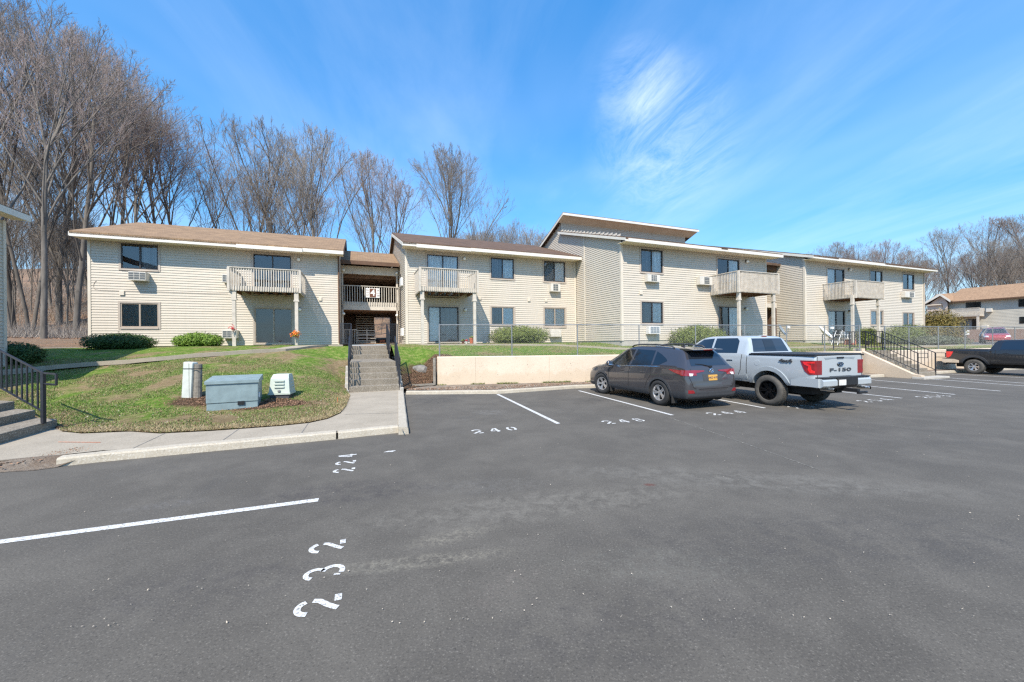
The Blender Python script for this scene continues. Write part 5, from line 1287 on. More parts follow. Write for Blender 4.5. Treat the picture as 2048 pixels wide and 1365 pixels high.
# low chain of posts on the hill edge
# ---------------------------------------------------------------- shrubs
def leafcloud(mb, rnd, cs, n, size, flat=.35):
    for _ in range(n):
        c0, r = rnd.choice(cs)
        d = Vector((rnd.gauss(0,1),rnd.gauss(0,1),rnd.gauss(0,1))).normalized(); k = rnd.random()**.35
        bumpy = 1+.24*noise.noise(d*3.1+Vector(c0)*.7)+.16*noise.noise(d*8+Vector(c0))
        p = Vector((c0[0]+d.x*r[0]*k*bumpy, c0[1]+d.y*r[1]*k*bumpy, max(c0[2]-r[2]*.92, c0[2]+d.z*r[2]*k*bumpy)))
        nrm = (d+Vector((rnd.gauss(0,.6),rnd.gauss(0,.6),rnd.gauss(0,.6)+.3))).normalized(); u = nrm.orthogonal().normalized(); u.rotate(Matrix.Rotation(rnd.random()*6.28, 3, nrm)); v = nrm.cross(u); s = size*rnd.uniform(.6,1.3)
        mb.add([p-u*s-v*s*flat, p+u*s-v*s*flat*.3, p+u*s*1.1+v*s*flat*.5, p-u*s*.6+v*s*flat], [(0,1,2,3)])
def shrub(label, x0, x1, y0, y1, b, mat, seed, dens=1.0, name='shrub', cat='shrub', boxy=False, size=.045, grp='shrubs in front of the blocks', depth=None, lobes=5):
    a0, z1 = fb(x0, y0, b); a1, _ = fb(x1, y0, b); g = min(gz(*b2w(a0,b)), gz(*b2w(a1,b)))-.05; z0 = g
    t = Thing(name, label, cat, ((a0+a1)/2,b,z0), BROT, grp); rnd = random.Random(seed); W = (a1-a0)/2; Hh = (z1-z0)/2; D = depth or max(.7, min(W*.7,1.3)); cs = []
    if boxy:
        for i in range(3):
            for j in range(2): cs.append((((a0+W*(.45+.55*i)),b+(j-.5)*D*.5,z0+Hh),(W*.55,D*.6,Hh*1.02)))
    else:
        for i in range(lobes):
            u = (i+.5)/lobes; hgt = Hh*(1-.16*abs(u-.5)*2*rnd.uniform(.6,1.2)); cs.append(((a0+W*2*(.16+.68*u),b+rnd.uniform(-.15,.15)*D,z0+hgt),(W*.36+.12,D*rnd.uniform(.75,.95),hgt*1.03)))
    mb = MB(); leafcloud(mb, rnd, cs, int(9000*dens), size); mb.build('foliage', M(mat), t)
    mb = MB()
    for i in range(9):
        c0 = rnd.choice(cs)[0]; mb.tube([(c0[0]*.5+(a0+a1)/4,b,z0-.05),(c0[0]+rnd.uniform(-.3,.3),c0[1]+rnd.uniform(-.2,.2),z0+Hh*1.3)], [.03,.012], 5)
    mb.build('stems', M('bark'), t); return t
shrub('long dark green yew mound under the lower window of the leftmost block', 163, 313, 666, 715, 23.2, 'yew_dark', 1, 1.6, lobes=7)
shrub('bright green clipped yew mound left of the leftmost balcony post', 343, 447, 665, 701, 23.3, 'yew_green', 2, 1.2)
shrub('dark rounded shrub at the left edge of the photo behind the step railing', -60, 84, 684, 741, 19.6, 'yew_dark', 3, 1.5)
shrub('clipped green shrub behind the chain-link fence under the window of the second block', 979, 1096, 650, 688, 21.7, 'yew_olive', 5, 1.6, size=.05)
shrub('rounded olive shrub behind the fence and the parked cars, left of the clerestory patio', 1350, 1439, 648, 687, 17.0, 'yew_olive', 6, 1.4, size=.05)
shrub('boxy clipped hedge under the far right window of the rightmost block', 1786, 1833, 649, 684, 16.2, 'yew_olive', 7, 1.2, boxy=True, size=.05)
shrub('small clipped shrub between the posts of the rightmost balcony', 1722, 1748, 655, 684, 16.5, 'yew_olive', 8, .7, boxy=True)
shrub('low clipped shrub behind the far stair railing', 1766, 1784, 664, 684, 16.4, 'yew_olive', 9, .6)
shrub('tall golden green holly bush at the right end of the row', 1853, 1900, 616, 690, 17.5, 'holly_gold', 10, 1.8, size=.07, lobes=3, depth=1.5)
shrub('brownish dense bush at the foot of the tall golden bush', 1842, 1876, 650, 688, 16.2, 'holly_gold', 11, 1.0, size=.06)
shrub('low spreading grey green juniper in front of the golden bush', 1832, 1905, 671, 690, 15.0, 'juniper', 12, 1.1, size=.06, lobes=6)
# ---------------------------------------------------------------- bare trees
def mk_tree(seed, hgt, r0, spread=.55, fork=.35, dens=1.0, round_=False, stems=1, twig='twig_grey', lean=0, low=False):
    """returns (trunk mesh, crown mesh) for a leafless deciduous tree with its fine twigs"""
    rnd = random.Random(seed); tv, tf, cv, cf = [], [], [], []
    def seg(v, f, a, b, ra, rb, n):
        d = (b-a)
        if d.length < 1e-5: return
        d.normalize(); u = d.orthogonal().normalized(); w_ = d.cross(u); k = len(v)
        for q, r in ((a,ra),(b,rb)):
            for i in range(n):
                an = 2*PI*i/n; v.append(tuple(q+(u*math.cos(an)+w_*math.sin(an))*r))
        for i in range(n): f.append((k+i,k+(i+1)%n,k+n+(i+1)%n,k+n+i))
    maxl = 6
    Hc, RX, RZ = hgt*.60, hgt*(.40 if round_ else spread*.62), hgt*.41
    def lim(q, d):
        x, y, z = q.x/RX, q.y/RX, (q.z-Hc)/RZ; dx, dy, dz_ = d.x/RX, d.y/RX, d.z/RZ
        a_ = dx*dx+dy*dy+dz_*dz_; b_ = x*dx+y*dy+z*dz_; c_ = x*x+y*y+z*z-1; D = b_*b_-a_*c_
        if D <= 0: return hgt*.06
        return max(hgt*.03, (-b_+math.sqrt(D))/a_)
    def grow(p, d, L, r, lev):
        big = lev < 3; v, f = (tv,tf) if big else (cv,cf); n = (8,6,5,3,3,3,3)[lev]
        ns = (7,5,4,4,3,3,2)[lev]; pts = [p]; q = p.copy(); dd = d.copy(); rr = [r]
        for i in range(ns):
            wob = (.035,.10,.14,.17,.19,.22,.24)[lev]
            dd = (dd+Vector((rnd.gauss(0,wob),rnd.gauss(0,wob),rnd.gauss(0,wob*.7)+(.09 if lev else .03)))).normalized()
            q = q+dd*L/ns; pts.append(q.copy()); rr.append(r*(1-(.45 if lev == 0 else .62)*(i+1)/ns))
        for i in range(ns): seg(v, f, pts[i], pts[i+1], rr[i]*1.01, rr[i+1], n)
        if lev >= maxl-1: return
        nc = (rnd.randint(8,10), rnd.randint(6,8), rnd.randint(5,7), rnd.randint(5,6), rnd.randint(4,5))[lev]
        nc = max(2, round(nc*(dens*.72 if lev > 1 else .9)))
        for i in range(nc):
            t = (fork+(1-fork)*(i+rnd.random()*.8)/nc) if lev == 0 else (.18+.82*(i+rnd.random())/nc)
            t = min(.995,t); j = min(ns-1,int(t*ns)); k = t*ns-j; q = pts[j].lerp(pts[j+1],k); ax = (pts[j+1]-pts[j]).normalized()
            sa = spread*rnd.uniform(.55,1.15)*(1.15-.5*t if lev == 0 else .95)
            o = ax.orthogonal().normalized(); o.rotate(Matrix.Rotation(i*2.4+rnd.random()*1.2, 3, ax)); nd_ = (ax*math.cos(sa)+o*math.sin(sa)).normalized()
            if nd_.z < -.15: nd_.z *= -.4
            if lev == 0: Lc = L*rnd.uniform(.48,.74)*(1.15-.35*t if round_ else 1.05-.35*abs(t-.45))
            else: Lc = L*rnd.uniform(.42,.68)*(1.15-.5*t)
            Lm = lim(q, nd_)
            if lev == 0: Lc = Lm*rnd.uniform(.72,1.0)
            else: Lc = min(Lc, Lm*rnd.uniform(.8,1.08))
            rc = rr[j]*rnd.uniform(.42,.62) if lev < 2 else rr[j]*rnd.uniform(.38,.5) if lev < 3 else rr[j]*.6
            grow(q, nd_, Lc, max(rc,.008), lev+1)
        if lev in (1,2):   # leader continues
            grow(pts[-1], dd, min(L*.5, lim(pts[-1], dd)), rr[-1]*.9, lev+1)
        if lev == 0: 
            for s in range(3): 
                o = Vector((rnd.gauss(0,.35),rnd.gauss(0,.35),1)).normalized(); grow(pts[-1], o, lim(pts[-1], o)*.95, rr[-1]*.75, 1)
    for s in range(stems):
        d = Vector((rnd.gauss(0,.05)+lean,rnd.gauss(0,.05),1)).normalized()
        if stems > 1: an = 2*PI*s/stems; d = Vector((.17*math.cos(an),.17*math.sin(an),1)).normalized()
        grow(Vector((d.x*.4*(stems>1),d.y*.4*(stems>1),-.3)), d, hgt*.62, r0*.70*(1 if stems == 1 else .72), 0)
    out = []
    for nm, v, f, mt in (('trunk',tv,tf,'bark'),('crown',cv,cf,twig)):
        me = bpy.data.meshes.new(nm); me.from_pydata(v, [], f); me.materials.append(M(mt)); me.update(); me.polygons.foreach_set('use_smooth', [True]*len(me.polygons)); out.append(me)
    return out
TV = [mk_tree(11, 20, .25, .60, .42, 1.0), mk_tree(12, 22, .26, .5, .45, 1.0, twig='twig_red'), mk_tree(13, 19, .19, .45, .48, .9), mk_tree(14, 18, .22, .62, .34, 1.0, twig='twig_red'),
      mk_tree(15, 17, .22, .46, .24, 1.2, round_=True), mk_tree(16, 20, .20, .42, .42, .9, stems=2), mk_tree(17, 14, .11, .42, .3, .8), mk_tree(18, 16, .13, .36, .4, .8)]
for q, (a_, b_) in enumerate(TV):
    zz = max(v.co.z for v in b_.vertices); 0 and print('TREE', q, round(zz,1), len(a_.polygons), len(b_.polygons))
TOPZ = [max(v.co.z for v in b_.vertices) for a_, b_ in TV]
TREEN = 0
rt = random.Random(77)
def put_tree(v, X, Y, label, s=1.0, rz=0, group=None, sz=None, z=None, lean=0):
    global TREEN
    tm, cm = TV[v]; e = bpy.data.objects.new('bare_tree', None); C.objects.link(e); e.location = (X,Y,(gz(X,Y) if z is None else z)-.1); e.rotation_euler = (rt.gauss(0,.045),rt.gauss(0,.045),rz); e.scale = (s,s,sz or s)
    e['label'] = label; e['category'] = 'tree'
    if group: e['group'] = group
    for nm, me in (('trunk',tm),('crown',cm)):
        o = bpy.data.objects.new(nm, me); C.objects.link(o); o.parent = e
    TREEN += 1; return e
def pxz(px, Z): r = ray(px, 600); return r[0]*Z, Z
# trees one can single out:  (px, depth, variant, scale, yaw, label)
SOLO = [(-12,35,0,1.28,.3,'big forked dark tree rising past the top of the photo at the far left'),
 (88,30,1,1.22,1.1,'tall leaning tree behind the gap at the left, just beyond the far left eave'),
 (62,40,5,1.25,2.0,'twin stemmed tree standing near the stone wall in the left gap'),
 (150,37,0,1.12,4.0,'tall tree right beside the left corner of the leftmost block'),
 (232,44,3,1.28,2.2,'wide spreading tree with reddish twigs above the left end of the leftmost roof'),
 (285,42,1,1.05,0.4,'forked tree with a red tinged crown above the leftmost roof ridge'),
 (375,48,3,1.02,5.1,'broad bushy tree above the middle of the leftmost roof'),
 (487,50,4,1.13,1.7,'fan shaped grey tree above the right half of the leftmost roof'),
 (560,54,5,.92,.2,'slim twin stemmed tree between two fan shaped crowns'),
 (645,50,4,1.10,3.3,'fan shaped tree with a warm crown above the gap between the two left blocks'),
 (735,50,1,.93,2.9,'spreading pink tinged tree above the left end of the second block'),
 (790,56,3,.80,1.0,'low reddish tree at the right shoulder of the woods'),
 (902,50,4,.98,5.6,'lone round crowned tree standing clear against the sky above the second roof'),
 (960,66,7,.85,.8,'thin tree just right of the lone round crowned tree'),
 (1042,75,6,1.0,2.2,'small hazy tree in the dip of the skyline before the clerestory roof'),
 (1650,95,0,.83,.5,'pale tree peeping over the rightmost roof'),
 (1705,92,3,.85,1.5,'reddish tree above the middle of the rightmost roof'),
 (1752,92,1,.82,2.5,'reddish crown above the far right half of the rightmost roof'),
 (1900,98,0,1.02,3.5,'tall dark tree between the row of blocks and the distant block'),
 (1975,100,3,1.10,4.5,'broad tree above the distant tan roof'),
 (2045,96,4,1.18,5.5,'tall fan shaped tree at the right edge of the photo')]
WT = {-12:-90,88:10,62:-10,150:60,232:135,285:175,375:255,487:232,560:300,645:258,735:285,790:330,902:305,960:425,1042:438,1650:484,1705:482,1752:478,1900:450,1975:432,2045:425,25:-60,118:70,190:110,335:220}
def solo(px, Z, v, s, rz, lab):
    X, Y = pxz(px, Z); g = gz(X, Y); want = H+(HY+(1024-px)*.01-WT[px])/F*Z-g; s = want/TOPZ[v]
    put_tree(v, X, Y, lab, s, rz, 'bare trees one can tell apart', z=g)
for q in SOLO: solo(*q)
for px, Z, v, s, rz, lab in ((25,42,1,1.30,2.6,'tall red tinged tree crossing the top left corner of the photo'),(118,46,4,1.30,.9,'fan shaped tree left of the leftmost block, behind the tall leaning tree'),(190,52,5,1.22,3.8,'twin stemmed tree over the left corner of the leftmost roof'),(335,55,0,1.05,1.2,'dark tree between the red tinged crown and the bushy one')):
    solo(px, Z, v, s, rz, lab)
# the thick of the woods
LW = 'one of the many bare grey trees filling the wooded slope behind the left blocks'
def skyline(px):
    K = [(-80,-60),(60,20),(150,100),(300,190),(400,262),(480,245),(560,280),(640,268),(780,310),(830,380),(860,430),(1000,468),(1120,480)]
    for i in range(len(K)-1):
        if px <= K[i+1][0]: t = (px-K[i][0])/(K[i+1][0]-K[i][0]); return K[i][1]+(K[i+1][1]-K[i][1])*t
    return 480
HT = TOPZ
for k in range(15):
    px = -70+rt.random()**1.15*1130; Z = rt.uniform(46,82)
    if px < 140 and k % 3 == 0: Z = rt.uniform(46,80)
    X, Y = pxz(px, Z); ab = w2b(X, Y)
    if ab[1] < 38: continue
    g = gz(X, Y); v = rt.choice((0,1,2,2,3,4,5,6,7,7)); ytop = skyline(px)+rt.uniform(22,95)
    want = H+(HY-ytop)/F*Z-g; s = max(.42, min(1.25, want/HT[v]))
    put_tree(v, X, Y, LW, s, rt.uniform(0,6.28), 'woods behind the left blocks', sz=s*rt.uniform(.97,1.08), z=g)
for k in range(44):   # slender understorey seen through the left gap
    px = rt.uniform(15,190); Z = rt.uniform(40,92); X, Y = pxz(px, Z); put_tree(rt.choice((6,7,7)), X, Y, LW, rt.uniform(.55,.95), rt.uniform(0,6.28), 'woods behind the left blocks')
for k in range(9):
    px = rt.uniform(930,1100); Z = rt.uniform(62,84); X, Y = pxz(px, Z); g = gz(X, Y); v = rt.choice((2,4,6,7)); want = H+(HY-rt.uniform(445,480))/F*Z-g; s = max(.3, want/TOPZ[v])
    put_tree(v, X, Y, 'one of the low hazy trees between the lone round crown and the clerestory roof', s, rt.uniform(0,6.28), 'low trees on the middle skyline', z=g)
for k in range(34):
    px = rt.uniform(150,880); Z = rt.uniform(44,74); X, Y = pxz(px, Z); ab = w2b(X, Y)
    if ab[1] > 38: put_tree(rt.choice((6,7,5)), X, Y, 'one of the low saplings in the understorey of the wood behind the left blocks', rt.uniform(.32,.55), rt.uniform(0,6.28), 'understorey behind the left blocks')
RW = 'one of the many bare brown trees behind the distant block at the right'
for k in range(58):
    px = rt.uniform(1560,2120); Z = rt.uniform(88,150); X, Y = pxz(px, Z); g = gz(X, Y); v = rt.choice((0,1,2,3,4,5,6,7))
    ytop = (495 if px < 1840 else 462)+rt.uniform(0,60); want = H+(HY-6-ytop)/F*Z-g; s = max(.4,min(1.2,want/HT[v]))
    put_tree(v, X, Y, RW, s, rt.uniform(0,6.28), 'woods behind the distant block', z=g)
# stones of the old field wall at the foot of the woods
for k in range(22):
    px = 62+k*5.2+rt.uniform(-2,2); h = hit(px, 668+rt.uniform(-2,3))
    if h is None or h.y > 60: 
        continue
    s = rt.uniform(.25,.55); rock('one of the grey field stones in the low wall at the foot of the woods', h, (s*1.2,s*.8,s*.55), k*3.1, 'field stones at the foot of the woods')
# ---------------------------------------------------------------- grass blades and litter
def scatter(name, mat, n, seed, pts_fn, hgt, wid, droop=.5, kind='stuff', cat='grass', label=None):
    rnd = random.Random(seed); mb = MB()
    for _ in range(n):
        p = pts_fn(rnd)
        if p is None: continue
        an = rnd.random()*6.28; u = Vector((math.cos(an),math.sin(an),0))*wid*rnd.uniform(.6,1.4); l = Vector((rnd.gauss(0,droop),rnd.gauss(0,droop),1)).normalized()*hgt*rnd.uniform(.5,1.4)
        mb.add([p-u,p+u,p+l], [(0,1,2)])
    o = mb.build(name, M(mat)); return tag(o, label, cat, kind=kind)
vsL = [v.co.copy() for v in lawnL.data.vertices]; fL = [tuple(p.vertices) for p in lawnL.data.polygons]
def on_sheet(o, cond):
    ps = [(o.data.vertices[p.vertices[0]].co, [o.data.vertices[i].co for i in p.vertices], p.area) for p in o.data.polygons]
    ps = [q for q in ps if cond(q[0])]; tot = []; s = 0
    for q in ps: s += q[2]; tot.append(s)
    import bisect
    def f(rnd):
        i = bisect.bisect(tot, rnd.random()*s); i = min(i,len(ps)-1); c = ps[i][1]; a, b = rnd.random(), rnd.random()
        return (c[0].lerp(c[1],a)).lerp(c[3].lerp(c[2],a), b)
    return f
def inview(c, m=1.45): return c.y > 3 and abs(c.x) < c.y*m
def soiled(p): return any(math.hypot((p.x-c[0])/c[2], (p.y-c[1])/c[3]) < 1.0 for c in SOIL) or noise.noise(Vector((p.x*1.1,p.y*1.1,11))) > .22
def gl(cond):
    f = on_sheet(lawnL, cond)
    def g(rnd):
        p = f(rnd); return None if soiled(p) else p
    return g
for nm in (('grass_g1',(.06,.12,.018),(.13,.21,.04)),('grass_g2',(.17,.23,.05),(.27,.30,.09)),('grass_dry',(.27,.20,.105),(.44,.35,.20))):
    leaf(nm[0], nm[1], tuple((a+b)/2 for a,b in zip(nm[1],nm[2])), nm[2])
nr = lambda c: inview(c) and c.y < 15
fronty = lambda c: inview(c) and c.y < 11 
scatter('grass', 'grass_g1', 52000, 1, gl(nr), .045, .006, .55, label='short green lawn blades on the slope around the transformer')
scatter('grass', 'grass_g2', 38000, 2, gl(nr), .04, .006, .6, label='yellow green lawn blades on the slope around the transformer')
scatter('grass', 'grass_dry', 46000, 3, gl(nr), .035, .006, .9, label='dry straw among the lawn near the sidewalk')
fe = [p for p in inner]
def edge(rnd):
    i = rnd.randrange(len(fe)-1); p = fe[i].lerp(fe[i+1], rnd.random()); d = (fe[i+1]-fe[i]).normalized(); q = p+Vector((-d.y,d.x,0))*abs(rnd.gauss(0,.22)); q.z = max(.145,gz(q.x,q.y)); return q
scatter('grass', 'grass_dry', 16000, 5, edge, .055, .007, 1.2, label='dead grass fringe overhanging the sidewalk edge')
fr_ = on_sheet(lawnR, lambda c: inview(c) and c.y < 24)
scatter('grass', 'grass_g1', 26000, 6, lambda r: (lambda p: None if soilR(p.x,p.y,.5,p,p) > .2 else p)(fr_(r)), .05, .008, .6, label='green grass along the top of the retaining wall')
scatter('grass', 'grass_dry', 16000, 7, fr_, .04, .008, .9, label='dry straw on the terrace above the retaining wall')
# fallen leaves and wood chips: flat flakes
def flakes(name, mat, n, seed, fn, s, label, cat='leaf litter'):
    rnd = random.Random(seed); mb = MB()
    for _ in range(n):
        p = fn(rnd)
        if p is None: continue
        u = Vector((rnd.gauss(0,1),rnd.gauss(0,1),rnd.gauss(0,.35))).normalized()*s*rnd.uniform(.5,1.5); v = u.cross(Vector((rnd.gauss(0,.3),rnd.gauss(0,.3),1))).normalized()*s*rnd.uniform(.3,.8); q = p+Vector((0,0,.012))
        mb.quad(q-u,q-v,q+u,q+v)
    return tag(mb.build(name, M(mat)), label, cat, kind='stuff')
plain('dead_leaf', (.27,.15,.085), .8, var=.4, scale=40)
plain('pale_chip', (.42,.36,.28), .8, var=.3, scale=40)
f1 = gl(fronty)
flakes('fallen_leaves', 'dead_leaf', 1600, 11, f1, .022, 'brown leaves scattered over the front of the lawn')
flakes('fallen_leaves', 'pale_chip', 500, 12, f1, .018, 'pale bits scattered over the front of the lawn')
def soilpt(rnd):
    cx, cy, rx, ry, k = rnd.choice(SOIL); p = (cx+rnd.gauss(0,.45)*rx, cy+rnd.gauss(0,.5)*ry); return Vector((p[0],p[1],gz(*p)))
flakes('wood_mulch', 'dead_leaf', 2600, 13, soilpt, .02, 'soil crumbs and mulch around the transformer', 'mulch')
def hillpt(rnd):
    px = rnd.uniform(10,200); Z = rnd.uniform(30,75); X, Y = pxz(px, Z); return Vector((X,Y,gz(X,Y)+.02))
flakes('fallen_leaves', 'dead_leaf', 9000, 21, hillpt, .09, 'leaf litter over the wooded slope at the left')
scatter('undergrowth', 'twig_grey', 7000, 22, hillpt, 1.3, .014, .4, cat='undergrowth', label='thin brush and dead stems under the bare trees at the left')
def bank(rnd): p = (rnd.uniform(-4.2,-3.0), rnd.uniform(15.3,17.3)); return Vector((p[0],p[1],gz(*p)))
flakes('wood_mulch', 'dead_leaf', 1800, 14, bank, .025, 'leaf crumbs on the bare bank right of the main stair', 'mulch')
def strip(rnd):
    t = rnd.random(); j = min(3,int(t*4)); p = KB[j].lerp(KB[j+1], t*4-j)+Vector((-.05,.2,0)); q = p+Vector((0,rnd.uniform(0,.95 if t > .1 else .6),.135)); return q
flakes('wood_mulch', 'dead_leaf', 5000, 15, strip, .022, 'leaf crumbs in the strip between the kerb and the long wall', 'mulch')
flakes('gravel', 'pale_chip', 2600, 18, strip, .02, 'pale grit in the strip between the kerb and the long wall', 'gravel')
def lstrip(rnd):
    k = rnd.random(); a = G3(0,932,0).lerp(G3(150,917,0), k); return a+Vector((rnd.gauss(0,.12),rnd.gauss(0,.13),.07+.04*k))
flakes('fallen_leaves', 'dead_leaf', 2600, 16, lstrip, .024, 'drift of dead leaves at the left end of the kerb')
def wallfoot(rnd):
    k = rnd.random()**.8*.9; p = WL[0].lerp(WL[1], k) if rnd.random() < .5 else WL[1].lerp(WL[2], k); return p+Vector((0,-abs(rnd.gauss(0,.06)),.16)) if noise.noise(p*1.7) > -.05 else None
scatter('weeds', 'yew_olive', 2600, 17, wallfoot, .07, .012, .8, cat='weeds', label='tufts of weeds at the foot of the long pale wall')
def lot_bits(rnd): 
    Y = 2.5+rnd.random()**2*14; return Vector((rnd.uniform(-1.2,1.3)*Y, Y, .002)) if True else None
def lot_ok(rnd):
    p = lot_bits(rnd)
    if p.x < -2.1-(p.y-7.8)*.27 and p.y > 6.0: return None
    if p.y > 14+ (p.x+.5)*.3: return None
    return p
flakes('gravel', 'pale_chip', 420, 19, lot_ok, .007, 'scattered grit on the asphalt', 'gravel')
# ---------------------------------------------------------------- vehicles (local frame: x forward from the rear axle, y left, z up)
def tmpobj(me):
    o = bpy.data.objects.new('tmp', me); C.objects.link(o); return o
def boole(me, cutters, op):
    a = tmpobj(me); cs = []
    for c in cutters:
        b = tmpobj(c); cs.append(b); m = a.modifiers.new('b', 'BOOLEAN'); m.object = b; m.operation = op; m.solver = 'EXACT'
    bpy.context.view_layer.update()
    out = bpy.data.meshes.new_from_object(a.evaluated_get(bpy.context.evaluated_depsgraph_get()))
    for o in [a]+cs: bpy.data.objects.remove(o)
    return out
def mbmesh(mb):
    me = bpy.data.meshes.new('t'); me.from_pydata(mb.v, [], mb.f); me.update()
    bm = bmesh.new(); bm.from_mesh(me); bmesh.ops.recalc_face_normals(bm, faces=bm.faces[:]); bm.to_mesh(me); bm.free(); return me
def loft(sts, sub=4):
    """stations (x, zbottom, w, zbelt, wbelt, zroof, wroof) -> closed body mesh"""
    out = []; n = len(sts)
    for i in range(n-1):
        p0, p1, p2, p3 = sts[max(i-1,0)], sts[i], sts[i+1], sts[min(i+2,n-1)]
        for k in range(sub):
            t = k/sub; row = []
            for a, b, c, d in zip(p0,p1,p2,p3):
                m1 = (c-a)*.5; m2 = (d-b)*.5
                if (c-b)*(b-a) <= 0: m1 = 0
                if (d-c)*(c-b) <= 0: m2 = 0
                lim = 2.2*abs(c-b); m1 = max(-lim,min(lim,m1)); m2 = max(-lim,min(lim,m2))
                row.append(b*(2*t**3-3*t*t+1)+m1*(t**3-2*t*t+t)+c*(-2*t**3+3*t*t)+m2*(t**3-t*t))
            row[0] = p1[0]+(p2[0]-p1[0])*t; out.append(row)
    out.append(list(sts[-1])); mb = MB(); m = 0
    for x, zb, w, zs, ws, zr, wr in out:
        H_ = zs-zb; G_ = zr-zs
        half = [(0,zb),(w*.80,zb),(w*.93,zb+.02),(w*.975,zb+H_*.12),(w*.995,zb+H_*.3),(w,zb+H_*.5),(w*.998,zb+H_*.68),((w*.7+ws*.3),zb+H_*.82),(ws*1.002,zb+H_*.93),(ws,zs),
                (ws-(ws-wr)*.12,zs+G_*.12),(ws-(ws-wr)*.42,zs+G_*.42),(ws-(ws-wr)*.74,zs+G_*.72),(wr+.012,zs+G_*.90),(wr-.03,zs+G_*.965),(wr*.82,zs+G_*.99),(wr*.45,zr),(0,zr+.004)]
        ring = half+[(-y,z) for y,z in half[-2:0:-1]]; m = len(ring); mb.v += [(x,y,z) for y,z in ring]
    R = len(out)
    for i in range(R-1):
        for k in range(m): mb.f.append((i*m+k,(i+1)*m+k,(i+1)*m+(k+1)%m,i*m+(k+1)%m))
    mb.f += [tuple(range(m)), tuple((R-1)*m+k for k in range(m-1,-1,-1))]
    return mbmesh(mb)
def inflate(me, d):
    c = me.copy(); bm = bmesh.new(); bm.from_mesh(c); bm.normal_update(); nn = [v.normal.copy() for v in bm.verts]
    for v, n in zip(bm.verts, nn): v.co += n*d
    bm.to_mesh(c); bm.free(); return c
def finish(me, name, mat, th, parent=None, sharp=32, label=None):
    me.materials.clear(); me.materials.append(M(mat)); me.name = name
    me.polygons.foreach_set('use_smooth', [True]*len(me.polygons)); me.set_sharp_from_angle(angle=rad(sharp))
    o = bpy.data.objects.new(name, me); C.objects.link(o); o.parent = parent or th.o
    if label: o['label'] = label
    return o
class Car:
    def __init__(s, name, label, cat, pos, head, sts, arches, ar, paint, z=0, group=None, scale=1.0):
        s.t = Thing(name, label, cat, (0,0,0), math.atan2(head[1], head[0]), group); s.t.o.location = (pos[0],pos[1],z); s.t.o.scale = (scale,)*3
        raw = loft(sts); cut = []
        for x in arches:
            for sd in (1,-1):
                mb = MB(); pts = [(x+ar*math.cos(a_*PI/18), s.tz+ar*math.sin(a_*PI/18)) for a_ in range(36)] if hasattr(s,'tz') else [(x+ar*math.cos(a_*PI/18), ar*.86+ar*math.sin(a_*PI/18)) for a_ in range(36)]
                mb.prism(pts, 'y', sd*.58, sd*1.4); cut.append(mbmesh(mb))
        s.shell = boole(raw, cut, 'DIFFERENCE')
        s.body = finish(s.shell.copy(), 'body', paint, s.t)
    def decal(s, polys, axis, lo, hi, d, name, mat, parent=None, sharp=32, label=None, split=False):
        """patch of the (slightly inflated) body inside prisms; polys share the axis range (or mirrored for y)"""
        base = inflate(s.shell, d); res = []
        for p in polys:
            for L, Hh in ([(lo,hi)] if axis != 'y' or lo*hi < 0 else [(lo,hi),(-hi,-lo)]):
                mb = MB(); mb.prism(p, axis, L, Hh); r = boole(base.copy(), [mbmesh(mb)], 'INTERSECT')
                if len(r.polygons): res.append(r)
        out = []
        for r in res: out.append(finish(r, name, mat, s.t, parent, sharp, label))
        return out
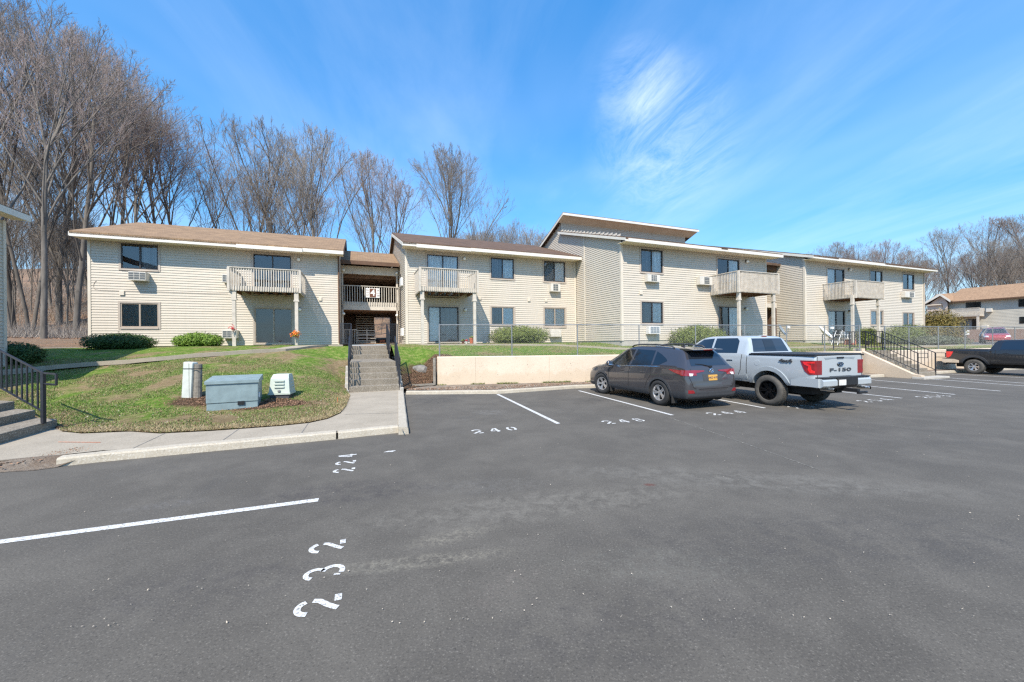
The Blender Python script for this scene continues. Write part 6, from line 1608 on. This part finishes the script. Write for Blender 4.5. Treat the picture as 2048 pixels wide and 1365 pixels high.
def wheel(car, x, y, R, rimR, width, spokes, rimmat, tyremat='rubber', twin=True, steer=0, hubR=.06):
    """y>0: left side, outer face towards +y"""
    sd = 1 if y > 0 else -1
    Mx = Matrix.Translation((x,y,R)) @ Matrix.Rotation(rad(steer), 4, 'Z') @ Matrix.Rotation(rad(-90*sd), 4, 'X')   # local z -> outward
    w2 = width/2; mb = MB()
    prof = [(rimR,w2*.72),(rimR+.015,w2*.92),(rimR+(R-rimR)*.45,w2*1.04),(R-.03,w2*.93),(R-.006,w2*.72),(R,w2*.4),(R,-w2*.4),(R-.006,-w2*.72),(R-.03,-w2*.93),(rimR,-w2*.9)]
    mb.lathe(prof, 40, Mx); 
    tyre = mb.build('wheel', M(tyremat), car.t, smooth=40)
    mb = MB(); n = 48
    for k in range(n):  # tread blocks
        a_ = 2*PI*k/n
        for zc, off in ((w2*.42,0),(-w2*.42,.5),(0,.25)):
            b_ = a_+off*2*PI/n; T_ = Mx @ Matrix.Rotation(b_, 4, 'Z') @ Matrix.Translation((R,0,zc)); mb.box(-.01,.006,-R*.045,R*.045,-w2*.17,w2*.17, T_)
    mb.build('tread', M(tyremat), car.t, tyre)
    mb = MB(); mb.lathe([(rimR+.004,w2*.72),(rimR,w2*.86),(rimR-.018,w2*.84),(rimR-.03,w2*.5),(rimR-.04,-w2*.6)], 40, Mx)
    mb.lathe([(.001,w2*.55),(hubR*.6,w2*.56),(hubR,w2*.50),(hubR*1.2,w2*.3)], 20, Mx)
    for k in range(spokes):
        for o_ in ((-.16,.16) if twin else (0,)):
            a_ = 2*PI*k/spokes+o_*.9; T_ = Mx @ Matrix.Rotation(a_, 4, 'Z'); hw = .013 if twin else .028
            mb.add([tuple(T_ @ Vector(p)) for p in ((hubR*.7,-hw,w2*.50),(hubR*.7,hw,w2*.50),(rimR-.01,hw*1.7,w2*.76),(rimR-.01,-hw*1.7,w2*.76),(hubR*.7,-hw*1.3,w2*.25),(hubR*.7,hw*1.3,w2*.25),(rimR-.01,hw*2,w2*.5),(rimR-.01,-hw*2,w2*.5))],
              [(0,1,2,3),(7,6,5,4),(0,4,5,1),(1,5,6,2),(2,6,7,3),(3,7,4,0)])
    mb.build('rim', M(rimmat), car.t, tyre, smooth=35)
    mb = MB(); mb.lathe([(.001,w2*.1),(rimR*.72,w2*.1),(rimR*.72,w2*.02)], 24, Mx); mb.lathe([(.001,-w2*.3),(rimR,-w2*.3)], 24, Mx); mb.build('brake_disc', M('underbody'), car.t, tyre)
def prismset(lst): return lst
# ----- dark grey crossover
RS = [(-1.0,.44,.70,.60,.70,.66,.62),(-.985,.36,.82,.74,.80,.79,.70),(-.95,.31,.875,.88,.84,.93,.76),(-.91,.29,.905,1.04,.87,1.09,.78),(-.86,.28,.912,1.08,.88,1.16,.75),(-.76,.28,.916,1.10,.885,1.32,.69),(-.62,.27,.918,1.11,.888,1.50,.625),(-.52,.27,.92,1.11,.888,1.575,.605),(-.2,.26,.922,1.10,.888,1.635,.595),
      (.4,.25,.922,1.075,.885,1.68,.59),(1.0,.25,.922,1.05,.88,1.69,.59),(1.4,.25,.922,1.03,.875,1.665,.585),(1.8,.25,.922,1.005,.87,1.55,.58),(2.25,.25,.92,.985,.865,1.32,.60),(2.6,.25,.915,.975,.855,1.12,.68),(2.78,.25,.912,.965,.85,1.025,.74),(3.1,.25,.905,.94,.83,.99,.72),(3.4,.27,.865,.85,.78,.91,.66),(3.55,.30,.78,.72,.70,.76,.55),(3.62,.36,.62,.56,.55,.61,.45)]
def circ(x, z, r, n=40, a0=0, a1=360): return [(x+r*math.cos(rad(a0+(a1-a0)*k/n)), z+r*math.sin(rad(a0+(a1-a0)*k/n))) for k in range(n)]
def crossover(label, pos, head, paint, full=True, scale=1.0, z=0, group=None):
    c = Car('parked_car', label, 'car', pos, head, RS, (0,2.66), .405, paint, z, group, scale)
    t = c.t; Wb = 2.66; R = .36
    c.decal([[(-1.1,.15),(3.8,.15),(3.8,.36),(3.0,.40),(2.2,.40),(.5,.42),(-.45,.46),(-1.1,.50)]], 'y', .3, 1.2, .006, 'cladding', 'cladding')
    c.decal([circ(0,.348,.465),circ(Wb,.348,.465)], 'y', .62, 1.2, .009, 'arch_trim', 'cladding')
    c.decal([[(-.95,.25),(.95,.25),(.95,.52),(.55,.56),(.48,.48),(-.48,.48),(-.55,.56),(-.95,.52)]], 'x', -1.2, -.9, .008, 'rear_cladding', 'cladding')
    gl = 'car_glass'
    w = c.decal([[(2.30,1.045),(1.30,1.07),(1.22,1.565),(1.50,1.57),(1.80,1.45),(2.08,1.25)]], 'y', .4, 1.2, .003, 'front_window', gl)
    c.decal([[(1.20,1.075),(.34,1.10),(.36,1.545),(1.12,1.575)]], 'y', .4, 1.2, .003, 'rear_window', gl)
    c.decal([[(.27,1.13),(.02,1.145),(-.22,1.26),(-.16,1.32),(.05,1.43),(.28,1.52)]], 'y', .4, 1.2, .003, 'quarter_window', gl)
    c.decal([[(-.64,1.15),(.64,1.15),(.57,1.36),(.49,1.52),(-.49,1.52),(-.57,1.36)]], 'x', -1.2, -.4, .004, 'rear_screen', 'car_black_glass')
    c.decal([[(-.72,1.06),(.72,1.06),(.56,1.57),(-.56,1.57)]], 'x', 1.55, 2.95, .003, 'windscreen', gl)
    if not full:
        for x in (0,Wb):
            for y in (.80,-.80): wheel(c, x, y, R, .22, .22, 5, 'alloy')
        c.decal([[(3.2,.72),(3.6,.66),(3.6,.80),(3.2,.88)]], 'y', .55, 1.2, .006, 'headlight', 'clear_lens')
        return c
    c.decal([[(-.02,1.095),(2.30,1.02),(2.30,1.035),(-.02,1.115)]], 'y', .6, 1.2, .007, 'window_trim', 'chrome')
    c.decal([[(-1.1,1.03),(-1.1,.90),(-.80,.915),(-.60,.965),(-.36,1.04),(-.40,1.055)]], 'y', .55, 1.2, .010, 'taillight', 'red_lens')
    c.decal([[(.26,1.03),(.60,1.045),(.95,1.05),(.95,.90),(.70,.90),(.56,.965),(.26,1.005)],[(-.26,1.03),(-.60,1.045),(-.95,1.05),(-.95,.90),(-.70,.90),(-.56,.965),(-.26,1.005)]], 'x', -1.2, -.78, .011, 'taillight', 'red_lens')
    c.decal([[(.66,.96),(.80,.97),(.80,.895),(.70,.90)],[(-.66,.96),(-.80,.97),(-.80,.895),(-.70,.90)]], 'x', -1.2, -.78, .014, 'reversing_light', 'clear_lens')
    c.decal([[(.66,.45),(.86,.45),(.86,.535),(.72,.53)],[(-.66,.45),(-.86,.45),(-.86,.535),(-.72,.53)]], 'x', -1.2, -.8, .014, 'reflector', 'red_lens')
    # shut lines
    def ln(a, b, w_=.006):
        d = Vector((b[0]-a[0], b[1]-a[1])).normalized(); q = Vector((-d.y,d.x))*w_; return [(a[0]+q.x,a[1]+q.y),(b[0]+q.x,b[1]+q.y),(b[0]-q.x,b[1]-q.y),(a[0]-q.x,a[1]-q.y)]
    c.decal([ln((1.27,.40),(1.24,1.06)), ln((.55,.42),(.47,.62)), ln((.47,.62),(.30,.85)), ln((.30,.85),(.33,1.09)), ln((2.22,.42),(2.30,1.03))], 'y', .7, 1.2, .0035, 'door_gap', 'underbody')
    c.decal([ln((-.70,.60),(-.80,.84)), ln((.70,.60),(.80,.84)), ln((-.70,.60),(-.60,.55)), ln((.70,.60),(.60,.55)), ln((-.60,.55),(.60,.55)), ln((-.80,.84),(-.72,1.07)), ln((.80,.84),(.72,1.07))], 'x', -1.2, -.75, .0045, 'tailgate_gap', 'underbody')
    c.decal([[(-.34,.93),(.34,.93),(.34,.75),(-.34,.75)]], 'x', -1.2, -.8, .0045, 'plate_recess', 'cladding')
    for x in (.62,1.55):
        for sd in (1,-1): MB().cbox(x-.09,x+.10,sd*.885-.012 if sd>0 else -.92,sd*.885+.035 if sd > 0 else -.873,.90,.925,.008).build('door_handle', M(paint), t)
    # spoiler, roof rails, fin, mirrors
    mb = MB(); pr = [(-.40,1.60),(-.62,1.612),(-.84,1.585),(-.85,1.562),(-.66,1.552),(-.46,1.562)]; mb.prism(pr, 'y', -.55, .55); mb.build('spoiler', M(paint), t, smooth=30)
    mb = MB(); mb.box(-.855,-.845,-.16,.16,1.564,1.582); mb.build('brake_light', M('red_lens'), t)
    for sd in (1,-1):
        mb = MB(); mb.tube([(-.26,sd*.57,1.615),(-.18,sd*.57,1.675),(.4,sd*.57,1.722),(1.1,sd*.565,1.725),(1.38,sd*.56,1.695),(1.46,sd*.555,1.65)], .022, 6); mb.build('roof_rail', M('cladding'), t, smooth=True)
        Mx = Matrix.Translation((2.12,sd*1.0,1.10)); mb = MB(); mb.ball((2.10,sd*1.0,1.10), .13, 8, (.6,.95,.72)); mb.box(2.02,2.16,min(sd*.86,sd*.95),max(sd*.86,sd*.95),1.02,1.07); mr = mb.build('side_mirror', M(paint), t, smooth=50)
        MB().box(2.015,2.028,min(sd*.93,sd*1.08),max(sd*.93,sd*1.08),1.05,1.15).build('mirror_glass', M('chrome'), t, mr)
    MB().prism([(-.1,1.65),(.06,1.66),(-.08,1.715)], 'y', -.012, .012).build('antenna_fin', M(paint), t)
    mb = MB(); mb.tube([(-.905,0,1.13),(-.86,.22,1.18),(-.835,.46,1.20)], .012, 5); mb.cbox(-.93,-.87,-.05,.05,1.10,1.15,.012); mb.build('wiper', M('black_plastic'), t)
    # badge: two rings
    def ov(mb, cx, cz, a_, b_, r=.007, x=-.945): mb.tube([(x,cx+a_*math.cos(2*PI*k/20),cz+b_*math.sin(2*PI*k/20)) for k in range(21)], r, 5, False)
    mb = MB(); ov(mb,0,1.015,.075,.05,.008); ov(mb,0,1.025,.03,.038,.006); ov(mb,0,1.037,.055,.018,.006); mb.build('badge', M('chrome'), t)
    pl = MB().cbox(-.995,-.965,-.155,.155,.76,.91,.006).build('number_plate', M('plate_yellow'), t)
    bk = Matrix.Translation((-.997,0,.835)) @ Matrix.Rotation(rad(-90), 4, 'Z') @ Matrix.Rotation(rad(90), 4, 'X')
    text('HKD 4192', .075, M('plate_text'), 'plate_characters', bk, pl)
    text('RAV4', .062, M('chrome'), 'lettering', Matrix.Translation((-.958,.52,.70)) @ Matrix.Rotation(rad(-90), 4, 'Z') @ Matrix.Rotation(rad(90), 4, 'X'), t.o, .004)
    text('XLE', .045, M('chrome'), 'lettering', Matrix.Translation((-.958,-.56,.70)) @ Matrix.Rotation(rad(-90), 4, 'Z') @ Matrix.Rotation(rad(90), 4, 'X'), t.o, .004)
    for x in (0,Wb):
        for y in (.815,-.815): wheel(c, x, y, R, .225, .225, 5, 'alloy', steer=(12 if x else 0))
    for x in (-.46,):
        for sd in (1,-1): MB().box(x-.02,x,min(sd*.72,sd*.91),max(sd*.72,sd*.91),.13,.42).build('mud_flap', M('rubber'), t)
    for sd in (1,-1): MB().box(2.17,2.19,min(sd*.74,sd*.91),max(sd*.74,sd*.91),.15,.40).build('mud_flap', M('rubber'), t)
    mb = MB(); mb.box(-.8,3.3,-.55,.55,.22,.5); mb.build('underbody', M('underbody'), t)
    MB().box(-.3,3.0,-.6,.6,.3,.9).build('wheel_well', M('underbody'), t)
    return c
hd = Vector((-.352,.936)).normalized(); lf = Vector((-hd.y,hd.x)); p = Vector((4.17,11.06))-lf*.80*1.06
crossover('dark grey crossover car with roof rails parked nose to the pale wall', (p.x,p.y), hd, 'grey_paint', scale=1.07)
cc = bpy.data.objects.get('parked_car'); cc.scale = (1.07,.97,1.0)

# ----- pickups
PS = [(-1.21,.70,.88,1.30,.91,1.385,.88),(-1.19,.64,.935,1.32,.945,1.40,.92),(-1.12,.62,.96,1.33,.955,1.405,.93),(-.6,.60,.985,1.335,.965,1.41,.94),(.2,.58,.99,1.34,.965,1.41,.94),(.58,.58,.99,1.345,.962,1.41,.94),(.62,.58,.99,1.35,.96,1.46,.88),(.68,.58,.99,1.36,.96,1.62,.82),(.78,.58,.99,1.37,.958,1.86,.74),(.92,.58,.99,1.37,.956,1.945,.70),
      (1.6,.58,.99,1.37,.955,1.975,.70),(2.25,.58,.99,1.37,.955,1.96,.70),(2.6,.58,.99,1.365,.952,1.88,.69),(3.0,.58,.99,1.355,.95,1.66,.71),(3.3,.58,.985,1.34,.945,1.46,.76),(3.45,.58,.98,1.32,.94,1.40,.82),(4.2,.58,.975,1.25,.93,1.34,.80),(4.65,.60,.94,1.12,.88,1.26,.72),(4.85,.64,.84,.95,.80,1.05,.62),(4.9,.70,.72,.88,.70,.95,.5)]
def pickup(label, pos, head, paint, rimmat, tyre, white=True, scale=1.0, z=0, group=None, full=True):
    c = Car('pickup_truck', label, 'pickup truck', pos, head, PS, (0,3.68), .53, paint, z, group, scale); t = c.t; Wb = 3.68
    gl = 'car_black_glass'
    c.decal([circ(0,.456,.625),circ(Wb,.456,.625)], 'y', .7, 1.3, .022 if white else .03, 'wheel_flare', paint if white else 'cladding')
    c.decal([[(-.74,1.475),(.74,1.475),(.62,1.875),(-.62,1.875)]], 'x', .5, 1.05, .004, 'rear_window', gl)
    c.decal([[(1.02,1.435),(1.93,1.425),(1.93,1.89),(1.16,1.89),(1.06,1.80)]], 'y', .4, 1.2, .004, 'rear_door_window', gl)
    c.decal([[(2.01,1.425),(3.05,1.41),(2.86,1.62),(2.46,1.86),(2.01,1.89)]], 'y', .4, 1.2, .004, 'front_door_window', gl)
    c.decal([[(-.78,1.44),(.78,1.44),(.62,1.89),(-.62,1.89)]], 'x', 2.5, 3.5, .003, 'windscreen', 'car_glass')
    for x in (0,Wb):
        for y in (.87,-.87): wheel(c, x, y, .42, .262 if white else .23, .29, 6 if white else 6, rimmat, tyre, twin=white, hubR=.07)
    def ln(a, b, w_=.007):
        d = Vector((b[0]-a[0], b[1]-a[1])).normalized(); q = Vector((-d.y,d.x))*w_; return [(a[0]+q.x,a[1]+q.y),(b[0]+q.x,b[1]+q.y),(b[0]-q.x,b[1]-q.y),(a[0]-q.x,a[1]-q.y)]
    c.decal([ln((.66,.62),(.66,1.37)), ln((.66,.70),(.76,.64)), ln((1.97,.62),(1.97,1.42)), ln((.86,.95),(.84,1.40)), ln((.86,.95),(1.0,.66)), ln((3.1,.62),(3.1,1.36))], 'y', .7, 1.2, .004, 'panel_gap', 'underbody')
    if not full: return c
    c.decal([ln((-.86,.72),(-.86,1.40)), ln((.86,.72),(.86,1.40)), ln((-.86,.74),(.86,.74))], 'x', -1.4, -1.0, .004, 'tailgate_gap', 'underbody')
    c.decal([[(-1.3,.93),(-1.08,.93),(-.98,1.01),(-.87,1.285),(-1.3,1.285)]], 'y', .70, 1.2, .010, 'taillight', 'red_lens' if white else 'bright_red_lens')
    c.decal([[(.865,.93),(1.1,.93),(1.1,1.285),(.865,1.285)],[(-.865,.93),(-1.1,.93),(-1.1,1.285),(-.865,1.285)]], 'x', -1.4, -1.1, .011, 'taillight', 'red_lens' if white else 'bright_red_lens')
    if white:
        c.decal([[(-1.20,.97),(-1.10,.97),(-1.05,1.05),(-1.07,1.14),(-.97,1.18),(-.93,1.25),(-1.20,1.25),(-1.20,1.22),(-1.02,1.21),(-1.12,1.17),(-1.14,1.05),(-1.20,1.02)]], 'y', .70, 1.2, .014, 'light_bar', 'bright_red_lens')
        c.decal([[(.6,.60),(3.2,.60),(3.2,.79),(.8,.79),(.66,.84)]], 'y', .7, 1.2, .006, 'sill_crease', paint)
    # bed cover or open bed
    if white:
        MB().cbox(-1.20,.60,-.90,.90,1.405,1.45,.015).build('bed_cover', M('vinyl_cover'), t)
        mb = MB(); mb.cbox(-1.22,.60,-.965,-.885,1.39,1.43,.01); mb.cbox(-1.22,.60,.885,.965,1.39,1.43,.01); mb.build('bed_rail', M('black_plastic'), t)
    else:
        MB().box(-1.12,.55,-.82,.82,1.40,1.416).build('bed_floor', M('underbody'), t)
        mb = MB(); mb.cbox(-1.2,.58,-.96,-.84,1.395,1.43,.012); mb.cbox(-1.2,.58,.84,.96,1.395,1.43,.012); mb.cbox(-1.22,-1.14,-.84,.84,1.395,1.43,.012); mb.build('bed_rail', M('cladding'), t)
    # bumper
    bm_ = paint if white else 'chrome'
    mb = MB()
    prof = [(-1.20,.60),(-1.32,.61),(-1.39,.66),(-1.39,.78),(-1.34,.84),(-1.20,.84)]
    for sd in (1,-1):
        y0, y1 = (.40,.93) if sd > 0 else (-.93,-.40); mb.prism(prof, 'y', y0, y1)
    mb.box(-1.30,-.62,.925,.972,.62,.84); mb.box(-1.30,-.62,-.972,-.925,.62,.84)
    mb.box(-1.31,-1.21,-.5,.5,.63,.83)
    mb.build('rear_bumper', M(bm_), t, smooth=30)
    mb = MB(); mb.prism([(-1.20,.58),(-1.31,.58),(-1.385,.66),(-1.385,.86),(-1.20,.88)], 'y', -.40, .40); mb.box(-1.38,-1.20,-.92,.92,.842,.868); b_ = mb.build('bumper_step', M('black_plastic'), t)
    MB().cbox(-1.41,-1.39,.10,.36,.66,.80,.005).build('number_plate', M('dirt_white'), t)
    mb = MB(); mb.box(-1.62,-1.2,-.05,.05,.50,.58); mb.box(-1.66,-1.60,-.20,.05,.46,.52); mb.tube([(-1.62,0,.50),(-1.62,-.3,.49)], .03, 8); mb.build('tow_hitch', M('black_plastic'), t)
    if white:
        for sd in (1,-1): MB().tube([(-1.15,sd*.62,.55),(-1.40,sd*.66,.56),(-1.50,sd*.68,.57)], .045, 14, False).build('exhaust_tip', M('chrome'), t)
        MB().box(1.0,3.0,.86,1.04,.40,.46).build('side_step', M('black_plastic'), t)
    mb = MB(); mb.cbox(.86,.94,-.14,.14,1.925,1.965,.01); mb.build('cab_light_housing', M(paint), t); MB().box(.845,.87,-.1,.1,1.93,1.955).build('brake_light', M('red_lens'), t)
    for x in (1.15,2.1):
        for sd in (1,-1): MB().cbox(x-.02,x+.20,min(sd*.955,sd*.995),max(sd*.955,sd*.995),1.20,1.235,.012).build('door_handle', M('chrome' if white else paint), t)
    for sd in (1,-1): MB().cbox(2.9,3.05,min(sd*.98,sd*1.22),max(sd*.98,sd*1.22),1.42,1.66,.03).build('side_mirror', M(paint), t)
    mb = MB(); mb.box(-.9,4.4,-.60,.60,.38,.70); mb.box(-.05,.05,-.8,.8,.38,.46); mb.tube([(-.25,0,.40),(.25,0,.40)], .14, 12); mb.build('underbody', M('underbody'), t)
    MB().box(-.5,4.2,-.58,.58,.6,1.2).build('wheel_well', M('underbody'), t)
    if white:
        bk = Matrix.Rotation(rad(-90), 4, 'Z') @ Matrix.Rotation(rad(90), 4, 'X')
        text('F-150', .12, M('cladding'), 'tailgate_lettering', Matrix.Translation((-1.222,.0,1.035)) @ bk, t.o, .006, .0015, 3.1)
        mb = MB(); mb.lathe([(.001,.012),(.085,.012),(.09,0)], 28, Matrix.Translation((-1.216,0,1.18)) @ Matrix.Rotation(rad(-90), 4, 'Y') @ Matrix.Diagonal((.62,1.35,1,1))); bd = mb.build('badge', M('black_plastic'), t)
        mb = MB(); mb.tube([(-1.231,.112*math.cos(2*PI*k/28),1.18+.050*math.sin(2*PI*k/28)) for k in range(29)], .005, 5, False)
        mb.tube([(-1.231,.06,1.19),(-1.231,.03,1.21),(-1.231,.03,1.16),(-1.231,-.005,1.19),(-1.231,-.03,1.165),(-1.231,-.06,1.20)], .005, 5); mb.build('badge_script', M('chrome'), t, bd)
        c.decal([[(-.60,1.355),(.60,1.355),(.55,1.30),(.30,1.325),(-.30,1.325),(-.55,1.30)]], 'x', -1.4, -1.1, .006, 'tailgate_recess', 'grey_dish')
        MB().cbox(-1.235,-1.21,-.13,.13,1.33,1.365,.006).build('tailgate_handle', M('black_plastic'), t)
        for sd in (1,-1):
            T_ = Matrix.Translation((-.50,sd*.992,1.26)) @ Matrix.Rotation(PI if sd > 0 else 0, 4, 'Z') @ Matrix.Rotation(rad(90), 4, 'X')
            text('4x4', .125, M('cladding'), 'lettering', T_, t.o, .012, .003, 1.9)
        c.decal([circ(.33,1.18,.085,20)], 'y', .8, 1.2, .003, 'fuel_flap', paint)
        c.decal([[(-.22,1.50),(.22,1.50),(.20,1.84),(-.20,1.84)]], 'x', .5, 1.05, .008, 'sliding_pane', 'car_glass')
    return c
hd = Vector((-.335,.942)).normalized(); lf = Vector((-hd.y,hd.x)); p = Vector((7.11,10.87))-lf*1.0
pickup('silver white four door pickup truck with black bed cover and black wheels', (p.x,p.y), hd, 'white_paint', 'black_alloy', 'dusty_rubber')
hd = Vector((.29,-.957)).normalized(); lf = Vector((-hd.y,hd.x)); p = Vector((23.55,19.9))+lf*.86
pickup('black pickup truck backed up to the wall at the right edge of the photo', (p.x,p.y), hd, 'navy_paint', 'alloy', 'dusty_rubber', white=False, scale=.88)
# far lot
def far(px, Z): r = ray(px, 690); return (r[0]*Z, r[1]*Z)
crossover('red car on the far lot beyond the fence, seen above the black pickup', far(1990,42), Vector((-.75,-.66)).normalized(), 'red_paint', False, 1.0, 1.27)
pickup('dark pickup truck on the far lot to the left of the red car', far(1985,50), Vector((-.80,-.6)).normalized(), 'navy_paint', 'alloy', 'rubber', False, .92, 1.27, None, False)
